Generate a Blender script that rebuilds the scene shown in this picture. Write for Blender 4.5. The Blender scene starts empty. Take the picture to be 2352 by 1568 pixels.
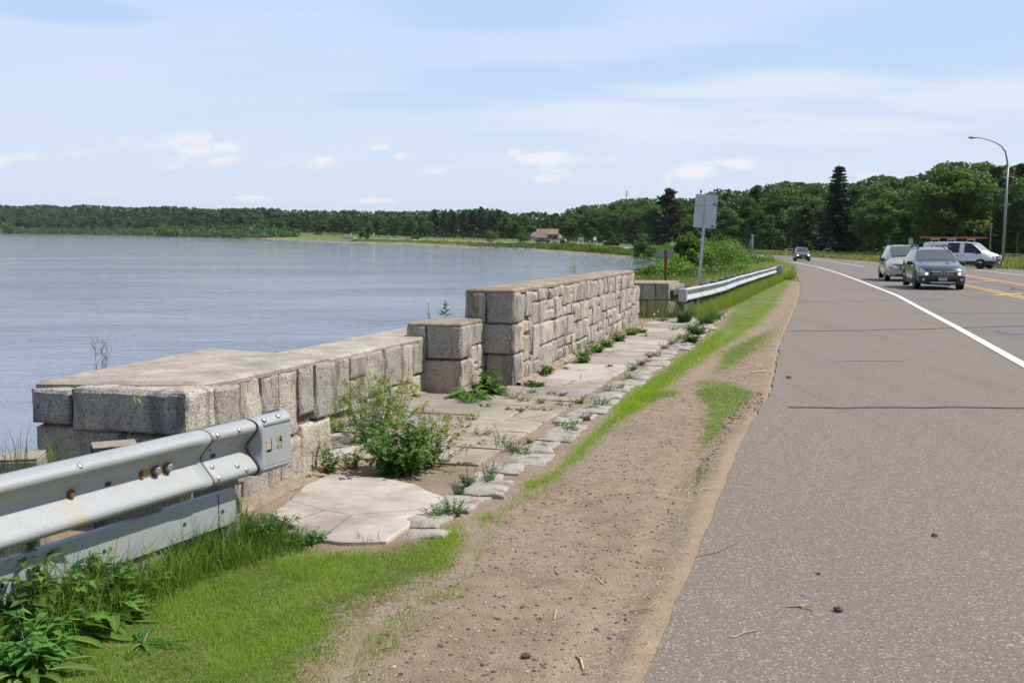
import bpy, math, random
import numpy as np
from mathutils import Vector, noise
R = math.radians
scene = bpy.context.scene
col = scene.collection
# ------------------------------------------------------------------ camera
PITCH = 6.16
EYE = 1.66
FPX = 2400.0            # focal length in pixels of a 2352 px wide picture
cam_d = bpy.data.cameras.new('camera'); cam = bpy.data.objects.new('camera', cam_d); col.objects.link(cam)
cam.location = (0, 0, EYE); cam.rotation_euler = (R(90 - PITCH), 0, 0)
cam_d.sensor_width = 36; cam_d.lens = 36 * FPX / 2352; cam_d.clip_start = 0.05; cam_d.clip_end = 12000
scene.camera = cam
# ------------------------------------------------------------------ light
SUN_EL, SUN_AZ = 54.0, 86.0      # azimuth clockwise from +Y
sd = Vector((math.sin(R(SUN_AZ)) * math.cos(R(SUN_EL)), math.cos(R(SUN_AZ)) * math.cos(R(SUN_EL)), math.sin(R(SUN_EL))))
sl = bpy.data.lights.new('sun', 'SUN'); sl.energy = 5.0; sl.angle = R(0.55); sl.color = (1.0, .95, .87)
so = bpy.data.objects.new('sun', sl); col.objects.link(so); so.rotation_euler = sd.to_track_quat('Z', 'Y').to_euler()
scene.view_settings.view_transform = 'Standard'; scene.view_settings.look = 'None'
scene.view_settings.exposure = 0.0; scene.view_settings.gamma = 1.0; scene.view_settings.use_curve_mapping = False
scene.cycles.max_bounces = 6; scene.cycles.diffuse_bounces = 2; scene.cycles.glossy_bounces = 3
scene.cycles.transmission_bounces = 3; scene.cycles.transparent_max_bounces = 6; scene.cycles.volume_bounces = 0
scene.cycles.use_adaptive_sampling = True; scene.cycles.adaptive_threshold = 0.012
scene.cycles.use_denoising = True; scene.cycles.sample_clamp_indirect = 6

def ray(px, py):
    u = (px - 1176) / FPX; v = (784 - py) / FPX; c, s = math.cos(R(PITCH)), math.sin(R(PITCH))
    return (u, c + s * v, -s + c * v)

class NT:
    """tiny node-tree helper"""
    def __init__(s, tree): s.t = tree; s.n = tree.nodes; s.l = tree.links
    def new(s, typ, **kw):
        n = s.n.new(typ)
        for k, v in kw.items():
            if k.startswith('i_'):
                key = k[2:].replace('__', ' ')
                key = int(key) if key.isdigit() else key
                s.put(n.inputs[key], v)
            else: setattr(n, k, v)
        return n
    def put(s, sock, v):
        if isinstance(v, bpy.types.NodeSocket): s.l.new(v, sock)
        elif isinstance(v, bpy.types.Node): s.l.new(v.outputs[0], sock)
        else:
            if sock.type == 'RGBA' and not hasattr(v, '__len__'): v = (v, v, v, 1)
            if sock.type == 'RGBA' and len(v) == 3: v = (*v, 1)
            sock.default_value = v
    def math(s, op, a, b=None, c=None, clamp=False):
        n = s.n.new('ShaderNodeMath'); n.operation = op; n.use_clamp = clamp
        for i, v in enumerate((a, b, c)):
            if v is not None: s.put(n.inputs[i], v)
        return n.outputs[0]
    def mix(s, f, a, b, blend='MIX'):
        n = s.n.new('ShaderNodeMix'); n.data_type = 'RGBA'; n.blend_type = blend
        s.put(n.inputs[0], f); s.put(n.inputs[6], a); s.put(n.inputs[7], b); return n.outputs[2]
    def ramp(s, f, stops, interp='LINEAR'):
        n = s.n.new('ShaderNodeValToRGB'); cr = n.color_ramp; cr.interpolation = interp
        while len(cr.elements) > 1: cr.elements.remove(cr.elements[-1])
        for i, (p, c) in enumerate(stops):
            e = cr.elements[0] if i == 0 else cr.elements.new(p)
            e.position = p
            if not hasattr(c, '__len__'): c = (c, c, c)
            e.color = (*c, 1)
        s.put(n.inputs[0], f); return n.outputs[0]
    def noise(s, vec, scale, detail=3, rough=.55, dist=0.0, w=None):
        n = s.n.new('ShaderNodeTexNoise')
        if vec is not None: s.l.new(vec, n.inputs['Vector'])
        n.inputs['Scale'].default_value = scale; n.inputs['Detail'].default_value = detail
        n.inputs['Roughness'].default_value = rough; n.inputs['Distortion'].default_value = dist
        return n.outputs[0]
    def scale(s, vec, v):
        n = s.n.new('ShaderNodeMapping'); s.l.new(vec, n.inputs[0]); n.inputs['Scale'].default_value = v; return n.outputs[0]
    def sstep(s, x, a, b):
        n = s.n.new('ShaderNodeMapRange'); n.interpolation_type = 'SMOOTHSTEP'
        s.put(n.inputs[0], x); n.inputs[1].default_value = a; n.inputs[2].default_value = b; return n.outputs[0]

# ------------------------------------------------------------------ sky
world = bpy.data.worlds.new('World'); scene.world = world; world.use_nodes = True
w = NT(world.node_tree); w.n.clear()
SKY = 0.105
sky = w.new('ShaderNodeTexSky'); sky.sky_type = 'NISHITA'; sky.sun_disc = False
sky.sun_elevation = R(SUN_EL); sky.sun_rotation = R(SUN_AZ); sky.air_density = 1.0; sky.dust_density = 0.8; sky.ozone_density = 1.6
gen = w.new('ShaderNodeTexCoord').outputs['Generated']
sep = w.new('ShaderNodeSeparateXYZ'); w.l.new(gen, sep.inputs[0])
X_, Y_, Z_ = sep.outputs
zc = w.math('MAXIMUM', Z_, 0.0)
den = w.math('ADD', zc, 0.14)
cb = w.new('ShaderNodeCombineXYZ'); w.put(cb.inputs[0], w.math('DIVIDE', X_, den)); w.put(cb.inputs[1], w.math('DIVIDE', Y_, den))
pl = cb.outputs[0]
# thin high cloud sheets
n1 = w.noise(w.scale(pl, (.55, .9, 1)), 1.0, 6, .55, .8)
n2 = w.noise(w.scale(pl, (1.1, 3.2, 1)), 1.0, 6, .62, 1.2)
az = w.math('ARCTAN2', X_, Y_); el = w.math('ARCSINE', Z_)
def blob(a0, e0, wa, he):
    dx = w.math('DIVIDE', w.math('SUBTRACT', az, a0), wa); dy = w.math('DIVIDE', w.math('SUBTRACT', el, e0), he)
    return w.math('SUBTRACT', 1.0, w.math('ADD', w.math('MULTIPLY', dx, dx), w.math('MULTIPLY', dy, dy)))
def ae(px, py):
    v = Vector(ray(px, py)).normalized(); return math.atan2(v.x, v.y), math.asin(v.z)
def vmax(lst):
    r = lst[0]
    for q in lst[1:]: r = w.math('MAXIMUM', r, q)
    return r
gaps = []
for px, py, ww, hh in ((2150, 90, 420, 110), (1150, 15, 330, 60), (1200, 190, 330, 45), (950, 230, 200, 30), (1750, 130, 300, 40), (1480, 175, 260, 40), (150, 20, 200, 30)):
    a0, e0 = ae(px, py); gaps.append(blob(a0, e0, ww / FPX, hh / FPX))
gapm = w.sstep(w.math('ADD', vmax(gaps), w.math('MULTIPLY', w.math('SUBTRACT', n2, .5), 1.6)), -.35, .9)
cir = w.sstep(w.math('ADD', w.math('MULTIPLY', n1, .65), w.math('MULTIPLY', n2, .35)), .30, .72)
cir = w.math('ADD', w.math('MULTIPLY', cir, .42), .55)
cir = w.math('MULTIPLY', cir, w.math('SUBTRACT', 1.0, w.math('MULTIPLY', gapm, .80)))
# brighter white sheet at right
sheets = []
for px, py, ww, hh in ((1800, 200, 380, 40), (2250, 215, 260, 45), (1500, 270, 420, 45), (1750, 300, 500, 40)):
    a0, e0 = ae(px, py); sheets.append(blob(a0, e0, ww / FPX, hh / FPX))
shm = w.sstep(w.math('ADD', vmax(sheets), w.math('MULTIPLY', w.math('SUBTRACT', n2, .5), 3.4)), -.2, 1.1)
low = w.sstep(el, .20, .02)      # paler air near the horizon
k = 1.0 / SKY
base = w.mix(low, (.50 * k, .70 * k, .99 * k), (.68 * k, .80 * k, .955 * k))
base = w.mix(.88, sky.outputs[0], base)
veil = w.mix(low, (.66 * k, .77 * k, .985 * k), (.71 * k, .81 * k, .955 * k))
c = w.mix(cir, base, veil)
c = w.mix(w.math('MULTIPLY', shm, .75), c, (.76 * k, .86 * k, .96 * k))
# fair-weather cumulus low over the horizon
cn = w.noise(w.scale(gen, (1, 1, 1.7)), 34, 6, .62, .4)
cn2 = w.noise(w.scale(gen, (1, 1, 2.6)), 13, 5, .6, .3)
cum = []
for px, py, ww, hh in ((262, 328, 38, 15), (235, 356, 45, 16), (330, 340, 40, 14), (430, 330, 58, 22), (490, 336, 45, 14), (345, 362, 75, 11),
                       (525, 374, 35, 11), (155, 356, 28, 10), (75, 360, 42, 12), (0, 368, 20, 14), (380, 383, 30, 7), (868, 328, 24, 15),
                       (735, 370, 30, 8), (700, 384, 58, 13), (925, 358, 16, 7), (1015, 392, 36, 11), (1250, 366, 55, 15), (1330, 370, 45, 11),
                       (1400, 368, 30, 12), (1265, 400, 40, 16), (1590, 392, 45, 17), (1520, 412, 25, 12), (1695, 374, 45, 14), (1990, 400, 22, 8),
                       (1180, 350, 18, 8), (840, 460, 50, 7), (250, 448, 60, 6), (560, 455, 60, 6)):
    a0, e0 = ae(px, py); cum.append(blob(a0, e0, ww * 1.15 / FPX, hh * 1.15 / FPX))
cm = w.math('ADD', vmax(cum), w.math('ADD', w.math('MULTIPLY', w.math('SUBTRACT', cn, .5), 4.2), w.math('MULTIPLY', w.math('SUBTRACT', cn2, .5), 2.0)))
cmask = w.math('MULTIPLY', w.sstep(cm, -.3, 1.25), w.sstep(vmax(cum), -1.8, -.2))
up = w.sstep(cn2, .35, .65)
ccol = w.mix(up, (.66 * k, .74 * k, .90 * k), (.93 * k, .92 * k, .94 * k))
c = w.mix(w.math('MULTIPLY', cmask, .82), c, ccol)
c = w.mix(w.sstep(Z_, -.002, -.05), c, (.10 * k, .12 * k, .10 * k))
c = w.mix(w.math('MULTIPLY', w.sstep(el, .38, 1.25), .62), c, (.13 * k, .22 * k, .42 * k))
c = w.mix(w.math('MULTIPLY', w.sstep(Y_, .35, -.25), .68), c, (.14 * k, .22 * k, .40 * k))  # unseen sky behind the camera darkened to deepen shade on the wall ends
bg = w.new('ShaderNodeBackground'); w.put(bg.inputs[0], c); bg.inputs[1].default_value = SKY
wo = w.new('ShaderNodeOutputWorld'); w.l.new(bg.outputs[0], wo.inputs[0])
# ------------------------------------------------------------------ geometry helpers
LAKE = EYE - 6.0
def zt(Y):
    Y = np.asarray(Y, float)
    far = -2.548 - 1.0 * (1 - np.exp(-(np.maximum(Y, 140) - 140) * .0182))
    return np.where(Y < 140, -.0182 * Y, far)
def G(px, py):
    """point of the sloping ground seen at a pixel"""
    d = ray(px, py); t = 1.0
    lo, hi = .5, 4000.
    for _ in range(60):
        m = (lo + hi) / 2
        if EYE + d[2] * m > float(zt(d[1] * m)): lo = m
        else: hi = m
    return (d[0] * lo, d[1] * lo)
def LK(px, py):
    d = ray(px, py); t = (LAKE - EYE) / d[2]; return (d[0] * t, d[1] * t)
def at(px, py, Y):
    d = ray(px, py); t = Y / d[1]; return Vector((d[0] * t, Y, EYE + d[2] * t))
WC, WS = math.cos(R(16.2)), math.sin(R(16.2))
def W(xw, yw): return (xw * WC + yw * WS, -xw * WS + yw * WC)
def Wa(P):      # wall frame -> world, z follows the slope
    P = np.asarray(P, float); x = P[:, 0] * WC + P[:, 1] * WS; y = -P[:, 0] * WS + P[:, 1] * WC
    return np.stack([x, y, P[:, 2] + zt(y)], 1)

class MB:
    def __init__(s): s.v = []; s.f = []; s.n = 0; s.mi = []; s.t = []; s.c = []
    def add(s, v, f, mi=0, tint=None):
        v = np.asarray(v, float).reshape(-1, 3)
        if isinstance(f, np.ndarray):
            s.f.append((f + s.n).ravel()); s.t.append(np.full(len(f), f.shape[1])); nf = len(f)
        else:
            s.f.append(np.array([i + s.n for q in f for i in q], int)); s.t.append(np.array([len(q) for q in f], int)); nf = len(f)
        s.mi.append(np.full(nf, mi)); s.v.append(v)
        s.c.append(np.full(len(v), .5) if tint is None else np.broadcast_to(np.asarray(tint, float), (len(v),)))
        s.n += len(v); return s
    def box(s, c, size, rot=0.0, ch=0.0, mi=0, tilt=None):
        sx, sy, sz = [q / 2 for q in size]; ch = min(ch, sx * .9, sy * .9, sz * .9)
        if ch <= 0:
            V = [(x, y, z) for z in (-sz, sz) for y in (-sy, sy) for x in (-sx, sx)]
            F = [(0, 2, 3, 1), (4, 5, 7, 6), (0, 1, 5, 4), (2, 6, 7, 3), (0, 4, 6, 2), (1, 3, 7, 5)]
        else:
            V = []; idx = {}
            for X in (-1, 1):
                for Y in (-1, 1):
                    for Z in (-1, 1):
                        for a in range(3):
                            p = [X * (sx - ch), Y * (sy - ch), Z * (sz - ch)]; p[a] = (X, Y, Z)[a] * (sx, sy, sz)[a]
                            idx[(X, Y, Z, a)] = len(V); V.append(tuple(p))
            F = []
            def o(f, n):
                p = [Vector(V[i]) for i in f]; nn = (p[1] - p[0]).cross(p[2] - p[0])
                F.append(tuple(f) if nn.dot(Vector(n)) > 0 else tuple(reversed(f)))
            for a in range(3):
                b, c_ = (a + 1) % 3, (a + 2) % 3
                for S in (-1, 1):
                    q = []
                    for u, v in ((-1, -1), (1, -1), (1, 1), (-1, 1)):
                        k = [0, 0, 0]; k[a] = S; k[b] = u; k[c_] = v; q.append(idx[(k[0], k[1], k[2], a)])
                    n = [0, 0, 0]; n[a] = S; o(q, n)
                for u in (-1, 1):
                    for v in (-1, 1):
                        k1 = [0, 0, 0]; k1[b] = u; k1[c_] = v; q = []
                        for S, ax in ((-1, b), (1, b), (1, c_), (-1, c_)):
                            k1[a] = S; q.append(idx[(k1[0], k1[1], k1[2], ax)])
                        n = [0, 0, 0]; n[b] = u; n[c_] = v; o(q, n)
            for X in (-1, 1):
                for Y in (-1, 1):
                    for Z in (-1, 1): o([idx[(X, Y, Z, a)] for a in range(3)], (X, Y, Z))
        V = np.array(V, float)
        if tilt is not None: V = V @ np.array(tilt.to_3x3()).T
        cr, sr = math.cos(rot), math.sin(rot)
        V2 = V.copy(); V2[:, 0] = V[:, 0] * cr - V[:, 1] * sr; V2[:, 1] = V[:, 0] * sr + V[:, 1] * cr
        return s.add(V2 + np.array(c), F, mi)
    def tube(s, path, rad, n=10, mi=0, cap=True, tint=None):
        path = [Vector(p) for p in path]; m = len(path)
        if not hasattr(rad, '__len__'): rad = [rad] * m
        V = []
        up = Vector((0, 0, 1)); t0 = (path[1] - path[0]).normalized()
        if abs(t0.z) > .9: up = Vector((1, 0, 0))
        for i, p in enumerate(path):
            t = (path[min(i + 1, m - 1)] - path[max(i - 1, 0)]).normalized()
            a = t.cross(up)
            a = a.normalized() if a.length > 1e-6 else Vector((1, 0, 0)); b = a.cross(t).normalized()
            for j in range(n):
                th = 2 * math.pi * j / n; V.append(tuple(p + (a * math.cos(th) + b * math.sin(th)) * rad[i]))
        F = [(i * n + j, i * n + (j + 1) % n, (i + 1) * n + (j + 1) % n, (i + 1) * n + j) for i in range(m - 1) for j in range(n)]
        if cap: F += [tuple(range(n - 1, -1, -1)), tuple((m - 1) * n + j for j in range(n))]
        return s.add(V, F, mi, tint)
    def ball(s, c, r, seg=8, rings=6, mi=0, tint=None):
        if not hasattr(r, '__len__'): r = (r, r, r)
        V = [(0, 0, -1)] + [(math.cos(2 * math.pi * j / seg) * math.sin(math.pi * i / rings), math.sin(2 * math.pi * j / seg) * math.sin(math.pi * i / rings), -math.cos(math.pi * i / rings)) for i in range(1, rings) for j in range(seg)] + [(0, 0, 1)]
        F = [(0, 1 + (j + 1) % seg, 1 + j) for j in range(seg)]
        for i in range(rings - 2):
            for j in range(seg):
                a = 1 + i * seg + j; b = 1 + i * seg + (j + 1) % seg; F.append((a, b, b + seg, a + seg))
        e = 1 + (rings - 2) * seg; F += [(e + j, e + (j + 1) % seg, len(V) - 1) for j in range(seg)]
        return s.add(np.array(V) * np.array(r) + np.array(c), F, mi, tint)
    def prism(s, poly, z0, z1, mi=0):
        """poly [(x,y)] ccw, vertical prism; z0/z1 numbers or lists"""
        n = len(poly); z0 = z0 if hasattr(z0, '__len__') else [z0] * n; z1 = z1 if hasattr(z1, '__len__') else [z1] * n
        a = sum(poly[i][0] * poly[(i + 1) % n][1] - poly[(i + 1) % n][0] * poly[i][1] for i in range(n))
        if a < 0: poly = poly[::-1]; z0 = list(z0)[::-1]; z1 = list(z1)[::-1]
        V = [(x, y, z) for (x, y), z in zip(poly, z0)] + [(x, y, z) for (x, y), z in zip(poly, z1)]
        F = [tuple(range(n - 1, -1, -1)), tuple(range(n, 2 * n))] + [(i, (i + 1) % n, n + (i + 1) % n, n + i) for i in range(n)]
        return s.add(V, F, mi)
    def build(s, name, mats, parent=None, loc=None, smooth=False, local=False, angle=None):
        me = bpy.data.meshes.new(name)
        V = np.concatenate(s.v) if s.v else np.zeros((0, 3))
        L = np.concatenate(s.f).astype(np.int32); T = np.concatenate(s.t).astype(np.int32)
        o = bpy.data.objects.new(name, me)
        if parent is not None: o.parent = parent
        origin = np.array(loc if loc is not None else ((0, 0, 0) if (parent is None or local) else parent.location), float)
        if loc is not None and parent is None: o.location = loc
        if not local: V = V - origin
        if loc is not None and parent is not None and local: o.location = loc
        me.vertices.add(len(V)); me.vertices.foreach_set('co', V.astype(np.float32).ravel())
        me.loops.add(len(L)); me.loops.foreach_set('vertex_index', L)
        me.polygons.add(len(T)); st = np.concatenate([[0], np.cumsum(T)[:-1]]).astype(np.int32)
        me.polygons.foreach_set('loop_start', st); me.polygons.foreach_set('loop_total', T)
        me.polygons.foreach_set('material_index', np.concatenate(s.mi).astype(np.int32))
        me.polygons.foreach_set('use_smooth', np.full(len(T), bool(smooth)))
        at_ = me.attributes.new('tint', 'FLOAT', 'POINT'); at_.data.foreach_set('value', np.concatenate(s.c).astype(np.float32))
        for m in (mats if isinstance(mats, (list, tuple)) else [mats]): me.materials.append(m)
        me.update(calc_edges=True)
        if angle is not None: me.set_sharp_from_angle(angle=R(angle))
        col.objects.link(o); return o

def tag(o, label=None, cat=None, group=None, kind=None):
    if label: o['label'] = label
    if cat: o['category'] = cat
    if group: o['group'] = group
    if kind: o['kind'] = kind
    return o
def thing(name, loc, label, cat, group=None, rz=0.0):
    o = bpy.data.objects.new(name, None); col.objects.link(o); o.location = loc; o.rotation_euler = (0, 0, rz)
    o.empty_display_size = .2
    return tag(o, label, cat, group)
def copy_tree(o, parent=None):
    c_ = o.copy(); col.objects.link(c_)
    if parent is not None: c_.parent = parent
    for ch in list(o.children): copy_tree(ch, c_)
    return c_
def text_mesh(txt, size, name, mat, parent, loc, rot, extrude=.002, sx=1.0):
    cu = bpy.data.curves.new(name, 'FONT'); cu.body = txt; cu.size = size; cu.align_x = 'CENTER'; cu.align_y = 'CENTER'; cu.extrude = extrude
    cu.offset = size * .02
    t = bpy.data.objects.new(name + '_c', cu); col.objects.link(t)
    bpy.context.view_layer.update()
    me = bpy.data.meshes.new_from_object(t.evaluated_get(bpy.context.evaluated_depsgraph_get()))
    bpy.data.objects.remove(t); me.name = name; me.materials.clear(); me.materials.append(mat)
    o = bpy.data.objects.new(name, me); col.objects.link(o); o.parent = parent; o.location = loc; o.rotation_euler = rot; o.scale = (sx, 1, 1)
    return o
# ------------------------------------------------------------------ materials
M = {}
def mat(name):
    m = bpy.data.materials.new(name); m.use_nodes = True; t = NT(m.node_tree)
    p = t.n['Principled BSDF']; M[name] = m
    return m, t, p
def pos(t): return t.new('ShaderNodeNewGeometry').outputs['Position']
def objc(t): return t.new('ShaderNodeTexCoord').outputs['Object']
def bump(t, p, h, strength=.4, dist=.01):
    b = t.new('ShaderNodeBump'); t.put(b.inputs['Height'], h); b.inputs['Strength'].default_value = strength; b.inputs['Distance'].default_value = dist
    t.l.new(b.outputs[0], p.inputs['Normal']); return b
def plain(name, c, rough=.6, metal=0.0, var=.12, scale=6.0, coat=0.0, spec=None, bs=0.0):
    m, t, p = mat(name)
    n = t.noise(objc(t), scale, 4)
    lo = [q * (1 - var) for q in c]; hi = [min(1, q * (1 + var)) for q in c]
    t.put(p.inputs['Base Color'], t.ramp(n, ((.3, lo), (.7, hi))))
    p.inputs['Roughness'].default_value = rough; p.inputs['Metallic'].default_value = metal
    if coat: p.inputs['Coat Weight'].default_value = coat; p.inputs['Coat Roughness'].default_value = .04
    if spec is not None: p.inputs['Specular IOR Level'].default_value = spec
    if bs: bump(t, p, t.noise(objc(t), scale * 8, 3), bs, .004)
    return m
def granite(name, dark, light, warm, wamt=.5):
    m, t, p = mat(name); P = pos(t)
    a = t.noise(P, 110, 3, .7); b = t.noise(P, 42, 4, .65); l = t.noise(P, 2.2, 5, .6); st = t.noise(t.scale(P, (5, 5, 1.2)), 1.4, 5, .65)
    sp = t.ramp(a, ((.30, dark), (.43, [q * .8 for q in light]), (.55, light), (.68, [min(1, q * 1.45) for q in light])))
    sp = t.mix(t.sstep(b, .54, .68), sp, [q * 1.5 for q in dark])
    sp = t.mix(t.math('MULTIPLY', t.sstep(l, .42, .68), wamt), sp, t.mix(.5, sp, warm))
    oi = t.new('ShaderNodeAttribute', attribute_name='tint')
    tv = t.ramp(oi.outputs['Fac'], ((0, (.74, .74, .76)), (.5, (1, .98, .94)), (1, (1.14, 1.08, .98))))
    sp = t.mix(1.0, sp, tv, 'MULTIPLY')
    sp = t.mix(t.math('MULTIPLY', t.sstep(st, .47, .68), .62), sp, (.05, .047, .04))      # lichen and dirt streaks
    t.put(p.inputs['Base Color'], sp); p.inputs['Roughness'].default_value = .82
    h = t.math('ADD', t.math('MULTIPLY', t.noise(P, 26, 5, .65), 1.0), t.math('MULTIPLY', a, .25)); bump(t, p, h, .75, .02)
    return m
granite('granite', (.085, .078, .070), (.47, .435, .375), (.46, .38, .27), .6)
granite('granite_kerb', (.17, .155, .135), (.41, .38, .33), (.42, .35, .26), .7)
def concrete(name, c1, c2, c3, s=1.0, b=.5):
    m, t, p = mat(name); P = pos(t)
    n = t.noise(P, 3.0 * s, 6, .65); g = t.noise(P, 140 * s, 3, .7); q = t.noise(P, 14 * s, 5, .7)
    c_ = t.ramp(n, ((.32, c1), (.52, c2), (.70, c3)))
    c_ = t.mix(t.math('MULTIPLY', t.sstep(g, .45, .72), .45), c_, [min(1, v * 1.35) for v in c3])
    c_ = t.mix(t.math('MULTIPLY', t.sstep(q, .50, .70), .45), c_, [v * .5 for v in c1])
    t.put(p.inputs['Base Color'], c_); p.inputs['Roughness'].default_value = .9
    bump(t, p, t.math('ADD', t.noise(P, 60 * s, 5, .7), q), b, .012); return m
concrete('cap_concrete', (.18, .135, .09), (.30, .235, .165), (.41, .33, .24), 1.0, .9)
concrete('cap_concrete_grey', (.24, .195, .15), (.38, .32, .25), (.52, .455, .37), 1.0, .8)
concrete('mortar', (.10, .075, .055), (.16, .12, .09), (.22, .17, .12), 1.5, .6)
def slab(name, c1, c2, c3):
    m, t, p = mat(name); P = pos(t)
    n = t.noise(P, 2.2, 6, .6, .6); g = t.noise(t.scale(P, (1, 2.2, 1)), 9, 6, .7, .5); f = t.noise(P, 150, 2)
    c_ = t.ramp(n, ((.34, c1), (.5, c2), (.66, c3)))
    c_ = t.mix(t.math('MULTIPLY', t.sstep(g, .5, .66), .30), c_, [v * .55 for v in c1])
    c_ = t.mix(t.math('MULTIPLY', t.sstep(f, .5, .75), .25), c_, (.62, .58, .52))
    c_ = t.mix(t.math('MULTIPLY', t.sstep(t.noise(P, 1.3, 6, .7), .46, .66), .6), c_, (.25, .19, .13))
    cr_ = t.new('ShaderNodeTexVoronoi', i_Vector=P, i_Scale=1.1, feature='DISTANCE_TO_EDGE'); c_ = t.mix(t.math('MULTIPLY', t.math('LESS_THAN', cr_.outputs['Distance'], .006), .55), c_, (.08, .06, .045))
    t.put(p.inputs['Base Color'], c_); p.inputs['Roughness'].default_value = .85
    bump(t, p, t.math('ADD', g, t.math('MULTIPLY', f, .4)), .35, .01); return m
slab('slab_pale', (.32, .28, .245), (.43, .38, .33), (.52, .46, .40))
slab('slab_tan', (.27, .215, .155), (.335, .27, .20), (.40, .33, .25))
slab('slab_mauve', (.22, .185, .16), (.285, .24, .21), (.35, .295, .255))
slab('slab_pink', (.30, .245, .20), (.37, .305, .25), (.44, .37, .31))
# terrain: sand, grass, bank rock, forest floor, chosen by painted vertex weights plus noise
m, t, p = mat('ground'); P = pos(t)
gr = t.new('ShaderNodeAttribute', attribute_name='grass').outputs['Fac']
rk = t.new('ShaderNodeAttribute', attribute_name='rock').outputs['Fac']
sa = t.new('ShaderNodeAttribute', attribute_name='sand').outputs['Fac']
big = t.noise(P, .9, 5, .6); mid = t.noise(P, 7, 5, .65); fin = t.noise(P, 75, 4, .75); pb = t.new('ShaderNodeTexVoronoi', i_Vector=P, i_Scale=95.0)
dirt = t.ramp(mid, ((.3, (.225, .156, .10)), (.5, (.305, .22, .148)), (.7, (.37, .275, .19))))
dirt = t.mix(t.math('MULTIPLY', t.sstep(big, .42, .62), .35), dirt, (.20, .155, .11))
dirt = t.mix(t.sstep(fin, .60, .70), dirt, (.10, .08, .065))
dirt = t.mix(t.math('MULTIPLY', t.sstep(fin, .42, .33), .8), dirt, (.50, .43, .35))
pc = t.ramp(pb.outputs['Color'], ((.0, (.10, .085, .075)), (.35, (.27, .2, .15)), (.7, (.36, .29, .22)), (1, (.55, .5, .45))))
dirt = t.mix(t.math('MULTIPLY', t.sstep(t.noise(P, 2.6, 4), .47, .6), .55), dirt, pc)
sandc = t.ramp(mid, ((.3, (.33, .24, .155)), (.7, (.42, .315, .21))))
dirt = t.mix(sa, dirt, sandc)
yel = t.noise(P, 1.6, 5, .6)
gc = t.ramp(t.noise(P, 24, 4, .7), ((.3, (.07, .075, .025)), (.5, (.135, .165, .04)), (.72, (.22, .25, .07))))
gc = t.mix(t.math('MULTIPLY', t.sstep(yel, .46, .66), .45), gc, (.27, .27, .09))
gm = t.sstep(t.math('ADD', gr, t.math('MULTIPLY', t.math('SUBTRACT', t.noise(P, 11, 5, .75), .5), 1.15)), .38, .62)
cc = t.mix(gm, dirt, gc)
rc = t.ramp(t.new('ShaderNodeTexVoronoi', i_Vector=P, i_Scale=1.6).outputs['Color'], ((.2, (.12, .085, .065)), (.6, (.24, .17, .13)), (.9, (.46, .42, .37))))
cc = t.mix(rk, cc, rc)
t.put(p.inputs['Base Color'], cc); p.inputs['Roughness'].default_value = .95; p.inputs['Specular IOR Level'].default_value = .2
bump(t, p, t.math('ADD', t.math('ADD', fin, mid), t.math('MULTIPLY', pb.outputs['Distance'], -.5)), .6, .02)
# asphalt
def asphalt(name, base, warm):
    m, t, p = mat(name); P = pos(t)
    a = t.noise(P, 190, 3, .75); b = t.noise(P, 1.1, 5, .6); v = t.new('ShaderNodeTexVoronoi', i_Vector=P, i_Scale=125.0)
    tr = t.noise(t.scale(P, (1.0, .06, 1)), .9, 4, .6)
    c_ = t.ramp(a, ((.32, [q * .45 for q in base]), (.5, base), (.60, [q * 1.25 for q in base])))
    c_ = t.mix(t.math('MULTIPLY', t.sstep(a, .62, .72), .6), c_, (.50, .46, .41))
    ch = t.new('ShaderNodeSeparateColor', i_0=v.outputs['Color'])
    c_ = t.mix(t.math('MULTIPLY', t.math('GREATER_THAN', ch.outputs[0], .93), .55), c_, (.50, .47, .43))
    c_ = t.mix(t.math('MULTIPLY', t.math('LESS_THAN', ch.outputs[0], .12), .5), c_, (.07, .055, .05))
    c_ = t.mix(t.math('MULTIPLY', t.sstep(b, .35, .7), .5), c_, t.mix(1.0, c_, warm, 'MULTIPLY'))
    c_ = t.mix(t.math('MULTIPLY', t.sstep(tr, .5, .72), .22), c_, [q * .6 for q in base])
    t.put(p.inputs['Base Color'], c_); p.inputs['Roughness'].default_value = .88; p.inputs['Specular IOR Level'].default_value = .3
    bump(t, p, a, .35, .004); return m
asphalt('asphalt', (.198, .164, .136), (1.08, 1.0, .90))
asphalt('asphalt_lane', (.178, .154, .136), (1.02, .96, .92))
plain('asphalt_far', (.25, .22, .21), .9, var=.1, scale=.2)
def paint(name, c):
    m, t, p = mat(name); P = pos(t); a = t.noise(P, 60, 4, .7)
    t.put(p.inputs['Base Color'], t.ramp(a, ((.28, [q * .55 for q in c]), (.45, c), (.8, c)))); p.inputs['Roughness'].default_value = .7; bump(t, p, a, .3, .004)
paint('paint_white', (.74, .72, .68)); paint('paint_yellow', (.66, .40, .09)); 
paint('paint_worn', (.48, .45, .42))
plain('tar', (.055, .05, .048), .6, var=.3, scale=20); plain('tar_blue', (.09, .10, .13), .5, var=.3, scale=12)
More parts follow.
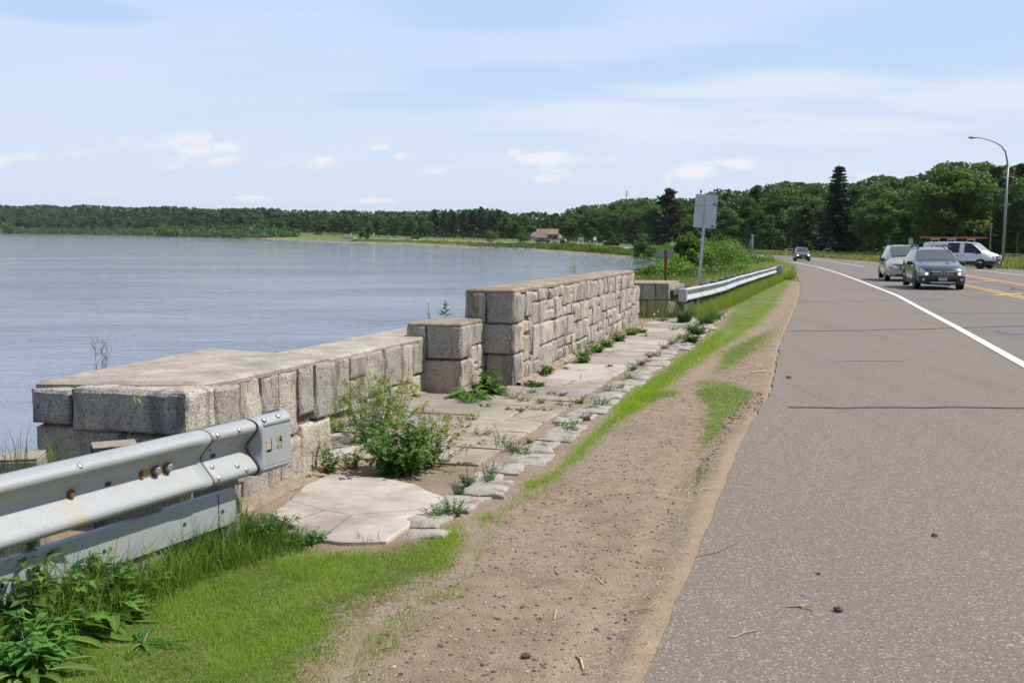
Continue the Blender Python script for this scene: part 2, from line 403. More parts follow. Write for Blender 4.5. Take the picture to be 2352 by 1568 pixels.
# water
m, t, p = mat('water'); P = pos(t)
p.inputs['Base Color'].default_value = (.155, .172, .225, 1); p.inputs['Roughness'].default_value = .04; p.inputs['IOR'].default_value = 1.5
w1 = t.noise(t.scale(P, (.55, 1.0, 1)), 1.1, 5, .65, .3); w2 = t.noise(t.scale(P, (1.3, 2.4, 1)), 1.6, 4, .6, .2); w3 = t.noise(t.scale(P, (.02, .05, 1)), 1.0, 4, .6)
gust = t.math('ADD', t.math('MULTIPLY', t.sstep(w3, .36, .66), .75), .40)
h = t.math('MULTIPLY', t.math('ADD', t.math('MULTIPLY', w1, 1.0), t.math('MULTIPLY', w2, .35)), gust)
bump(t, p, h, .75, .10)
# metals
def galv(name, c, stain):
    m, t, p = mat(name); P = pos(t)
    v = t.noise(P, 120, 3, .7); n = t.noise(P, 5, 5, .65); n2 = t.noise(t.scale(P, (1, 1, .35)), 7, 5, .7)
    c_ = t.ramp(v, ((.3, [q * .88 for q in c]), (.7, [min(1, q * 1.1) for q in c])))
    c_ = t.mix(t.math('MULTIPLY', t.sstep(n, .5, .72), .35), c_, [q * .72 for q in c])
    c_ = t.mix(t.math('MULTIPLY', t.sstep(n2, .54, .74), stain), c_, (.42, .33, .2))
    t.put(p.inputs['Base Color'], c_); p.inputs['Metallic'].default_value = .12
    p.inputs['Roughness'].default_value = .62; bump(t, p, v, .12, .003); return m
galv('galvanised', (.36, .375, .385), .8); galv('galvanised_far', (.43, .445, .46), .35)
plain('rust', (.19, .085, .035), .8, .2, .5, 25, bs=.4); plain('rust_stain', (.36, .27, .17), .7, .3, .35, 12)
plain('bolt_steel', (.36, .34, .33), .45, .7, .3, 30); plain('seam_dark', (.05, .045, .04), .8)
def wood(name, c):
    m, t, p = mat(name); P = pos(t); g = t.noise(t.scale(P, (24, 24, 2.0)), 2.2, 5, .7, .6); k = t.noise(P, 3, 4)
    c_ = t.ramp(g, ((.3, [q * .32 for q in c]), (.48, c), (.7, [q * 1.35 for q in c])))
    c_ = t.mix(t.math('MULTIPLY', t.sstep(k, .5, .7), .4), c_, [q * .5 for q in c])
    t.put(p.inputs['Base Color'], c_); p.inputs['Roughness'].default_value = .9; bump(t, p, g, .6, .01); return m
wood('old_wood', (.24, .21, .175)); wood('dark_wood', (.10, .085, .07)); wood('pile_wood', (.30, .25, .2)); wood('black_wood', (.03, .03, .035))
plain('aluminium_back', (.60, .62, .64), .42, .55, .06, 3); plain('aluminium_dull', (.33, .33, .34), .5, .4, .08, 3)
plain('sticker_blue', (.02, .10, .60), .5); plain('white_face', (.80, .80, .78), .5, var=.04); plain('black_face', (.015, .015, .016), .5)
plain('green_face', (.02, .30, .17), .5); plain('blue_face', (.08, .14, .55), .5); plain('orange_face', (.85, .32, .03), .5)
plain('reflector', (.80, .82, .86), .35, .1, .04, 8); plain('lamp_steel', (.34, .31, .27), .5, .4, .12, 3); plain('yellow_post', (.75, .6, .08), .5)
plain('siding', (.33, .27, .22), .8, scale=2); plain('shingle_brown', (.30, .205, .155), .9, var=.2, scale=4); plain('trim_grey', (.52, .54, .52), .7)
plain('shingle_green', (.12, .21, .19), .85, var=.15, scale=3); plain('trim_white', (.72, .72, .70), .6); plain('utility_grey', (.25, .27, .25), .6)
# vehicles
def car_paint(name, c, metal=.35, rough=.32): return plain(name, c, rough, metal, .04, 2, coat=.9)
car_paint('paint_green', (.055, .095, .085), .5, .3); car_paint('paint_beige', (.47, .44, .37), .4); car_paint('paint_maroon', (.11, .065, .06), .5)
car_paint('paint_van_white', (.80, .81, .83), 0.0, .35); car_paint('paint_dark_truck', (.05, .048, .06), .4); car_paint('paint_car_white', (.80, .81, .83), 0, .35)
m, t, p = mat('car_glass'); p.inputs['Base Color'].default_value = (.045, .06, .058, 1); p.inputs['Roughness'].default_value = .06; p.inputs['Specular IOR Level'].default_value = .9
m, t, p = mat('wind_glass'); p.inputs['Base Color'].default_value = (.085, .10, .095, 1); p.inputs['Roughness'].default_value = .12; p.inputs['Specular IOR Level'].default_value = .6
m, t, p = mat('van_glass'); p.inputs['Base Color'].default_value = (.015, .02, .03, 1); p.inputs['Roughness'].default_value = .05
m, t, p = mat('screen_light'); p.inputs['Base Color'].default_value = (.30, .34, .37, 1); p.inputs['Roughness'].default_value = .08; p.inputs['Specular IOR Level'].default_value = .9
plain('rubber', (.018, .018, .018), .75); plain('black_trim', (.03, .032, .034), .6); plain('alloy', (.42, .43, .44), .35, .8, .1)
plain('chrome', (.75, .76, .77), .2, .8, .05); plain('silver_trim', (.55, .52, .47), .4, .5)
m, t, p = mat('headlamp_glass'); p.inputs['Base Color'].default_value = (.62, .62, .62, 1); p.inputs['Roughness'].default_value = .12; p.inputs['Metallic'].default_value = .5
m, t, p = mat('lamp_on'); p.inputs['Base Color'].default_value = (1, .9, .7, 1); p.inputs['Emission Color'].default_value = (1, .80, .52, 1); p.inputs['Emission Strength'].default_value = 3.0
plain('plate', (.62, .63, .62), .5); plain('plate_blue', (.06, .12, .30), .5); plain('ladder_orange', (.50, .12, .06), .6); plain('tail_red', (.35, .02, .02), .4)
plain('amber', (.7, .3, .05), .4); plain('vest_orange', (.9, .25, .05), .8); plain('cloth_white', (.85, .85, .83), .9); plain('skin', (.5, .32, .23), .6)
plain('cloth_dark', (.04, .045, .06), .9); plain('bird_brown', (.10, .075, .06), .9); plain('boat_grey', (.50, .52, .54), .5); plain('boat_dark', (.20, .21, .23), .6)
# foliage
def leaf(name, dark, midc, light, trans=.35, rough=.55):
    m, t, p = mat(name)
    a = t.new('ShaderNodeAttribute', attribute_name='tint').outputs['Fac']; oi = t.new('ShaderNodeObjectInfo').outputs['Random']
    c_ = t.ramp(a, ((0.0, dark), (.5, midc), (1, light)))
    hs = t.new('ShaderNodeHueSaturation'); t.put(hs.inputs['Color'], c_)
    t.put(hs.inputs['Hue'], t.math('ADD', .485, t.math('MULTIPLY', oi, .03)))
    t.put(hs.inputs['Value'], t.math('ADD', .78, t.math('MULTIPLY', t.math('FRACT', t.math('MULTIPLY', oi, 7.3)), .48)))
    t.put(p.inputs['Base Color'], hs.outputs[0]); p.inputs['Roughness'].default_value = rough; p.inputs['Specular IOR Level'].default_value = .3
    tr = t.new('ShaderNodeBsdfTranslucent'); t.put(tr.inputs[0], t.mix(1.0, hs.outputs[0], (1.35, 1.5, .6), 'MULTIPLY'))
    mx = t.new('ShaderNodeMixShader'); mx.inputs[0].default_value = trans
    t.l.new(p.outputs[0], mx.inputs[1]); t.l.new(tr.outputs[0], mx.inputs[2]); t.l.new(mx.outputs[0], t.n['Material Output'].inputs[0]); return m
leaf('leaf_tree', (.040, .075, .018), (.085, .145, .034), (.145, .225, .05))
leaf('leaf_shore', (.05, .095, .02), (.10, .17, .035), (.16, .25, .05))
leaf('leaf_tree_far', (.036, .068, .024), (.068, .12, .038), (.11, .18, .054))
leaf('leaf_pine', (.028, .042, .02), (.048, .066, .030), (.075, .095, .04), .2)
leaf('leaf_spruce', (.022, .042, .022), (.040, .068, .034), (.06, .095, .044), .2)
leaf('leaf_bush', (.07, .13, .025), (.12, .22, .035), (.20, .32, .05), .4)
leaf('leaf_weed', (.05, .11, .025), (.10, .185, .045), (.17, .28, .07), .4)
leaf('leaf_dock', (.05, .12, .02), (.09, .19, .035), (.15, .28, .05), .35)
leaf('leaf_grey', (.07, .12, .055), (.12, .18, .085), (.17, .24, .12), .3)
leaf('flower_green', (.20, .26, .05), (.32, .38, .09), (.45, .48, .15), .3)
leaf('grass_fresh', (.14, .23, .02), (.25, .36, .032), (.38, .46, .07), .45)
leaf('grass_lawn', (.14, .22, .024), (.235, .335, .038), (.35, .42, .08), .45)
leaf('grass_lush', (.06, .12, .02), (.11, .19, .032), (.18, .27, .055), .4)
leaf('grass_dry', (.22, .20, .09), (.36, .32, .15), (.50, .44, .24), .4)
leaf('grass_bank', (.11, .155, .03), (.18, .24, .045), (.28, .32, .08), .4)
plain('bark', (.11, .085, .065), .95, var=.4, scale=4, bs=.5); plain('twig', (.20, .13, .08), .9, var=.3); plain('stem_green', (.12, .18, .05), .7)
plain('straw', (.50, .43, .24), .8, var=.3, scale=3); plain('pebble_dark', (.09, .07, .065), .8, var=.5, scale=8); plain('pebble_mix', (.30, .24, .2), .85, var=.6, scale=3)
plain('bank_stone', (.34, .27, .22), .9, var=.6, scale=1.2)
# ------------------------------------------------------------------ terrain
def interp_path(pts, n):
    P = np.array(pts, float); d = np.concatenate([[0], np.cumsum(np.linalg.norm(np.diff(P, axis=0), axis=1))])
    s = np.linspace(0, d[-1], n); return np.stack([np.interp(s, d, P[:, i]) for i in range(P.shape[1])], 1)
shore_px = [(0, 535.5), (205, 538), (410, 542.5), (581, 547.5), (786, 556), (931, 559.5), (1064, 567), (1213, 572.5), (1312, 580), (1439, 591), (1500, 597.5)]
shore = [LK(*q) for q in shore_px]
shore = [(-5200, 2300), (-1800, 1750)] + shore + [(24.5, 170), (17, 125), (11.5, 90), (8.0, 66), (4.6, 48), (2.6, 38)] + [W(-5.9, y) for y in (27, 12, 6, 0, -10, -40, -300)] + [(-900, -1200), (-5200, -1200)]
shore = np.array(shore)
def sdist(X, Y):
    """signed distance to the shoreline, negative over the lake"""
    X = np.asarray(X, float); Y = np.asarray(Y, float)
    best = np.full(X.shape, 1e9); ins = np.zeros(X.shape, bool); n = len(shore)
    for i in range(n):
        ax, ay = shore[i]; bx, by = shore[(i + 1) % n]
        dx, dy = bx - ax, by - ay; t = np.clip(((X - ax) * dx + (Y - ay) * dy) / (dx * dx + dy * dy), 0, 1)
        best = np.minimum(best, np.hypot(X - ax - t * dx, Y - ay - t * dy))
        c_ = ((ay > Y) != (by > Y))
        with np.errstate(divide='ignore', invalid='ignore'): xi = ax + (Y - ay) / (by - ay if by != ay else 1e-9) * dx
        ins ^= c_ & (X < xi)
    return np.where(ins, -best, best)
def inpoly(X, Y, poly):
    ins = np.zeros(X.shape, bool); n = len(poly)
    for i in range(n):
        ax, ay = poly[i]; bx, by = poly[(i + 1) % n]; c_ = ((ay > Y) != (by > Y))
        xi = ax + (Y - ay) / ((by - ay) if by != ay else 1e-9) * (bx - ax); ins ^= c_ & (X < xi)
    return ins
def pdist(X, Y, line):
    best = np.full(X.shape, 1e9)
    for (ax, ay), (bx, by) in zip(line[:-1], line[1:]):
        dx, dy = bx - ax, by - ay; t = np.clip(((X - ax) * dx + (Y - ay) * dy) / (dx * dx + dy * dy + 1e-12), 0, 1)
        best = np.minimum(best, np.hypot(X - ax - t * dx, Y - ay - t * dy))
    return best
def ss(x, a, b):
    t = np.clip((x - a) / (b - a), 0, 1); return t * t * (3 - 2 * t)
def hgt(X, Y, sdv=None):
    X = np.asarray(X, float); Y = np.asarray(Y, float)
    d = sdist(X, Y) if sdv is None else sdv
    r = np.hypot(X, Y)
    land = np.array(zt(Y))
    hill = ss(d, 25, 420) * 21 * ss(-X, 60, 330) * ss(Y, 520, 800)
    hill2 = ss(d, 60, 260) * 4 * ss(Y, 330, 560)
    rise = ss(d, 14, 60) * 1.6 * ss(Y, 560, 800)
    land = land + hill + hill2 * (1 - ss(-X, 60, 330)) + rise
    bw = 1.3 + 6.0 * ss(Y, 40, 170)
    t = np.clip(d / bw, 0, 1); t = t * t * (3 - 2 * t)
    low = LAKE - .05
    z = np.where(d < 0, low + np.maximum(d * .35, -2.2), low + (land - low) * t)
    return z
def gz(x, y): return float(hgt(np.array([x]), np.array([y]))[0])
def g1(x, y): return float(zt(y))

# outlines (picture pixels carried onto the ground)
edge_px = [(1395, 1700), (1480, 1568), (1540, 1432), (1586, 1320), (1620, 1225), (1662, 1120), (1700, 1025), (1745, 946), (1758, 930), (1772, 900), (1782, 850), (1790, 806), (1800, 775), (1818, 732), (1831, 702),
           (1838, 675), (1838, 651), (1829, 633), (1812, 620), (1793, 610.5), (1762, 603.5), (1720, 597)]
edge = [G(*q) for q in edge_px]
edge = [(edge[0][0] - 1.6, edge[0][1] - 6.0)] + edge
last = edge[-1]
# far highway round the bay: near edge and far edge
far_near = [G(1680, 592.5), G(1620, 584.5), G(1560, 577.5), G(1512, 572.2), G(1435, 568), G(1330, 564), G(1220, 560.2), G(1150, 557.6), G(1058, 553.9), G(950, 550.4), G(850, 546.6), G(806, 545.6), (-64.5 * 2, 585), (-195, 640), (-265, 760), (-380, 980)]
grass_polys = []   # (polygon in world xy, strength)
def gp(px, s): grass_polys.append(([G(*q) for q in px], s))
gp([(-900, 1700), (-900, 1340), (0, 1375), (300, 1300), (560, 1205), (640, 1232), (781, 1258), (886, 1256), (950, 1235), (1010, 1205), (1062, 1196), (1085, 1240), (1060, 1300), (1010, 1350), (880, 1400), (830, 1460), (790, 1540), (740, 1640), (700, 1700)], .70)
gp([(1062, 1196), (1120, 1188), (1165, 1150), (1190, 1112), (1240, 1088), (1330, 1000), (1390, 945), (1440, 890), (1500, 850), (1560, 805), (1600, 775), (1640, 745), (1660, 700), (1600, 705), (1640, 690), (1700, 662), (1790, 640), (1830, 618), (1800, 611),
    (1838, 640), (1830, 665), (1815, 690), (1780, 730), (1740, 752), (1690, 765), (1640, 812), (1600, 850), (1530, 905), (1455, 958), (1405, 1003), (1352, 1055), (1305, 1095), (1250, 1125), (1180, 1172), (1110, 1225), (1080, 1250)], .85)
gp([(1195, 1112), (1240, 1085), (1300, 1075), (1285, 1110), (1220, 1128)], .9); gp([(1400, 930), (1500, 862), (1560, 870), (1480, 945), (1420, 970)], .85); gp([(1580, 815), (1660, 760), (1740, 700), (1790, 690), (1760, 745), (1680, 800), (1600, 850)], .9)
gp([(1560, 900), (1640, 870), (1700, 880), (1760, 900), (1745, 925), (1700, 960), (1670, 1010), (1620, 1050), (1580, 1060), (1590, 1000), (1600, 940)], .86)
gp([(1640, 800), (1780, 740), (1800, 760), (1770, 800), (1700, 850), (1650, 862), (1600, 860)], .74)
gp([(1440, 905), (1580, 880), (1590, 905), (1500, 935), (1430, 960)], .72)
gp([(1080, 1190), (1300, 1080), (1330, 1100), (1200, 1180), (1090, 1330), (1060, 1330)], .46)
gp([(740, 1640), (790, 1500), (900, 1390), (1010, 1350), (1080, 1290), (1090, 1360), (980, 1450), (870, 1568), (850, 1640)], .47)

def slope_rut(X, Y):
    xw = X * WC - Y * WS
    return np.zeros_like(X)
az_ = np.concatenate([np.linspace(-180, -36, 37)[:-1], np.linspace(-36, 36, 520), np.linspace(36, 180, 37)[1:-1]])
rr = np.exp(np.linspace(math.log(1.2), math.log(60), 300))
rr = np.concatenate([[.35], rr, np.exp(np.linspace(math.log(60), math.log(700), 170))[1:], np.exp(np.linspace(math.log(700), math.log(6000), 60))[1:]])
A, Rr = np.meshgrid(np.radians(az_), rr)
X = Rr * np.sin(A); Y = Rr * np.cos(A)
sd_ = sdist(X, Y); Z = hgt(X, Y, sd_)
edge_arr = edge
de = pdist(X, Y, edge + far_near[:1])
near = Rr < 60
gv = np.zeros(X.shape); 
for poly, s_ in grass_polys:
    i_ = inpoly(X, Y, poly) & near
    dd = np.zeros(X.shape); dd[i_] = pdist(X[i_], Y[i_], list(poly) + [poly[0]])
    soft = .10 + .016 * Rr + .12 * (Y < 5.2) * (X > -1.2)
    gv = np.where(i_, np.maximum(gv, .12 + (s_ - .12) * np.clip(dd / soft, 0, 1)), gv)
# everything beyond the near verge is vegetated
xw_ = X * WC - Y * WS; yw_ = X * WS + Y * WC
beyond = (Y > 52) | ((xw_ < -2.75) & (yw_ > 24.5) & (Y > 22)) | (xw_ > 9.5) | (xw_ < -4.8) | (Y < 2)
gv = np.where(beyond, .80, gv)
rock = np.clip(1 - ss(sd_, .25, 1.0) , 0, 1); bw_ = 1.3 + 6.0 * ss(Y, 40, 170); rock = 1 - ss(sd_ / bw_, .22 + .0 * X, .34)
rock = np.where(sd_ < 0, 1, rock)
sand = np.where(near & (Y > 2), (1 - ss(de, .03 + .02 * np.sin(yw_ * 5), .13 + .05 * np.sin(yw_ * 3.1))) * .8, 0)
rut = np.where(near, np.exp(-((xw_ + .95 + .06 * np.sin(yw_ * .9)) / .07) ** 2) * .55 * (yw_ < 9.5), 0); sand = np.maximum(sand, rut * ss(9.5 - yw_, 0, 2.5))
Z = Z + np.where(near, .017 * ss(.20 - de, 0, .12) * ss(11 - Y, 0, 3) * (Y > 1), 0)
nz, na = X.shape
V = np.stack([X.ravel(), Y.ravel(), Z.ravel()], 1)
i0 = np.arange(nz - 1)[:, None] * na; j0 = np.arange(na)[None, :]
j1 = (j0 + 1) % na
F = np.stack([(i0 + j0), (i0 + j1), (i0 + na + j1), (i0 + na + j0)], -1).reshape(-1, 4)[:, ::-1]
tb = MB(); tb.add(V, F); tb.add([(0, 0, 0)], [])
cen = MB(); F2 = np.array([[j, (j + 1) % na, len(V)] for j in range(na)])[:, ::-1]
tb = MB(); tb.add(np.concatenate([V, [[0, 0, 0.0]]]), F); tb.f.append(F2.ravel()); tb.t.append(np.full(len(F2), 3)); tb.mi.append(np.zeros(len(F2), int))
ground = tb.build('ground', M['ground'], smooth=True); tag(ground, kind='structure')
for nm, arr in (('grass', gv), ('rock', rock), ('sand', sand)):
    a_ = ground.data.attributes.new(nm, 'FLOAT', 'POINT'); a_.data.foreach_set('value', np.concatenate([arr.ravel(), [.5]]).astype(np.float32))
# lake
lb = MB(); lb.add([(-9000, -3000, LAKE), (3000, -3000, LAKE), (3000, 9000, LAKE), (-9000, 9000, LAKE)], [(0, 1, 2, 3)])
tag(lb.build('lake_water', M['water']), kind='structure')

# ------------------------------------------------------------------ roads
def strip(name, L_, R_, lift, m_, n=260, kind='structure', zf=None):
    a = interp_path(L_, n); b = interp_path(R_, n); mb = MB(); K = 7
    rows = []
    for k in range(K):
        f = k / (K - 1); q = a * (1 - f) + b * f; z = (zt(q[:, 1]) if zf is None else zf(q[:, 0], q[:, 1])) + lift
        rows.append(np.stack([q[:, 0], q[:, 1], z], 1))
    V = np.stack(rows, 1).reshape(-1, 3); i = np.arange(n - 1)[:, None] * K; j = np.arange(K - 1)[None]
    F = np.stack([i + j, i + j + 1, i + K + j + 1, i + K + j], -1).reshape(-1, 4)
    mb.add(V, F); o = mb.build(name, m_); 
    if kind: tag(o, kind=kind)
    return o
def Gs(*px): return [G(*q) for q in px]
wl = Gs((2352, 842), (2200, 756), (2100, 702), (2060, 680), (1975, 646.5), (1927, 628.5), (1878, 613.5), (1819, 602.2), (1780, 596.4), (1740, 592), (1690, 587), (1620, 580.5), (1560, 575.5))
d0 = np.array(wl[0]) - np.array(wl[1]); wl = [tuple(np.array(wl[0]) + d0 * 3.2)] + wl
rw = Gs((2352, 634), (2242, 620.5), (2120, 606), (2010, 596), (1946, 590.5), (1863, 585.6), (1780, 582), (1700, 578.5), (1620, 574.8), (1560, 572.2))
d0 = np.array(rw[0]) - np.array(rw[1]); rw = [tuple(np.array(rw[0]) + d0 * f) for f in (6, 4, 2, 1)] + rw
re_ = Gs((2352, 622), (2209, 613.2), (2120, 603), (2010, 593.5), (1946, 588.5), (1863, 583.6), (1780, 580), (1700, 576.8), (1620, 573.4), (1560, 571))
d0 = np.array(re_[0]) - np.array(re_[1]); re_ = [tuple(np.array(re_[0]) + d0 * f) for f in (11, 7, 4, 2)] + re_
edge_s = edge + Gs((1680, 592.2), (1620, 584.5), (1560, 577.8))
# rough left edge of the asphalt
ea = interp_path(edge_s, 900); tt = np.arange(900)
jit = np.array([noise.noise(Vector((q[0] * 1.7, q[1] * 1.7, 3.1))) * .028 + noise.noise(Vector((q[0] * 9, q[1] * 9, 1.1))) * .016 for q in ea])
tan_ = np.gradient(ea, axis=0); nrm = np.stack([tan_[:, 1], -tan_[:, 0]], 1); nrm /= np.linalg.norm(nrm, axis=1)[:, None] + 1e-9
ea = ea + nrm * jit[:, None]
def paired(a, b, n):
    """match two edges by nearest point so that cross strips stay square to the road"""
    A_ = interp_path(a, n); B_ = interp_path(b, 3000); out = []; k0 = 0
    for q in A_:
        d = np.linalg.norm(B_[k0:k0 + 900] - q, axis=1); k0 = k0 + int(np.argmin(d)); out.append(B_[k0])
    return A_, np.array(out)
def surf(name, a, b, lift, m_, n=500, kind='structure'):
    A_, B_ = paired(a, b, n); mb = MB(); K = 5; rows = []
    for k in range(K):
        f = k / (K - 1); q = A_ * (1 - f) + B_ * f; rows.append(np.stack([q[:, 0], q[:, 1], zt(q[:, 1]) + lift], 1))
    V = np.stack(rows, 1).reshape(-1, 3); i = np.arange(n - 1)[:, None] * K; j = np.arange(K - 1)[None]
    mb.add(V, np.stack([i + j, i + j + 1, i + K + j + 1, i + K + j], -1).reshape(-1, 4)); o = mb.build(name, m_); tag(o, kind=kind); return o
# shoulder with its broken-down edge drop, then the driving lanes
mid_line = wl
sh = surf('road_shoulder', [tuple(q) for q in ea], wl, .022, M['asphalt'], 900)
mb = MB(); A_ = np.array(ea); n = len(A_); V = np.concatenate([np.stack([A_[:, 0], A_[:, 1], zt(A_[:, 1]) + .022], 1), np.stack([A_[:, 0] - nrm[:, 0] * .03, A_[:, 1] - nrm[:, 1] * .03, zt(A_[:, 1]) - .02], 1)])
i = np.arange(n - 1); mb.add(V, np.stack([i, i + 1, n + i + 1, n + i], 1)); tag(mb.build('road_edge', M['asphalt']), kind='structure')
surf('road', wl, re_, .022, M['asphalt_lane'], 500)
def stripe(name, line, wid, lift, m_, off=0.0, n=400):
    q = interp_path(line, n); t_ = np.gradient(q, axis=0); nn = np.stack([t_[:, 1], -t_[:, 0]], 1); nn /= np.linalg.norm(nn, axis=1)[:, None] + 1e-9
    a = q + nn * (off - wid / 2); b = q + nn * (off + wid / 2); V = np.concatenate([np.stack([a[:, 0], a[:, 1], zt(a[:, 1]) + lift], 1), np.stack([b[:, 0], b[:, 1], zt(b[:, 1]) + lift], 1)])
    i = np.arange(n - 1); mb = MB(); mb.add(V, np.stack([i, i + 1, n + i + 1, n + i], 1)[:, ::-1]); tag(mb.build(name, m_), kind='structure')
stripe('edge_line', wl, .15, .030, M['paint_white'], n=600)
stripe('edge_line', rw, .13, .030, M['paint_white'])
yl = Gs((2352, 686), (2211, 655), (2130, 634), (2070, 617), (2024, 606.5), (1936, 595.2), (1868, 589.2), (1780, 585), (1700, 581), (1620, 576.8))
yu = Gs((2352, 656), (2211, 632), (2120, 617.5), (2060, 608.5), (2000, 601.3), (1936, 594), (1868, 588.2), (1780, 584.2), (1700, 580.4), (1620, 576.3))
for L_ in (yl, yu):
    d0 = np.array(L_[0]) - np.array(L_[1]); L2 = [tuple(np.array(L_[0]) + d0 * f) for f in (3, 1.5)] + L_
    for o_ in (-.13, .13): stripe('centre_line', L2, .11, .030, M['paint_yellow'], o_)
stripe('lane_line', Gs((1986, 613.3), (1907, 601), (1863, 596), (1816, 591.2)), .15, .030, M['paint_white'])
stripe('turn_arrow', Gs((1946, 604.2), (1980, 604.4)), .5, .030, M['paint_worn'], n=20)
stripe('turn_arrow', Gs((1865, 594.2), (1887, 594.4)), .7, .030, M['paint_worn'], n=20)
for a_, b_ in (((2211, 649), (2292, 646)), ((2286, 680), (2350, 675.5)), ((2211, 636), (2226, 634.5))):
    stripe('median_stripe', Gs(a_, b_), .30, .031, M['paint_yellow'], n=12)
def wob(a_, b_, n, amp):
    pa, pb = np.array(a_), np.array(b_); out = []
    for i in range(n):
        f = i / (n - 1); q = pa * (1 - f) + pb * f; q[1] += noise.noise(Vector((q[0] * .012, q[1] * .03, 7.0))) * amp; out.append(tuple(q))
    return Gs(*out)
def tar(a_, b_, wid, amp=2.0, n=30, m_='tar'): stripe('tar_seam', wob(a_, b_, n, amp), wid, .0275, M[m_], n=160)
tar((1812, 941.5), (2700, 942), .070, 5); tar((1817, 764), (2700, 745), .075, 3); tar((1838, 695), (2200, 688), .06, 2); tar((2075, 723), (2560, 716), .05, 2)
tar((1841, 664), (2010, 664), .05, 1); tar((2300, 764), (2335, 771), .30, 4, m_='tar_blue')
for seg in (((2222, 641), (2262, 648), (2278, 650)), ((2212, 652), (2250, 656)), ((2282, 654), (2318, 658), (2330, 663), (2322, 668)), ((2335, 664), (2352, 669), (2380, 676)), ((1935, 832), (2075, 833))):
    stripe('tar_crack', Gs(*seg), .12 if seg[0][0] > 2000 else .03, .0275, M['tar'], n=40)
# far highway along the bay
fn = interp_path(far_near, 200); t_ = np.gradient(fn, axis=0); nn = np.stack([t_[:, 1], -t_[:, 0]], 1); nn /= np.linalg.norm(nn, axis=1)[:, None]
if nn[10][1] < 0: nn = -nn
fl = fn; fr = fn + nn * 9.5
mb = MB(); K = 5; rows = []
for k in range(K):
    q = fl * (1 - k / 4) + fr * (k / 4); rows.append(np.stack([q[:, 0], q[:, 1], hgt(q[:, 0], q[:, 1]) + .12], 1))
V = np.stack(rows, 1).reshape(-1, 3); i = np.arange(199)[:, None] * K; j = np.arange(K - 1)[None]
mb.add(V, np.stack([i + j, i + j + 1, i + K + j + 1, i + K + j], -1).reshape(-1, 4)); tag(mb.build('far_highway', M['asphalt_far']), kind='structure')
# ------------------------------------------------------------------ granite parapet
def stone(mb, x0, x1, y0, y1, z0, z1, faces='x+y-y+z+x-', res=.034, bulge=.007, amp=.012, tint=None, seed=0.0, tf=None):
    lo = np.array([x0, y0, z0]); hi = np.array([x1, y1, z1]); half = (hi - lo) / 2; cen_ = (lo + hi) / 2
    if tint is None: tint = random.random()
    for a, s_, key in ((0, 1, 'x+'), (0, -1, 'x-'), (1, 1, 'y+'), (1, -1, 'y-'), (2, 1, 'z+')):
        if key not in faces: continue
        b, c_ = [q for q in range(3) if q != a]
        nb = int(min(16, max(3, math.ceil((hi[b] - lo[b]) / res)))); nc = int(min(16, max(3, math.ceil((hi[c_] - lo[c_]) / res))))
        tb_ = np.sin(np.linspace(-1, 1, nb + 1) * math.pi / 2 * .80) / math.sin(math.pi / 2 * .80); tc_ = np.sin(np.linspace(-1, 1, nc + 1) * math.pi / 2 * .80) / math.sin(math.pi / 2 * .80)
        B_, C_ = np.meshgrid(tb_, tc_, indexing='ij'); P = np.zeros((B_.size, 3)); P[:, b] = cen_[b] + B_.ravel() * half[b]; P[:, c_] = cen_[c_] + C_.ravel() * half[c_]; P[:, a] = cen_[a] + s_ * half[a]
        # corner rounding: pull rim vertices in
        eb = np.abs(B_.ravel()); ec = np.abs(C_.ravel())
        fl_ = (1 - eb ** 14) * (1 - ec ** 14)
        lf = np.array([noise.noise(Vector(q * 3.3 + seed + 5)) + .6 * abs(noise.noise(Vector(q * 8.0 + seed))) for q in P])
        P[:, a] += s_ * (bulge + (lf * .022 if a != 2 else lf * .004)) * fl_
        rim = np.maximum(eb, ec) > .999
        P[rim] += (cen_ - P[rim]) / (np.linalg.norm(cen_ - P[rim], axis=1)[:, None] + 1e-9) * .005
        N = np.array([(noise.noise_vector(Vector(q * 7.5 + seed)) * 1.0 + noise.noise_vector(Vector(q * 24 + seed)) * .7)[:] for q in P]) * amp
        N[:, [b, c_]] *= .55; N[rim] *= .5
        P = P + N
        i = np.arange(nb)[:, None] * (nc + 1); j = np.arange(nc)[None]
        F = np.stack([i + j, i + nc + 1 + j, i + nc + 2 + j, i + j + 1], -1).reshape(-1, 4)
        e1 = np.zeros(3); e1[b] = 1; e2 = np.zeros(3); e2[c_] = 1
        if np.cross(e1, e2)[a] * s_ < 0: F = F[:, ::-1]
        if tf is not None: P = tf(P)
        mb.add(Wa(P), F, 0, tint + (random.random() - .5) * .1)
def pack(u0, u1, z0, z1, rng, uw=.17, uh=.19):
    nu = max(1, round((u1 - u0) / uw)); nh = max(1, round((z1 - z0) / uh)); du = (u1 - u0) / nu; dh = (z1 - z0) / nh
    used = np.zeros((nu, nh), bool); out = []
    for i in range(nu):
        for j in range(nh):
            if used[i, j]: continue
            w_ = rng.choice([1, 2, 2, 2, 3]); h_ = rng.choice([1, 2, 2, 3, 2])
            w_ = min(w_, nu - i); h_ = min(h_, nh - j)
            while w_ > 1 and used[i:i + w_, j].any(): w_ -= 1
            while used[i:i + w_, j:j + h_].any(): h_ -= 1
            if w_ == 1 and h_ == 1 and j + 1 < nh and not used[i, j + 1]: h_ = 2
            used[i:i + w_, j:j + h_] = True
            out.append((u0 + i * du, u0 + (i + w_) * du, z0 + j * dh, z0 + (j + h_) * dh))
    return out
def skew(cells, rng):
    return [(a + (rng.random() - .5) * .03, b, c_, d) for a, b, c_, d in cells]
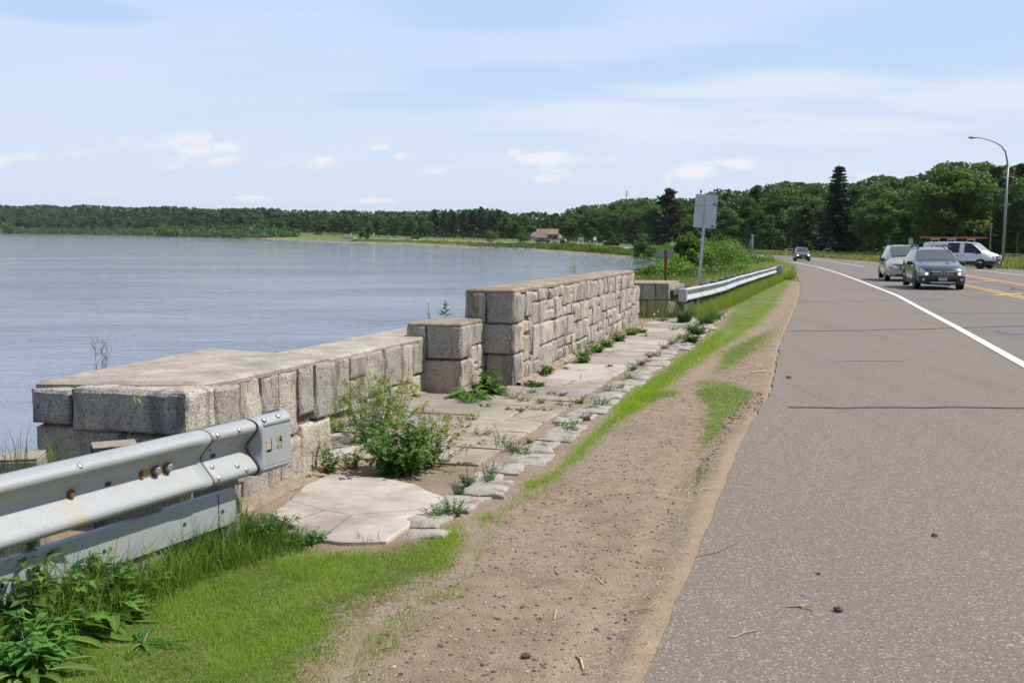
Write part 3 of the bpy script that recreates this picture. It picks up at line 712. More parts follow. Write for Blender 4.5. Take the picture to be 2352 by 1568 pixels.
def cap(poly, z0, z1, m_, parent, jit_=.012, inset=.03):
    P = np.array(list(poly) + [poly[0]], float); out = []
    for a, b in zip(P[:-1], P[1:]):
        n_ = max(2, int(np.linalg.norm(b - a) / .055))
        for k in range(n_): out.append(a + (b - a) * k / n_)
    out = np.array(out); cen_ = out.mean(0)
    ar = sum(out[i][0] * out[(i + 1) % len(out)][1] - out[(i + 1) % len(out)][0] * out[i][1] for i in range(len(out)))
    if ar < 0: out = out[::-1]
    t_ = np.roll(out, -1, 0) - np.roll(out, 1, 0); nn = np.stack([t_[:, 1], -t_[:, 0]], 1); nn /= np.linalg.norm(nn, axis=1)[:, None]
    jn = np.array([noise.noise(Vector((q[0] * 6, q[1] * 6, 5))) + .7 * noise.noise(Vector((q[0] * 19, q[1] * 19, 2))) for q in out]) * jit_
    b0 = out + nn * jn[:, None]; n_ = len(out); mb = MB()
    rings = [np.c_[b0, np.full(n_, z0)], np.c_[b0 + nn * .003, np.full(n_, z0 + (z1 - z0) * .6)], np.c_[b0 - nn * .016, np.full(n_, z1 - .006)]]
    rings.append(np.c_[b0 - nn * (inset + .01), np.full(n_, z1 + .002)])
    V = np.concatenate(rings); F = [(r * n_ + i, r * n_ + (i + 1) % n_, (r + 1) * n_ + (i + 1) % n_, (r + 1) * n_ + i) for r in range(len(rings) - 1) for i in range(n_)]
    mb.add(Wa(V), F); mb.add(Wa(rings[-1]), [tuple(range(n_))]); return mb.build('coping', m_, parent, smooth=True, angle=45)
def core(polys, parent):
    mb = MB()
    for poly, z1 in polys:
        mb2 = MB(); mb2.prism([tuple(q) for q in poly], -.35, z1); mb.add(Wa(mb2.v[0]), [tuple(f) for f in _faces(mb2)])
    return mb.build('mortar', M['mortar'], parent)
def _faces(mb):
    out = []; k = 0; L = np.concatenate(mb.f); 
    for t_ in np.concatenate(mb.t): out.append(L[k:k + t_]); k += t_
    return out
def base(xw, yw): x, y = W(xw, yw); return (x, y, g1(x, y))

# --- end pier standing nearest the camera
rng = random.Random(4)
t_ = thing('stone_pier', base(-3.55, 5.3), 'broad low granite pier with cracked concrete top, behind the steel rail end', 'stone pier')
mb = MB(); XF = -3.51; XB = -4.60; Y0 = 5.26; Y1 = 7.14; HT = .80
stone(mb, XB, XB + .27, Y0, Y0 + .4, .59, HT); stone(mb, XB + .30, XF, Y0 - .005, Y0 + .30, .565, HT + .012, bulge=.012)
stone(mb, XB, XB + .62, Y0 + .03, Y0 + .4, .27, .565); stone(mb, XB + .645, XF - .02, Y0 + .03, Y0 + .25, .27, .545); stone(mb, XB, XB + .5, Y0 + .02, Y0 + .4, -.12, .25); stone(mb, XB + .52, XF, Y0 + .02, Y0 + .3, -.12, .25)
for c_ in ((5.575, 5.86, .50, .80), (5.88, 6.12, .27, .80), (6.14, 6.36, .55, .80), (6.14, 6.36, .29, .53), (6.38, 6.63, .34, .80), (6.65, 6.88, .46, .80), (6.90, 7.14, .40, .80),
           (5.58, 5.86, .16, .48), (5.30, 5.55, .20, .53), (5.88, 6.18, -.10, .25), (6.20, 6.36, -.1, .27), (6.38, 6.66, -.1, .32), (6.68, 7.14, -.1, .38), (6.68, 6.88, .40, .44), (5.30, 5.86, -.1, .15)):
    if c_[3] - c_[2] > .06: stone(mb, XF - .25, XF + rng.uniform(-.012, .012), c_[0], c_[1], c_[2], c_[3])
for y_ in np.arange(Y0 + .42, Y1 - .05, .42): stone(mb, XB - .16, XB + .1, y_, min(y_ + .4, 7.42), .35, HT - .03); stone(mb, XB - .16, XB + .1, y_, min(y_ + .4, 7.45), -.1, .33)
stone(mb, XB - .1, XF - .1, Y1 - .2, Y1 + .0, .0, HT, faces='y+')
mb.build('masonry', M['granite'], t_, smooth=True, angle=21)
core([([(XF - .045, Y0 + .05), (XF - .045, Y1 - .01), (XB - .1, 7.42), (XB + .04, Y0 + .05)], HT - .03)], t_)
cap([(XB + .02, Y0 + .03), (XF - .43, Y0 + .18), (XF - .08, Y0 + .26), (XF - .01, Y0 + .52), (XF - .01, Y1 + .01), (XB - .17, 7.50), (XB - .06, Y0 + .6)], HT, HT + .042, M['cap_concrete_grey'], t_, .016)

# --- low wall set back behind the pier
t_ = thing('low_wall', base(-4.27, 7.2), 'long low granite wall joining the near pier to the stepped pillar', 'stone wall')
mb = MB(); XF = -4.27; XB = -5.02
cells = [(7.16, 7.55, .0, .61), (7.57, 8.0, .36, .61), (7.57, 7.8, .0, .34), (7.82, 8.1, .0, .34), (8.02, 8.35, .36, .61), (8.12, 8.35, .0, .34), (8.37, 8.62, .24, .61), (8.64, 9.1, .12, .61), (8.37, 8.62, -.1, .22), (9.12, 9.5, .40, .61), (9.12, 9.5, -.1, .38),
         (9.52, 9.95, .16, .61), (9.97, 10.4, .20, .61), (10.42, 10.75, .18, .61), (10.77, 11.14, .25, .61), (9.52, 10.1, -.1, .14), (10.12, 10.6, -.1, .18), (10.62, 11.14, -.1, .23)]
for c_ in cells: stone(mb, XF - .22, XF + rng.uniform(-.012, .012), *c_)
for y_ in np.arange(7.1, 12.4, .55): stone(mb, XB - .02, XB + .2, y_, y_ + .53, -.3, .55, faces='x-y+', res=.08)
mb.build('masonry', M['granite'], t_, smooth=True, angle=21)
core([([(XF - .045, 7.0), (XF - .045, 11.3), (-4.52, 11.32), (-4.52, 12.7), (XB + .04, 12.7), (XB + .04, 7.4)], .58)], t_)
cap([(XF - .005, 7.15), (XF - .0, 11.11), (XB - .02, 11.14), (XB + .02, 9.6), (XB - .03, 7.46)], .605, .65, M['cap_concrete_grey'], t_, .016)
cap([(-4.56, 11.15), (-4.56, 12.72), (XB - .04, 12.75), (XB - .02, 11.15)], .60, .648, M['cap_concrete_grey'], t_, .014)

def pillar(label, xf, xb, y0, y1, H, side_cells, seed):
    rng = random.Random(seed); t_ = thing('stone_pillar', base(xf, y0), label, 'stone pillar'); mb = MB(); xm = xb + (xf - xb) * .36
    z = H - .042; ch = z / 2
    stone(mb, xm + .012, xf, y0, y0 + (y1 - y0) * .42, ch + .02, z, bulge=.012); stone(mb, xb, xm - .012, y0, y0 + .3, ch + .02, z)
    stone(mb, xb, xf, y0, y0 + (y1 - y0) * .55, -.12, ch - .01, bulge=.012)
    for c_ in side_cells: stone(mb, xf - .2, xf - .01 + rng.uniform(-.01, .01), y0 + (y1 - y0) * c_[0], y0 + (y1 - y0) * c_[1], c_[2] * z, c_[3] * z)
    stone(mb, xb, xb + .2, y0 + .31, y1, -.1, z, faces='x-z+', res=.08); stone(mb, xb, xf, y1 - .2, y1, -.1, z, faces='y+', res=.08)
    mb.build('masonry', M['granite'], t_, smooth=True, angle=21)
    core([([(xf - .05, y0 + .05), (xf - .05, y1 - .02), (xb + .05, y1 - .02), (xb + .05, y0 + .05)], z - .02)], t_)
    cap([(xf - .008, y0 + .006), (xf - .008, y1), (xb + .01, y1), (xb + .01, y0 + .006)], z - .005, H, M['cap_concrete'], t_, .013); return t_
pillar('squat granite pillar between the low wall and the tall wall', -3.83, -4.49, 11.12, 11.96, .81, [(.44, 1, .68, 1), (.44, .72, .40, .66), (.74, 1, .30, .66), (.57, 1, -.1, .28), (.57, .72, .28, .38)], 5)

# --- tall central wall
rng = random.Random(11)
t_ = thing('tall_wall', base(-3.5, 12.0), 'tall granite parapet wall with a tan concrete top, highest of the masonry', 'stone wall')
AX0, AX1 = -3.46, -3.83; YA, YB = 12.0, 22.85
def xface(y): return AX0 + (AX1 - AX0) * (y - YA) / (YB - YA)
def tf(P): P = P.copy(); P[:, 0] += xface(P[:, 1]); return P
mb = MB(); H = 1.16; HT = 1.115; T_ = .62; c3 = [(-.12, .365), (.385, .735), (.755, HT)]
for (z0, z1), xm, dy in zip(c3, (-.36, -.62, -.34), (.22, .20, .30)):
    stone(mb, xm if xm > -.6 else -.6, 0, YA, YA + dy, z0, z1, tf=tf, bulge=.012, res=.035)
    if xm > -.6: stone(mb, -.62, xm - (.028 if z0 > .7 else .015), YA, YA + .3, z0, z1, tf=tf, bulge=.012)
cells = [(YA + .235, YA + .50, -.12, .365), (YA + .215, YA + .48, .385, .735), (YA + .315, YA + .62, .755, HT)]
cells += [(YA + .52, YA + .82, -.12, .22), (YA + .50, YA + .82, .60, .735), (YA + .52, YA + .82, .24, .58), (YA + .64, YA + .96, .80, HT)]
cells += [(YA + .84, YA + .975, -.12, .30), (YA + .84, YA + .975, .32, .785)]
cells += skew(pack(YA + .98, YB - .3, -.10, HT, rng, .165, .152), rng)
cells += [(YB - .29, YB, .80, HT), (YB - .29, YB, .42, .78), (YB - .29, YB, -.1, .40)]
for c_ in cells: 
    rr_ = .042 if c_[0] < 17 else .06
    off = rng.uniform(-.020, .014)
    jg = rng.choice([.004, .008, .016, .026])
    stone(mb, -.2, off, c_[0] + .0025, c_[1] - .0025, c_[2] + .004, c_[3] - jg, tf=tf, res=rr_, bulge=rng.uniform(.004, .016), amp=.015)
for y_ in np.arange(YA + .3, YB - .3, .6): stone(mb, -T_, -T_ + .2, y_, y_ + .58, -.5, HT, faces='x-', res=.1, tf=tf)
stone(mb, -T_, 0, YB - .2, YB, -.2, HT, faces='y+', res=.1, tf=tf)
mb.build('masonry', M['granite'], t_, smooth=True, angle=21)
core([([(AX0 - .045, YA + .05), (AX1 - .045, YB - .03), (AX1 - T_ + .04, YB - .03), (AX0 - T_ + .04, YA + .05)], HT - .02)], t_)
cap([(AX0 - .008, YA + .01), (AX1 - .008, YB - .02), (AX1 - T_ + .0, YB - .02), (AX0 - T_ + .01, YA + .01)], HT - .004, H + .008, M['cap_concrete'], t_, .016)

pillar('granite pillar squeezed between the far end of the tall wall and the far pier', -3.86, -4.5, 22.9, 23.75, .80, [(0, .5, .5, 1), (.52, 1, .62, 1), (.5, 1, .2, .6), (.5, 1, -.1, .18)], 6)
# --- far pier
t_ = thing('stone_pier', base(-3.35, 25.0), 'far granite pier of square blocks where the distant guardrail begins', 'stone pier')
mb = MB(); XF = -3.36; XB = -4.65; Y0 = 24.98; Y1 = 26.9
for x0, x1, z0, z1 in ((XF - .30, XF, .42, .78), (XF - .92, XF - .34, .42, .78), (XB, XF - .95, .42, .78), (XF - .50, XF, -.1, .39), (XF - .92, XF - .54, -.1, .39), (XB, XF - .95, -.1, .39)):
    stone(mb, x0, x1, Y0, Y0 + .35, z0, z1, tint=rng.uniform(.1, .5), bulge=.01)
for c_ in ((.36, .8, .40, .78), (.82, 1.3, .5, .78), (1.32, 1.9, .38, .78), (.36, .9, -.1, .38), (.92, 1.4, -.1, .48), (1.42, 1.9, -.1, .36)): stone(mb, XF - .2, XF, Y0 + c_[0], Y0 + c_[1], c_[2], c_[3])
stone(mb, XB, XB + .2, Y0 + .4, Y1, -.1, .78, faces='x-', res=.1); stone(mb, XB, XF, Y1 - .2, Y1, -.1, .78, faces='y+', res=.1)
mb.build('masonry', M['granite'], t_, smooth=True, angle=21); core([([(XF - .03, Y0 + .03), (XF - .03, Y1), (XB + .03, Y1), (XB + .03, Y0 + .03)], .765)], t_)
cap([(XF - .008, Y0 + .0), (XF - .008, Y1), (XB, Y1), (XB, Y0)], .775, .825, M['cap_concrete'], t_, .013)
t_ = thing('low_wall', base(-4.25, 23.8), 'short low granite wall half hidden between the far pillar and far pier', 'stone wall')
mb = MB()
for y_ in (23.78, 24.2, 24.6): stone(mb, -4.5, -4.27, y_, y_ + .38, .3, .6); stone(mb, -4.5, -4.27, y_, y_ + .38, -.1, .28)
mb.build('masonry', M['granite'], t_, smooth=True, angle=21); core([([(-4.3, 23.77), (-4.3, 24.96), (-4.95, 24.96), (-4.95, 23.77)], .6)], t_)
cap([(-4.27, 23.77), (-4.27, 24.96), (-4.97, 24.96), (-4.97, 23.77)], .6, .65, M['cap_concrete_grey'], t_, .012)

# ------------------------------------------------------------------ flagstone apron and kerb stones
pav = bpy.data.objects.new('pavement', None); col.objects.link(pav); pav.location = base(-2.9, 9); tag(pav, kind='structure')
rng = random.Random(21)
def flag(poly_w, m_, lift=.022, name='paving_slab', dome=.0, jit_=.012, par=pav):
    P = np.array(list(poly_w) + [poly_w[0]], float); out = []
    for a, b in zip(P[:-1], P[1:]):
        n_ = max(2, int(np.linalg.norm(b - a) / .07))
        for k in range(n_): out.append(a + (b - a) * k / n_)
    out = np.array(out)
    ar = sum(out[i][0] * out[(i + 1) % len(out)][1] - out[(i + 1) % len(out)][0] * out[i][1] for i in range(len(out)))
    if ar < 0: out = out[::-1]
    out = out + np.array([(noise.noise(Vector((q[0] * 5, q[1] * 5, 1))), noise.noise(Vector((q[0] * 5, q[1] * 5, 8)))) for q in out]) * jit_ * 2.2
    cen_ = out.mean(0); n_ = len(out); dv = cen_ - out; dl = np.linalg.norm(dv, axis=1)[:, None]; u_ = dv / dl
    tx, ty = rng.uniform(-.008, .008), rng.uniform(-.006, .006)
    def zz(q, b_): return b_ + (q[:, 0] - cen_[0]) * tx + (q[:, 1] - cen_[1]) * ty + np.array([noise.noise(Vector((a[0] * 7, a[1] * 7, 4))) for a in q]) * dome
    r0 = out; r1 = out + u_ * .004; r2 = out + u_ * .018; r3 = out + dv * .35; r4 = out + dv * .7
    rings = [np.c_[r0, np.full(n_, -.05)], np.c_[r1, zz(r1, lift - .009)], np.c_[r2, zz(r2, lift)], np.c_[r3, zz(r3, lift + dome * .5)], np.c_[r4, zz(r4, lift + dome * .6)]]
    V = np.concatenate(rings + [np.array([[*cen_, lift + dome * .6]])]); F = [(r * n_ + i, r * n_ + (i + 1) % n_, (r + 1) * n_ + (i + 1) % n_, (r + 1) * n_ + i) for r in range(4) for i in range(n_)]
    F += [(4 * n_ + i, 4 * n_ + (i + 1) % n_, 5 * n_) for i in range(n_)]
    mb = MB(); mb.add(Wa(V), F); return mb.build(name, M[m_], par, smooth=True, angle=35)
def Gw(px, py): x, y = G(px, py); return (x * WC - y * WS, x * WS + y * WC)
flag([Gw(*q) for q in ((628, 1186), (648, 1232), (781, 1253), (886, 1250), (1027, 1151), (950, 1118), (880, 1106), (760, 1098), (700, 1122))], 'slab_pale', .03)
rows = [7.40, 8.05, 8.42, 8.80, 9.40, 10.4, 10.8, 11.2, 11.9, 12.5, 14.5, 15.5, 16.4, 17.55, 18.5, 20, 21.3, 22.4, 23.4, 24.6, 25.6]
mats_ = ['slab_tan', 'slab_tan', 'slab_tan', 'slab_tan', 'slab_tan', 'slab_tan', 'slab_tan', 'slab_mauve', 'slab_tan', 'slab_pale', 'slab_pink', 'slab_mauve', 'slab_pale', 'slab_pale', 'slab_pink', 'slab_pale', 'slab_mauve', 'slab_pale', 'slab_tan', 'slab_pink']
xi = -2.42
prev = None
for k in range(len(rows) - 1):
    y0, y1 = rows[k], rows[k + 1]; xl = -3.36 if y0 >= 11.9 else -3.52
    if y0 > 16: xl = -3.56
    sk0 = (prev if prev is not None else rng.uniform(-.06, .06)); sk1 = rng.uniform(-.09, .09); prev = sk1; g_ = .016
    if k in (0, 2, 4, 8, 11, 14):
        xm = rng.uniform(-3.05, -2.8); a = rng.uniform(-.04, .04)
        flag([(xl, y0 + g_), (xm - g_, y0 + g_ + sk0 * .5), (xm + a - g_, y1 - g_ + sk1 * .5), (xl, y1 - g_)], mats_[k] if k != 4 else 'slab_tan')
        flag([(xm + g_, y0 + g_ + sk0 * .5), (xi, y0 + g_ + sk0), (xi, y1 - g_ + sk1), (xm + a + g_, y1 - g_ + sk1 * .5)], rng.choice(['slab_tan', 'slab_pink']) if k > 10 else 'slab_tan')
    else: flag([(xl, y0 + g_), (xi - rng.uniform(0, .05), y0 + g_ + sk0), (xi, y1 - g_ + sk1), (xl, y1 - g_)], mats_[k])
for poly, m_ in (([(-4.18, 7.25), (-3.56, 7.2), (-3.56, 8.25), (-4.2, 8.4)], 'slab_pale'), ([(-4.2, 8.44), (-3.55, 8.3), (-3.2, 9.5), (-4.2, 9.6)], 'slab_mauve'), ([(-4.2, 9.65), (-3.15, 9.56), (-3.4, 10.55), (-3.7, 10.95), (-4.2, 10.9)], 'slab_mauve')):
    flag(poly, m_, .036)
# kerb of rough white granite pieces
y_ = 5.45
while y_ < 26:
    L_ = rng.uniform(.22, .62) * (1 if y_ > 6.5 else .8); w_ = rng.uniform(.24, .38); x0 = -2.32 + rng.uniform(-.05, .05); a = rng.uniform(-.02, .02)
    flag([(x0, y_), (x0 + w_, y_ + a), (x0 + w_ + rng.uniform(-.04, .02), y_ + L_ - .03 + a), (x0 + rng.uniform(-.02, .02), y_ + L_ - .03)], 'granite_kerb', rng.uniform(.004, .028), 'kerb_stone', .018, .017)
    y_ += L_
# mortar skirt at the wall foot
mbs = MB()
for (x0, y0, x1, y1) in ((-3.47, 5.4, -3.49, 7.1), (-4.24, 7.2, -4.24, 11.1), (-3.43, 12.05, -3.66, 17.5), (-3.8, 11.1, -3.8, 11.9)):
    n_ = int((y1 - y0) / .12); pts = []
    for i in range(n_ + 1):
        f = i / n_; x = x0 + (x1 - x0) * f; y = y0 + (y1 - y0) * f; w_ = .07 + .05 * noise.noise(Vector((x * 3, y * 3, 2))) + .02; pts += [(x - .06, y, .05), (x + w_ * .4, y, .034), (x + w_, y, .002)]
    i = np.arange(n_)[:, None] * 3; j = np.arange(2)[None]; mbs.add(Wa(np.array(pts)), np.stack([i + j, i + j + 1, i + 4 + j, i + 3 + j], -1).reshape(-1, 4)[:, ::1])
mbs.build('mortar_fillet', M['cap_concrete'], pav, smooth=True)
# ------------------------------------------------------------------ guardrails
# W-beam section: (outward, up)
WP0 = [(.004, .156), (.024, .153), (.048, .147), (.068, .138), (.080, .126), (.083, .113), (.079, .100), (.062, .080), (.040, .057), (.016, .032), (.002, .016)]
WP = WP0 + [(a, -b) for a, b in WP0[::-1]]
FL = [(0.02, .158), (.040, .156), (.066, .148), (.082, .132), (.088, .112), (.088, .090), (.088, .070), (.088, .054), (.088, .036), (.088, .024), (.088, .010), (.088, -.010), (.088, -.024), (.088, -.036), (.088, -.054), (.088, -.070), (.088, -.090), (.088, -.112), (.082, -.132), (.066, -.148), (.040, -.156), (.02, -.158)]
def wsweep(mb, p0, p1, zc, sections, out_dir, mi=0, closed=False, n=None):
    """sections: list of (t in metres along, blend 0..1 to the flat section, extra outward, scale z)"""
    p0 = np.array(p0); p1 = np.array(p1); d = (p1 - p0) / np.linalg.norm(p1 - p0); rows = []
    for t_, bl, ex, sz in sections:
        q = p0 + d * t_; r = []
        for (a, b), (a2, b2) in zip(WP, FL):
            o_ = a * (1 - bl) + a2 * bl + ex; z = (b * (1 - bl) + b2 * bl) * sz
            x, y = q[0] + out_dir[0] * o_, q[1] + out_dir[1] * o_; r.append((x, y, float(zt(y)) + zc + z))
        rows.append(r)
    K = len(WP); V = np.array(rows).reshape(-1, 3); i = np.arange(len(rows) - 1)[:, None] * K; j = np.arange(K - 1)[None]
    mb.add(V, np.stack([i + j, i + j + 1, i + K + j + 1, i + K + j], -1).reshape(-1, 4)[:, ::-1], mi)
def bolt(mb, c, out, r=.016, h=.012, n=10):
    c = Vector(c); o = Vector(out).normalized(); mb.tube([c - o * .004, c + o * h * .5, c + o * h], [r, r * .95, r * .55], n)
# near guardrail -----------------------------------------------------
RA = np.array([-1.395, 5.80]); RB = np.array([-2.10, 4.29]); dn = (RB - RA) / np.linalg.norm(RB - RA); on = np.array([-dn[1], dn[0]])   # dn runs towards the camera's left
if on[0] < 0: on = -on
ZC = .57
near = thing('guardrail', (RA[0], RA[1], g1(*RA)), 'weathered galvanised guardrail in the lower left corner, ending at the near pier', 'guardrail')
END = np.array(RA) - dn * .18       # tip of the buffer end
def lin(a, b, n): return np.linspace(a, b, n)
mb = MB(); wsweep(mb, END, END + dn, ZC, [(t, 0, 0, 1) for t in lin(.30, .72, 8)], on); b0 = mb.build('rail_beam', M['galvanised'], near, smooth=True)
mb = MB(); wsweep(mb, END, END + dn, ZC, [(t, 0, .005 if t < .8 else 0, 1) for t in lin(.715, 3.9, 40)], on); b1 = mb.build('rail_beam', M['galvanised'], near, smooth=True)
for ob in (b0, b1):
    sm = ob.modifiers.new('thick', 'SOLIDIFY'); sm.thickness = .004; sm.offset = 0
# end shoe: flat face with two oval holes, nose curling back
mb = MB(); secs = [(.345, .0, .007, 1), (.337, .3, .007, 1.0), (.329, .68, .007, 1.0), (.321, .94, .007, 1.01), (.313, 1, .007, 1.02)]
wsweep(mb, END, END + dn, ZC, secs, on)
d2 = dn; K = 21
def endpt(t, ex, z):
    q = END + dn * t + on * ex; return (q[0], q[1], float(zt(q[1])) + ZC + z)
# flat plate made as a grid with oval holes cut out
NT_, NZ = 50, 40; grid = {}
V = []; F = []
def exo(t): return .095 if t > .075 else .095 - .075 * ((.075 - t) / .075) ** 1.6
def hz(t, z): 
    s_ = 1.02 if t > .10 else 1.02 - .30 * ((.10 - t) / .10) ** 1.5 * (1 if z < 0 else -.10); return z * s_
ts = list(np.linspace(.313, 0, NT_)); zs = list(np.linspace(-.112, .112, NZ))
hole = [(.262, .0), (.172, .005)]
for i, t in enumerate(ts):
    for j, z in enumerate(zs):
        tt_, zz_ = t, z
        for hc, hz_ in hole:      # snap the rim of the grid onto the ellipse
            dx = (tt_ - hc) / .026; dz = (zz_ - hz_) / .044; r = math.hypot(dx, dz)
            if .72 < r < 1.28 and r > 1e-6:
                tt_ = hc + (tt_ - hc) / r; zz_ = hz_ + (zz_ - hz_) / r
        V.append(endpt(tt_, exo(tt_), hz(tt_, zz_)))
for i in range(NT_ - 1):
    for j in range(NZ - 1):
        tc = (ts[i] + ts[i + 1]) / 2; zc_ = (zs[j] + zs[j + 1]) / 2
        if any(((tc - hc) / .026) ** 2 + ((zc_ - hz_) / .044) ** 2 < .98 for hc, hz_ in hole): continue
        F.append((i * NZ + j, (i + 1) * NZ + j, (i + 1) * NZ + j + 1, i * NZ + j + 1))
mb.add(V, F)
for sg in (1, -1):   # rolled top and bottom edges
    rows = []
    for t in ts[::2] + [0.0]:
        sc_ = hz(t, .112 * sg) / (.112 * sg); e_ = exo(t)
        rows.append([endpt(t, e_ - a, sg * b * sc_ / 1.0) for a, b in ((0, .112), (.006, .130), (.022, .146), (.048, .155), (.075, .158))])
    K2 = 5; V = np.array(rows).reshape(-1, 3); i = np.arange(len(rows) - 1)[:, None] * K2; j = np.arange(K2 - 1)[None]; mb.add(V, np.stack([i + j, i + j + 1, i + K2 + j + 1, i + K2 + j], -1).reshape(-1, 4))
es = mb.build('end_shoe', M['galvanised'], near, smooth=True); sm = es.modifiers.new('thick', 'SOLIDIFY'); sm.thickness = .005; sm.offset = -1
# dark seams where sheets overlap
def seam(t, ex, nm='seam'):
    mb = MB(); pts = []
    for a, b in WP:
        q = END + dn * t + on * (a + ex); pts.append((q[0], q[1], float(zt(q[1])) + ZC + b))
    mb.tube(pts, .0036, 5); mb.build(nm, M['seam_dark'], near)
seam(.712, .0065); seam(.349, .0085); seam(1.02, .003) if False else None
mb = MB()
for t_, (a, b) in ((.66, (.078, .128)), (.66, (.030, .046)), (.66, (.034, -.050)), (.66, (.078, -.104)), (.49, (.078, .128)), (.50, (.030, .046)), (.49, (.058, -.075)), (.29, (.086, .150)), (.16, (.080, .152)), (.44, (.078, -.1)), (1.55, (.072, .134))):
    q = END + dn * t_ + on * (a + .004); up_ = .9 if b > .1 else (-.2 if b > 0 else .4)
    mb = MB(); bolt(mb, (q[0], q[1], float(zt(q[1])) + ZC + b), (on[0], on[1], up_), .0145, .006, 12)
    mb.build('splice_bolt', M['bolt_steel'], near, smooth=True, angle=30)
for t_, z in ((.615, .0), (1.33, -.002), (2.6, 0)):
    mb = MB(); q = END + dn * t_ + on * .006; mb.box((q[0], q[1], float(zt(q[1])) + ZC + z), (.034, .006, .018), math.atan2(dn[1], dn[0]), .002); mb.build('slot', M['seam_dark'], near)
# two big rusty bolts over a rust patch
mb = MB(); q0 = END + dn * 1.02 + on * .0065; rot_ = math.atan2(dn[1], dn[0])
mb.box((q0[0], q0[1], float(zt(q0[1])) + ZC + .0), (.19, .006, .088), rot_, .002); mb.build('rust_plate', M['rust_stain'], near)
for t_ in (.955, 1.035):
    mb = MB(); q = END + dn * t_ + on * .010; c_ = Vector((q[0], q[1], float(zt(q[1])) + ZC + .004)); o3 = Vector((on[0], on[1], .0))
    mb.tube([c_, c_ + o3 * .006], .030, 14); w1_ = mb.build('washer', M['rust'], near, angle=30)
    mb = MB(); mb.tube([c_ + o3 * .006, c_ + o3 * .022, c_ + o3 * .027], [.0225, .0225, .017], 6); mb.build('bolt', M['bolt_steel'], near)
mb = MB(); q = END + dn * 1.125 + on * .008; mb.box((q[0], q[1], float(zt(q[1])) + ZC), (.02, .01, .085), rot_, .003); mb.build('rust_edge', M['rust'], near)
mb = MB(); q = END + dn * 1.545 + on * .008; c_ = Vector((q[0], q[1], float(zt(q[1])) + ZC - .004)); mb.tube([c_, c_ + Vector((on[0], on[1], 0)) * .014], [.024, .014], 12); mb.build('bolt', M['rust'], near, smooth=True, angle=40)
# lower rub rail (channel)
def rub(name, a, b, zc, h, parent, d=.04, m_='galvanised'):
    a = np.array(a); b = np.array(b); dd = (b - a) / np.linalg.norm(b - a); o_ = np.array([-dd[1], dd[0]]); 
    if o_[0] < 0: o_ = -o_
    sec = [(-.045, h / 2 - .006), (-.045, h / 2), (-.006, h / 2), (0, h / 2 - .006), (0, -h / 2 + .006), (-.006, -h / 2), (-.045, -h / 2)]
    mb = MB(); V = []
    for q in (a, (a + b) / 2, b):
        for e, z in sec:
            x, y = q[0] + o_[0] * e, q[1] + o_[1] * e; V.append((x, y, float(zt(y)) + zc + z))
    K = len(sec); F = [(r * K + i, r * K + i + 1, (r + 1) * K + i + 1, (r + 1) * K + i) for r in range(2) for i in range(K - 1)]
    mb.add(V, F); o = mb.build(name, M[m_], parent); s_ = o.modifiers.new('thick', 'SOLIDIFY'); s_.thickness = .005; return o, dd, o_
Ra = END + dn * .42 - on * .02; Rb = END + dn * 4.0 - on * .02
rub('rub_rail', Ra, Rb, .255, .185, near)
mb = MB()
for t_ in (.53, .82, 1.35, 1.9):
    q = END + dn * t_ - on * .017; c_ = Vector((q[0], q[1], float(zt(q[1])) + .25)); mb = MB(); mb.tube([c_, c_ + Vector((on[0], on[1], 0)) * .006], .010, 8); mb.build('rub_rail_hole', M['seam_dark'], near)
q = END + dn * .56 - on * .016; mb = MB(); mb.box((q[0], q[1], g1(*q) + .255), (.006, .004, .18), rot_); mb.build('rub_rail_joint', M['seam_dark'], near)
for t_, w_, zt_, back in ((1.04, .20, .47, .02), (2.36, .2, .47, .02)):
    mb = MB(); q = END + dn * t_ - on * (back + .12); mb.box((q[0], q[1], g1(*q) + zt_ / 2 - .15), (w_, .20, zt_ + .3), rot_, .006); mb.build('post', M['old_wood'], near)
mb = MB(); q = END + dn * .40 - on * .17; mb.box((q[0], q[1], g1(*q) + .16), (.15, .2, .44), rot_, .006); mb.build('post', M['old_wood'], near)
# old timber stubs behind the near rail
def stub(px, py, Y, size, H, label, rz, m_='old_wood'):
    P = at(px, py, Y); z0 = gz(P.x, P.y); o = thing('timber_post', (P.x, P.y, z0), label, 'post', rz=rz); mb = MB(); h = P.z - z0
    mb.box((0, 0, h / 2 - .15), (size[0], size[1], h + .3), 0, .008); mb.build('shaft', M[m_], o, local=True)
    mb = MB(); mb.box((0, 0, h + .006), (size[0] * .97, size[1] * .97, .012), 0, .004); mb.build('weathered_top', M['pile_wood'], o, local=True); return o
stub(46, 1049, 5.15, (.21, .21), .6, 'grey square timber post top behind the rail at the left edge', R(12))
stub(262, 1022, 5.7, (.24, .17), .6, 'near black post with a pale plank top behind the rail', R(25), 'black_wood')  # near-black shaft under a paler plank top

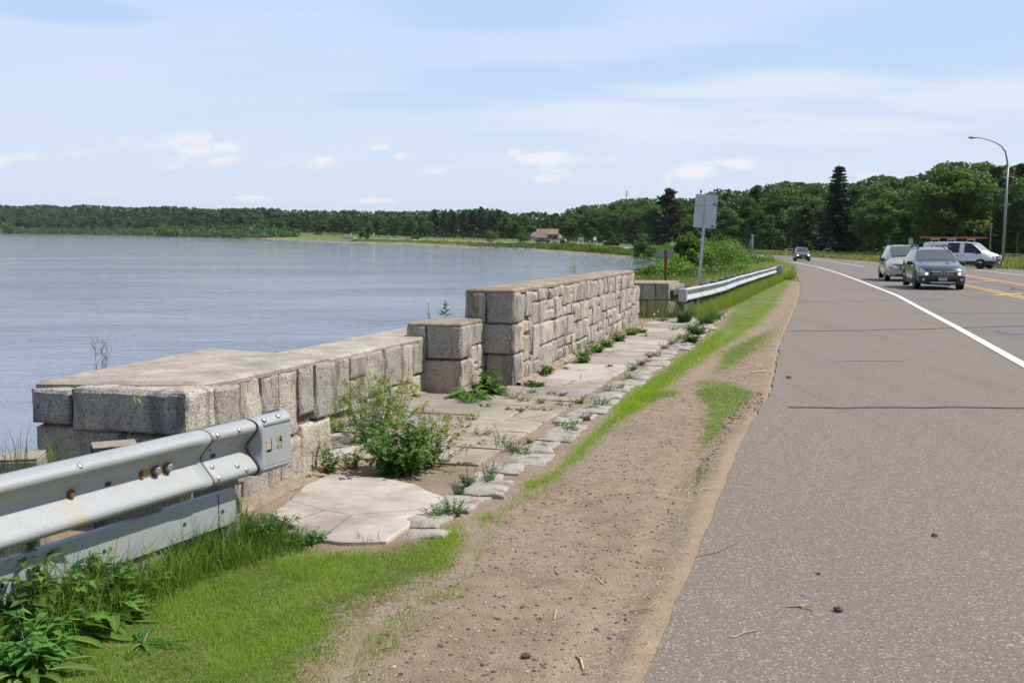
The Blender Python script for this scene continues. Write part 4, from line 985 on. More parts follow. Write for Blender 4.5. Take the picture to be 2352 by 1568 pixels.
# far guardrail ------------------------------------------------------
pts = [(4.0, 24.45), (4.78, 26.6), (5.50, 28.5), (6.28, 30.9), (7.4, 34.5), (8.5, 38.0), (10.0, 42.6), (11.6, 47.5), (13.25, 52.6)]
far = thing('guardrail', (pts[0][0], pts[0][1], g1(*pts[0])), 'long galvanised guardrail curving away from the far pier along the grass verge', 'guardrail')
zf = [.56, .55, .555, .545, .56, .55, .56, .555, .56]
rng = random.Random(3)
for k in range(len(pts) - 1):
    a = np.array(pts[k]); b = np.array(pts[k + 1]); d = (b - a) / np.linalg.norm(b - a); o_ = np.array([d[1], -d[0]]); Ls = np.linalg.norm(b - a); K = len(WP); V = []
    for f, ex in ((-.004, 0), (.02, .003), (.3, rng.uniform(-.0, .012)), (.6, rng.uniform(0, .012)), (.97, .0), (1.02, .0)):
        for e, z in WP:
            q = a + d * Ls * f + o_ * (e + ex); V.append((q[0], q[1], float(zt(q[1])) + zf[k] * (1 - f) + zf[k + 1] * f + z))
    i = np.arange(5)[:, None] * K; j = np.arange(K - 1)[None]; mb = MB(); mb.add(np.array(V), np.stack([i + j, i + j + 1, i + K + j + 1, i + K + j], -1).reshape(-1, 4)[:, ::1])
    ob = mb.build('rail_beam', M['galvanised_far'], far, smooth=True); s_ = ob.modifiers.new('thick', 'SOLIDIFY'); s_.thickness = .004
    mb = MB(); mb.tube([(a[0] + o_[0] * (e + .004), a[1] + o_[1] * (e + .004), g1(*a) + zf[k] + z) for e, z in WP], .005, 4); mb.build('seam', M['seam_dark'], far)
    for f in (.25, .5, .75):
        mb = MB(); q = a + d * Ls * f + o_ * .006; mb.box((q[0], q[1], g1(*q) + zf[k]), (.04, .01, .025), math.atan2(d[1], d[0])); mb.build('slot', M['seam_dark'], far)
a = np.array(pts[0]); d = np.array(pts[1]) - a; d /= np.linalg.norm(d); o_ = np.array([d[1], -d[0]]); rt = math.atan2(d[1], d[0])
mb = MB(); q = a - d * .06 + o_ * .06; mb.box((q[0], q[1], g1(*q) + .56), (.10, .11, .33), rt, .03); q = a - d * .10 + o_ * .02; mb.box((q[0], q[1], g1(*q) + .56), (.06, .2, .31), rt, .02); mb.build('end_shoe', M['galvanised_far'], far)
a = np.array(pts[-1]); mb = MB(); q = a + d * .12 + o_ * .14; mb.box((q[0], q[1], g1(*q) + .55), (.05, .36, .46), rt - .1, .02); q = a + d * .05 + o_ * .0; mb.box((q[0], q[1], g1(*q) + .75), (.3, .25, .03), rt, .01); mb.build('end_shoe', M['galvanised_far'], far)
A2, D_, O_ = rub('rub_rail', (4.12, 24.9), (4.85, 27.05), .215, .19, far, m_='galvanised_far')
mb = MB(); mb.box((4.67, 26.5, g1(4.67, 26.5) + .22), (.05, .01, .05), rt); mb.build('slot', M['seam_dark'], far)
rp = interp_path(pts, 60)
for k in range(4, 60, 4):
    q = rp[k]; mb = MB(); w_ = rng.uniform(.16, .2); dq = rp[min(k + 1, 59)] - rp[max(k - 1, 0)]; dq /= np.linalg.norm(dq); oq = np.array([dq[1], -dq[0]]); c_ = q - oq * .16; h = .70
    mb.box((c_[0], c_[1], g1(*c_) + h / 2 - .1), (w_, .30, h + .2), math.atan2(dq[1], dq[0]) + rng.uniform(-.05, .05), .008); mb.build('post', M['dark_wood'], far)
for px, py, f in ((1566, 657, 0), (1627, 648, 13), (1685, 638.5, 28), (1727, 625, 42), (1764, 612.5, 55)):
    q = rp[f]; P = at(px, py, q[1] + .2); r = thing('delineator', (P.x, P.y, g1(P.x, P.y)), '', 'reflector', 'white square reflectors on the posts behind the far guardrail')
    r['label'] = 'white square reflector on a timber stub behind the far guardrail'
    h = P.z - r.location.z; s_ = .058; mb = MB(); mb.box((0, 0, h), (s_ * 2.1, .006, s_ * 2.3), R(8), .002); mb.build('reflector_plate', M['reflector'], r, local=True)
    mb = MB(); mb.box((0, .03, h / 2 - .06), (.16, .14, h - .0), R(-10), .006); mb.build('timber_stub', M['dark_wood'], r, local=True)
# old timber baulks lying behind the far rail
for k, (s0, s1, off, z) in enumerate(((1, 9, .38, .60), (10, 12, .45, .62), (15, 24, .40, .58), (25, 34, .42, .60), (35, 44, .40, .58), (46, 55, .42, .6))):
    mb = MB(); pa = []; 
    for f in (s0, (s0 + s1) // 2, s1):
        q = rp[f]; dq = rp[min(f + 1, 59)] - rp[max(f - 1, 0)]; dq /= np.linalg.norm(dq); c_ = q - np.array([dq[1], -dq[0]]) * off; pa.append(c_)
    for a_, b_ in zip(pa[:-1], pa[1:]):
        m_ = (a_ + b_) / 2; L_ = np.linalg.norm(b_ - a_); mb.box((m_[0], m_[1], g1(*m_) + z), (L_ * .98, .13, .13), math.atan2(b_[1] - a_[1], b_[0] - a_[0]), .01)
    mb.build('timber_rail', M['dark_wood'], far)
# ------------------------------------------------------------------ foliage builders
def leaf_quads(mb, C, N, size, rs, tint, aspect=1.0, mi=0):
    """one bent leaf-clump quad per centre C, facing roughly N"""
    n = len(C); N = N / (np.linalg.norm(N, axis=1)[:, None] + 1e-9)
    r = rs.normal(size=(n, 3)); a = np.cross(N, r); a /= np.linalg.norm(a, axis=1)[:, None] + 1e-9; b = np.cross(N, a)
    s_ = size * (.6 + .8 * rs.random(n))[:, None]
    v0 = C - a * s_ * .5; v1 = C + b * s_ * .32 * aspect; v2 = C + a * s_ * .5; v3 = C - b * s_ * .32 * aspect + N * s_ * .12
    V = np.stack([v0, v1, v2, v3], 1).reshape(-1, 3); F = np.arange(n * 4).reshape(-1, 4); mb.add(V, F, mi, np.repeat(tint, 4))
def crown(rs, R_, H, zc, nblob, nleaf, size, lumpy=.33, up=.35, cone=0.0, low=-.9):
    """leaf clumps spread over many overlapping lobes inside an ellipsoid"""
    mb = MB(); out = []
    k = 0
    while k < nblob:
        d = rs.normal(size=3); d /= np.linalg.norm(d)
        if d[2] < low: continue
        rad = rs.random() ** .38; q = d * rad
        f = 1 - cone * (q[2] * .5 + .5)
        c = np.array([q[0] * R_ * f, q[1] * R_ * f, zc + q[2] * H / 2]); r = R_ * lumpy * (.6 + .7 * rs.random()) * (1 - .35 * rad * cone)
        out.append((c, r)); k += 1
    w_ = np.array([r * r for c, r in out]); w_ /= w_.sum()
    for (c, r), p_ in zip(out, w_):
        n = max(6, int(nleaf * p_)); D = rs.normal(size=(n, 3)); D /= np.linalg.norm(D, axis=1)[:, None]
        rr_ = r * (.55 + .5 * rs.random(n) ** .6)[:, None]; C = c + D * rr_ * np.array([1, 1, .8])
        N = D * .6 + rs.normal(size=(n, 3)) * .55 + np.array([0, 0, up]); t0 = rs.normal(.5, .13)
        leaf_quads(mb, C, N, size, rs, np.clip(t0 + rs.normal(0, .16, n), 0, 1))
    return mb, out
def limbs(rs, H0, zt_, R_, r0, nb=9, blobs=None):
    mb = MB(); lean = rs.normal(size=2) * .03 * zt_
    top = np.array([lean[0], lean[1], zt_ * .82]); pts = [np.array([0, 0, -.4]), np.array([lean[0] * .2, lean[1] * .2, H0 * .5]), np.array([lean[0] * .5, lean[1] * .5, H0 * 1.1]), top]
    mb.tube(pts, [r0 * 1.25, r0 * .95, r0 * .75, r0 * .15], 7)
    tg = [b[0] for b in blobs] if blobs else None
    for k in range(nb):
        f = .35 + .5 * k / nb; p = pts[1] * (1 - f) + top * f
        e = tg[rs.integers(len(tg))] if tg else p + np.array([math.cos(k * 2.4) * R_ * .7, math.sin(k * 2.4) * R_ * .7, R_ * .5])
        m_ = (p + e) / 2 + np.array([0, 0, -.04 * zt_]); mb.tube([p, m_, e], [r0 * .42, r0 * .25, r0 * .07], 5)
    return mb
PROTO = {}
def proto(key, build):
    PROTO[key] = build
def make_mesh(mb, name, mats): o = mb.build(name, mats); me = o.data; bpy.data.objects.remove(o); return me
def broad(seed, R_, H, size, nleaf, nblob, trunk_h, lf, lumpy=.33, cone=.15):
    rs = np.random.default_rng(seed); zc = trunk_h + (H - trunk_h) / 2
    mb, bl = crown(rs, R_, (H - trunk_h) * .86, zc, nblob, nleaf, size, lumpy, cone=cone); c_ = make_mesh(mb, 'crown', M[lf])
    t_ = make_mesh(limbs(rs, trunk_h, H, R_, H * .016, 9, bl), 'trunk', M['bark']); return (c_, t_, H)
def pine(seed, R_, H, size, nleaf, bare, lf='leaf_pine'):
    rs = np.random.default_rng(seed); mb = MB(); tb = MB(); tb.tube([(0, 0, -.4), (0, 0, H * .6), (0, 0, H * .98)], [H * .014, H * .009, .03], 7)
    nb = 46
    for k in range(nb):
        f = (k + rs.random()) / nb; z = H * (bare + (1 - bare) * f); L_ = R_ * (1 - f) ** .55 * (.55 + .6 * rs.random()) * (.75 if f < .15 else 1); a = rs.random() * 6.28
        d = np.array([math.cos(a), math.sin(a), .16 + .25 * f]); e = np.array([0, 0, z]) + d * L_
        tb.tube([(0, 0, z), tuple(e)], [.05, .015], 4, cap=False)
        n = int(nleaf / nb * (.35 + L_ / R_)); u = rs.random(n) ** .55; C = np.array([0, 0, z]) + d * (L_ * u)[:, None] + rs.normal(size=(n, 3)) * np.array([.42, .42, .24]) * (size * 1.1)
        leaf_quads(mb, C, rs.normal(size=(n, 3)) + np.array([0, 0, .8]), size, rs, np.clip(rs.normal(.45, .2, n), 0, 1), 1.0)
    return (make_mesh(mb, 'crown', M[lf]), make_mesh(tb, 'trunk', M['bark']), H)
def spruce(seed, R_, H, size, nleaf):
    rs = np.random.default_rng(seed); mb = MB(); tb = MB(); tb.tube([(0, 0, -.4), (0, 0, H * .99)], [H * .013, .02], 7)
    for k in range(26):
        f = k / 26; z = H * (.08 + .90 * f); L0 = R_ * (1 - f) ** .85 + .15
        for b in range(9):
            a = b * .698 + k * 1.3 + rs.random() * .4; L_ = L0 * (.75 + .45 * rs.random()); d = np.array([math.cos(a), math.sin(a), -.28 + .2 * f]); n = int(nleaf / 234 * (.4 + 1.3 * (1 - f)))
            u = rs.random(n); C = np.array([0, 0, z]) + d * (L_ * u)[:, None]; C[:, 2] += .22 * L_ * u * u + rs.normal(0, .06, n); C += rs.normal(size=(n, 3)) * np.array([.22, .22, .08])
            leaf_quads(mb, C, rs.normal(size=(n, 3)) * .5 + np.array([0, 0, 1.0]), size, rs, np.clip(rs.normal(.45, .2, n), 0, 1))
    return (make_mesh(mb, 'crown', M['leaf_spruce']), make_mesh(tb, 'trunk', M['bark']), H)
KINDS = {
    'near': [broad(1, 5.2, 17, .50, 9500, 46, 3.2, 'leaf_tree', .27), broad(2, 4.6, 17, .48, 9500, 40, 2.2, 'leaf_tree', .29, .25), broad(3, 5.8, 16, .50, 10000, 52, 2.0, 'leaf_tree', .25, .1), broad(4, 4.2, 18, .46, 9000, 44, 3.6, 'leaf_tree', .3, .3)],
    'far': [broad(5, 5.2, 15, .95, 2400, 26, 1.5, 'leaf_tree_far', .33), broad(6, 4.5, 16, .95, 2400, 22, 1.5, 'leaf_tree_far', .34, .25), broad(7, 5.6, 14, .95, 2600, 26, 1.0, 'leaf_tree_far', .3, .1)],
    'pine': [pine(8, 3.6, 17, .75, 5200, .26), pine(9, 3.2, 18, .75, 5000, .34), pine(10, 4.6, 16, .7, 6800, .12)],
    'spruce': [spruce(12, 3.4, 18, .62, 10000)],
}
def tree(kind, x, y, H, label, cat='tree', group=None, wide=1.0, idx=None, name='tree', rs=random, rz=None):
    ks = KINDS[kind]; c_, t_, H0 = ks[idx if idx is not None else rs.randrange(len(ks))]
    o = thing(name, (x, y, gz(x, y)), label, cat, group, rz=rs.random() * 6.28 if rz is None else rz)
    s_ = H / H0; o.scale = (s_ * wide, s_ * wide, s_)
    for nm, me in (('crown', c_), ('trunk', t_)):
        q = bpy.data.objects.new(nm, me); col.objects.link(q); q.parent = o
    return o
SIL = [(-400, 468), (0, 470), (60, 471), (110, 467), (160, 474), (200, 467), (250, 471), (300, 475), (400, 472), (480, 478), (600, 477), (700, 480), (800, 481), (900, 483), (980, 482), (1010, 479), (1060, 480), (1110, 476), (1150, 480), (1170, 488), (1200, 486), (1240, 485), (1270, 491),
       (1300, 482), (1330, 477), (1370, 471), (1400, 470), (1420, 460), (1440, 459), (1480, 457), (1510, 458), (1550, 457), (1590, 459), (1610, 450), (1640, 436), (1700, 442), (1745, 430), (1800, 419), (1850, 424), (1885, 424), (1900, 430), (1950, 424), (2005, 404), (2060, 412), (2105, 402), (2130, 388), (2160, 373), (2220, 377), (2260, 381), (2300, 384), (2352, 384), (2700, 386)]
BASE = [(-400, 1500), (0, 1440), (205, 1170), (410, 880), (560, 700), (600, 745), (640, 760), (800, 640), (900, 580), (1000, 530), (1100, 485), (1200, 450), (1300, 410), (1400, 350), (1500, 300), (1560, 270), (1700, 236), (1900, 205), (2100, 188), (2352, 166), (2700, 150)]
sx = [a for a, b in SIL]; sy = [b for a, b in SIL]; bx_ = [a for a, b in BASE]; by_ = [b for a, b in BASE]
rng = random.Random(77)
GL = {'left': ('broadleaf tree on the wooded hill across the lake at the left', 'trees on the far wooded hill'),
      'mid': ('broadleaf tree in the wood behind the far shore highway', 'trees behind the far shore highway'),
      'mpine': ('tall dark pine in the pine stand left of the brown roofed house', 'pines beside the house'),
      'right': ('big broadleaf tree in the dense wood beyond the highway bend', 'trees of the wood beyond the highway'),
      'rpine': ('dark pine among the broadleaf trees of the wood beyond the highway', 'pines in the wood beyond the highway')}
def put(px, Yd, ytop, kind, gkey, wide=1.0, idx=None):
    X_p = at(px, 540, Yd).x; z0 = gz(X_p, Yd); topz = at(px, ytop, Yd).z; H = max(3.5, topz - z0)
    return tree(kind, X_p, Yd, H, GL[gkey][0], 'tree', GL[gkey][1], wide, idx, name='pine_tree' if 'pine' in gkey else 'broadleaf_tree', rs=rng)
ntree = 0
# wooded hill at the left, four ranks up the slope
for r_, (mult, dy0, dy1) in enumerate(((1.03, 36, 22), (1.12, 24, 12), (1.22, 12, 3), (1.34, 2, -3))):
    x = -40 + r_ * 9
    while x < 640:
        Yd = np.interp(x, bx_, by_) * mult * rng.uniform(.985, 1.02); yt = np.interp(x, sx, sy) + rng.uniform(min(dy0, dy1), max(dy0, dy1)) * (1.0 if r_ else 1.0)
        if not (r_ == 0 and 625 < x): put(x, Yd, yt, 'far', 'left', rng.uniform(1.1, 1.5)); ntree += 1
        x += 2400 / Yd * rng.uniform(9, 14) * (1.05 if r_ else .95)
for r_, (mult, dy0, dy1) in enumerate(((1.0, 24, 8), (1.07, 12, 3), (1.16, 4, -2))):
    x = 645 + r_ * 12
    while x < 1300:
        Yd = np.interp(x, bx_, by_) * mult * rng.uniform(.985, 1.02); yt = np.interp(x, sx, sy) + rng.uniform(min(dy0, dy1), max(dy0, dy1)); pinez = 985 < x < 1160
        if r_ == 0 and 1205 < x < 1300: x += 10; continue
        if pinez and r_ < 2: put(x, Yd, yt - (8 if r_ == 0 else 3), 'pine', 'mpine', rng.uniform(.9, 1.15), rng.randrange(2)); x += 2400 / Yd * rng.uniform(3.6, 5.2)
        else: put(x, Yd, yt, 'far' if x < 1000 else 'near', 'mid', rng.uniform(.95, 1.35)); x += 2400 / Yd * rng.uniform(7.5, 10)
        ntree += 1
for r_, (mult, dy0, dy1) in enumerate(((1.0, 78, 25), (1.10, 22, 2), (1.22, 0, -7))):
    x = 1305 + r_ * 20
    while x < 2560:
        Yd = np.interp(x, bx_, by_) * mult * rng.uniform(.98, 1.02); sc_ = (600 - np.interp(x, sx, sy)) / 200
        yt = np.interp(x, sx, sy) + rng.uniform(dy1, dy0) * sc_; pinez = rng.random() < .12 or (1500 < x < 1560)
        if r_ == 0 and rng.random() < .1: x += 2400 / Yd * 4; continue
        put(x, Yd, yt, 'pine' if pinez else 'near', 'rpine' if pinez else 'right', rng.uniform(1.15, 1.5), 2 if pinez else None); ntree += 1
        x += 2400 / Yd * rng.uniform(6.0, 8.8) * (1.15 if r_ == 0 else 1)
# trees one can single out
def single(px, Yd, ybase, ytop, kind, label, name='tree', wide=1.0, idx=0, rz=1.0):
    P = at(px, 540, Yd); z0 = gz(P.x, Yd); H = at(px, ytop, Yd).z - z0; return tree(kind, P.x, Yd, H, label, 'tree', None, wide, idx, name=name, rz=rz)
single(1922, 196, 582, 375, 'spruce', 'tall pointed dark spruce rising above the wood left of the road', 'spruce_tree', 1.35)
single(1533, 262, 575, 436, 'pine', 'ragged dark pine with bare lower trunk, left of the leaning sign', 'pine_tree', 1.25, 2)
single(2178, 172, 588, 369, 'near', 'tallest rounded broadleaf tree, above the parked side of the white van', 'broadleaf_tree', 1.35, 2, 2.0)
single(2008, 182, 588, 460, 'near', 'spreading light green tree with visible trunk in front of the wood', 'broadleaf_tree', 1.45, 0, .5)
single(1210, 446, 560, 507, 'near', 'round bright tree beside the green roofed cabin', 'broadleaf_tree', 1.6, 1)
def _np(px, ybase, ytop, label, wide, idx, Yd=None):
    Yd = Yd if Yd else G(px, ybase)[1]; P = at(px, 540, Yd); z0 = gz(P.x, Yd); H = at(px, ytop, Yd).z - z0; tree('near', P.x, Yd, H, label, 'tree', None, wide, idx, name='shore_tree', rz=idx * 1.7)
KINDS['near'] = KINDS['near'] + [broad(31, 3.6, 7, .42, 4200, 26, .2, 'leaf_shore', .36, .1), broad(32, 3.2, 8, .42, 4200, 24, .2, 'leaf_shore', .36, .3)]
for px, Yd, yt, lab, wd, ix in ((835, 470, 521, 'lone bushy tree on the shore right of the white dock', 1.15, 5), (1131, 372, 527, 'lone shore tree below the pine stand', 1.1, 4), (1204, 345, 533, 'low round shore tree left of the dark pickup', 1.15, 4),
                                (1295, 300, 541, 'small narrow shore tree just right of the white car', .95, 5), (1479, 205, 534, 'feathery young tree on the bank left of the leaning sign', 1.05, 5), (382, 850, 516, 'pale rounded willow at the water edge on the far left shore', 1.3, 4), (22, 1350, 512, 'pale willow by the water at the left picture edge', 1.4, 4)):
    P = at(px, 540, Yd); z0 = gz(P.x, Yd); H = at(px, yt, Yd).z - z0; tree('near', P.x, Yd, H, lab, 'tree', None, wd, ix, name='shore_tree', rz=ix * 1.7)
# woods behind the front ranks: one dense mass
rs = np.random.default_rng(5); mb = MB()
def mass(px0, px1, mult0, mult1, n, drop, size, hmin=0.0):
    u = rs.random(n); px = px0 + (px1 - px0) * u; Yd = np.interp(px, bx_, by_) * (mult0 + (mult1 - mult0) * rs.random(n)); X = (px - 1176) / FPX * Yd; z0 = hgt(X, Yd)
    yt = np.interp(px, sx, sy) + drop; zt2 = EYE + Yd * np.tan(np.arctan((784 - yt) / FPX) - R(PITCH)); Hh = np.maximum(zt2 - z0, 2); C = np.stack([X, Yd, z0 + Hh * (hmin + (1 - hmin) * rs.random(n) ** 1.2)], 1)
    leaf_quads(mb, C, rs.normal(size=(n, 3)) + np.array([0, -.4, .6]), size, rs, np.clip(rs.normal(.12, .10, n), 0, 1))  # low leaf tint paints in the deep shade under the canopy
mass(-60, 650, 1.36, 1.46, 9000, 3, 4.5); mass(640, 1310, 1.14, 1.24, 7000, 4, 2.6); mass(1300, 2700, 1.22, 1.36, 42000, -1, 1.2); mass(1300, 2700, 1.06, 1.2, 16000, 105, .8)
tag(mb.build('woodland', M['leaf_tree_far']), 'dense mass of woodland, leaves tinted dark for canopy shade, filling in behind the front trees', 'woodland', kind='stuff')
# ------------------------------------------------------------------ vehicles (front at local -Y ... length runs to +Y)
def ring(st):
    y, zb, w, zbelt, wb, zr, wr = st; zc = zb + min(.22, (zbelt - zb) * .4); d = zr - zbelt
    P = [(0, zb), (w * .72, zb), (w * .94, zb + .05), (w, zc), (w, (zc + zbelt) / 2 + .04), (wb, zbelt), (wb + (wr - wb) * .07, zbelt + d * .07), (wr + .012, zr - min(.075, d * .4)), (wr - .05, zr - min(.02, d * .12)), (wr * .5, zr + .004), (0, zr + .01)]
    full = [(x, y, z) for x, z in P] + [(-x, y, z) for x, z in P[-2:0:-1]]
    return full
CUR = {}
def car_body(root, st, flags, paint_m, glass_m, screen_m):
    CUR['st'] = st
    rings = [ring(s_) for s_ in st]; N = len(rings[0]); V = np.array(rings).reshape(-1, 3)
    body, sideg, screen, rearg = [], [], [], []
    for i in range(len(rings) - 1):
        for j in range(N):
            f = (i * N + j, (i + 1) * N + j, (i + 1) * N + (j + 1) % N, i * N + (j + 1) % N); jj = j if j < 10 else N - 1 - j
            fl = flags[i]
            if jj == 6 and fl in 'GW': sideg.append(f)
            elif jj in (8, 9) and fl == 'W': screen.append(f)
            elif jj in (8, 9) and fl == 'R': rearg.append(f)
            else: body.append(f)
    body.append(tuple(range(N))); body.append(tuple(reversed([(len(rings) - 1) * N + j for j in range(N)])))
    def b(name, faces, m_, push=0.0):
        if not faces: return
        mb = MB(); mb.add(V, faces); o = mb.build(name, m_, root, smooth=True, local=True, angle=38)
        import bmesh
        bm = bmesh.new(); bm.from_mesh(o.data); bmesh.ops.delete(bm, geom=[v for v in bm.verts if not v.link_faces], context='VERTS'); bmesh.ops.recalc_face_normals(bm, faces=bm.faces) if name == 'body' else None; bm.to_mesh(o.data); bm.free()
        if name == 'body':
            bv = o.modifiers.new('soft', 'BEVEL'); bv.width = .018; bv.segments = 2; bv.limit_method = 'ANGLE'; bv.angle_limit = R(28)
        return o
    b('body', body, paint_m)
    half = lambda fs, s_: [f for f in fs if V[f[0]][0] * s_ > 0 or V[f[2]][0] * s_ > 0]
    for s_ in (1, -1):
        groups = []; cur = []; lasti = None
        for f in sorted(half(sideg, s_)):
            i = f[0] // N
            if lasti is not None and i != lasti + 1: groups.append(cur); cur = []
            cur.append(f); lasti = i
        groups.append(cur)
        for g_ in groups: b('side_window', g_, glass_m)
    b('windscreen', screen, screen_m); b('rear_window', rearg, glass_m)
def wheel(root, x, y, r, wdt, side, alloy='alloy'):
    mb = MB(); prof = [(-.5, .60), (-.5, .93), (-.42, .985), (-.2, 1.0), (.2, 1.0), (.42, .985), (.5, .93), (.5, .66)]; n = 28; V = []
    for a, rr_ in prof:
        for k in range(n): th = 2 * math.pi * k / n; V.append((x + side * a * wdt, y + math.cos(th) * r * rr_, r + math.sin(th) * r * rr_))
    F = [(i * n + k, i * n + (k + 1) % n, (i + 1) * n + (k + 1) % n, (i + 1) * n + k) for i in range(len(prof) - 1) for k in range(n)]
    F.append(tuple(range(n))); mb.add(V, F); wh = mb.build('wheel', M['rubber'], root, smooth=True, local=True, angle=50)
    mb = MB(); c_ = (x + side * wdt * .44, y, r); n = 24
    V = [c_] + [(x + side * wdt * (.46 if rr_ > .6 else .40), y + math.cos(2 * math.pi * k / n) * r * rr_, r + math.sin(2 * math.pi * k / n) * r * rr_) for rr_ in (.16, .60, .68) for k in range(n)]
    F = [(0, 1 + k, 1 + (k + 1) % n) for k in range(n)] + [(1 + k + n * a, 1 + (k + 1) % n + n * a, 1 + (k + 1) % n + n * (a + 1), 1 + k + n * (a + 1)) for a in (0, 1) for k in range(n) if a == 1 or k % 5 < 3]
    mb.add(V, F); rim = mb.build('rim', M[alloy], wh, smooth=False, local=True)
def part(root, name, m_, fn, smooth=False, angle=None):
    mb = MB(); fn(mb); return mb.build(name, M[m_], root, smooth=smooth, local=True, angle=angle)
def bx(c, s_, rot=0, ch=.01, tilt=None): return lambda mb: mb.box(c, s_, rot, ch, tilt=tilt)
def arch(root, x, y, r, m_, side):
    def fn(mb):
        n = 20; V = []
        for k in range(n + 1):
            th = math.pi * (-.04 + 1.08 * k / n)
            for rr_, dx in ((r * .98, 0), (r * .98, .022), (r * 1.18, .022), (r * 1.20, 0)): V.append((x + side * dx, y + math.cos(th) * rr_, r * .97 + math.sin(th) * rr_))
        mb.add(V, [(k * 4 + a, (k + 1) * 4 + a, (k + 1) * 4 + a + 1, k * 4 + a + 1) for k in range(n) for a in range(3)])
    part(root, 'wheel_arch', m_, fn, True, 40)
    def well(mb):
        n = 20; c_ = (x + side * .004, y, r); V = [c_] + [(x + side * .004, y + math.cos(math.pi * 2 * k / n) * r * 1.08, r + math.sin(math.pi * 2 * k / n) * r * 1.08) for k in range(n)]
        V += [(v[0] - side * .02, v[1], v[2]) for v in V]; n1 = n + 1
        mb.add(V, [(0, 1 + k, 1 + (k + 1) % n) for k in range(n)] + [(1 + k, 1 + (k + 1) % n, n1 + 1 + (k + 1) % n, n1 + 1 + k) for k in range(n)])
    part(root, 'wheel_well', 'rubber', well)
def mirror_(root, x, y, z, m_='black_trim'):
    for s_ in (1, -1):
        part(root, 'wing_mirror', m_, lambda mb: (mb.box((s_ * (x + .10), y, z), (.22, .14, .16), 0, .045), mb.box((s_ * (x - .02), y + .02, z - .05), (.10, .05, .04), 0, .01)))
def plate(root, y, z, txt=None, w_=.31, h=.155, name='number_plate'):
    p_ = part(root, name, 'plate', bx((0, y, z), (w_, .012, h), 0, .003)); part(p_, 'plate_band', 'plate_blue', bx((0, y - .004, z + h * .36), (w_ * .97, .012, h * .24), 0, 0))
    if txt: text_mesh(txt, h * .52, 'plate_text', M['plate_blue'], p_, (0, y - .008, z - .012), (R(90), 0, 0), .001)
def poly_part(root, name, m_, P2, y0, depth, curve=0.0, sides=(1, -1)):
    """front-facing polygon (x,z) extruded backwards; curve pushes points away from the centre line backwards"""
    st = CUR['st'][:6]; ys = [q[0] for q in st]; ws = [q[2] for q in st]; zr = [q[5] for q in st]
    def yf(x, z):
        a = float(np.interp(x, ws, ys)); b = float(np.interp(z, zr, ys)); return max(a * .92, b * .96) + min(y0, 0) - .022
    Q = []
    for (xa, za), (xb, zb2) in zip(P2, list(P2[1:]) + [P2[0]]):
        for k in range(4): Q.append((xa + (xb - xa) * k / 4, za + (zb2 - za) * k / 4))
    cx_ = sum(q[0] for q in Q) / len(Q); cz_ = sum(q[1] for q in Q) / len(Q)
    for s_ in sides:
        n = len(Q); ring_ = lambda f, dy: [(s_ * (cx_ + (x - cx_) * f), yf(cx_ + (x - cx_) * f, cz_ + (z - cz_) * f) + dy, cz_ + (z - cz_) * f) for x, z in Q]
        V = ring_(1, .05) + ring_(1, 0) + ring_(.94, -.006) + ring_(.5, -.008) + [(s_ * cx_, yf(cx_, cz_) - .008, cz_)]
        F = [(r * n + i, r * n + (i + 1) % n, (r + 1) * n + (i + 1) % n, (r + 1) * n + i) for r in range(3) for i in range(n)] + [(3 * n + i, 3 * n + (i + 1) % n, 4 * n) for i in range(n)]
        mb = MB(); mb.add(V, F); mb.build(name, M[m_], root, local=True)
def ground_root(name, x, y, az_deg, label, cat, group=None):
    o = thing(name, (x, y, g1(x, y) + .024), label, cat, group); a = R(az_deg)
    # local -Y points to the heading; pitch with the road slope
    o.rotation_euler = (0, 0, math.pi - a); return o
# green wagon ---------------------------------------------------------
c_ = G(2153, 665.2); hd = 192.5
car = ground_root('wagon', c_[0] + .02, c_[1] + .0, hd, 'dark green station wagon with lit headlights, nearest of the oncoming cars', 'car')
def off(root, dy):   # move so that the front axle stands on the given point
    a = root.rotation_euler[2]; root.location.x -= -math.sin(a) * dy; root.location.y -= math.cos(a) * dy
off(car, .92)
st = [(0.0, .36, .56, .62, .55, .70, .48), (.07, .27, .74, .66, .72, .80, .60), (.24, .23, .86, .78, .83, .90, .68), (.55, .22, .905, .88, .87, .975, .74), (1.02, .22, .91, .95, .885, 1.045, .78), (1.30, .22, .91, .98, .885, 1.09, .79), (1.40, .22, .91, .985, .885, 1.16, .78),
      (1.98, .22, .91, 1.0, .885, 1.43, .73), (2.22, .22, .91, 1.0, .885, 1.535, .68), (2.86, .22, .91, 1.0, .885, 1.625, .605), (2.95, .22, .91, 1.0, .885, 1.625, .605), (3.65, .22, .91, 1.02, .88, 1.61, .60), (3.75, .22, .91, 1.02, .88, 1.605, .60), (4.35, .25, .89, 1.04, .86, 1.54, .58), (4.62, .28, .85, 1.05, .82, 1.36, .58), (4.76, .34, .80, 1.0, .76, 1.05, .62), (4.80, .42, .70, .9, .68, .95, .6)]
car_body(car, st, 'BBBBBBWWGBGBGBRBB'[:16], M['paint_green'], M['car_glass'], M['wind_glass'])
for y in (.92, 3.66):
    for s_ in (1, -1): arch(car, s_ * .905, y, .345, 'black_trim', s_); wheel(car, s_ * .80, y, .335, .225, s_)
poly_part(car, 'headlight', 'headlamp_glass', [(.50, .60), (.60, .57), (.72, .60), (.83, .68), (.86, .80), (.80, .86), (.66, .76), (.52, .68)], -.03, .20, .36)
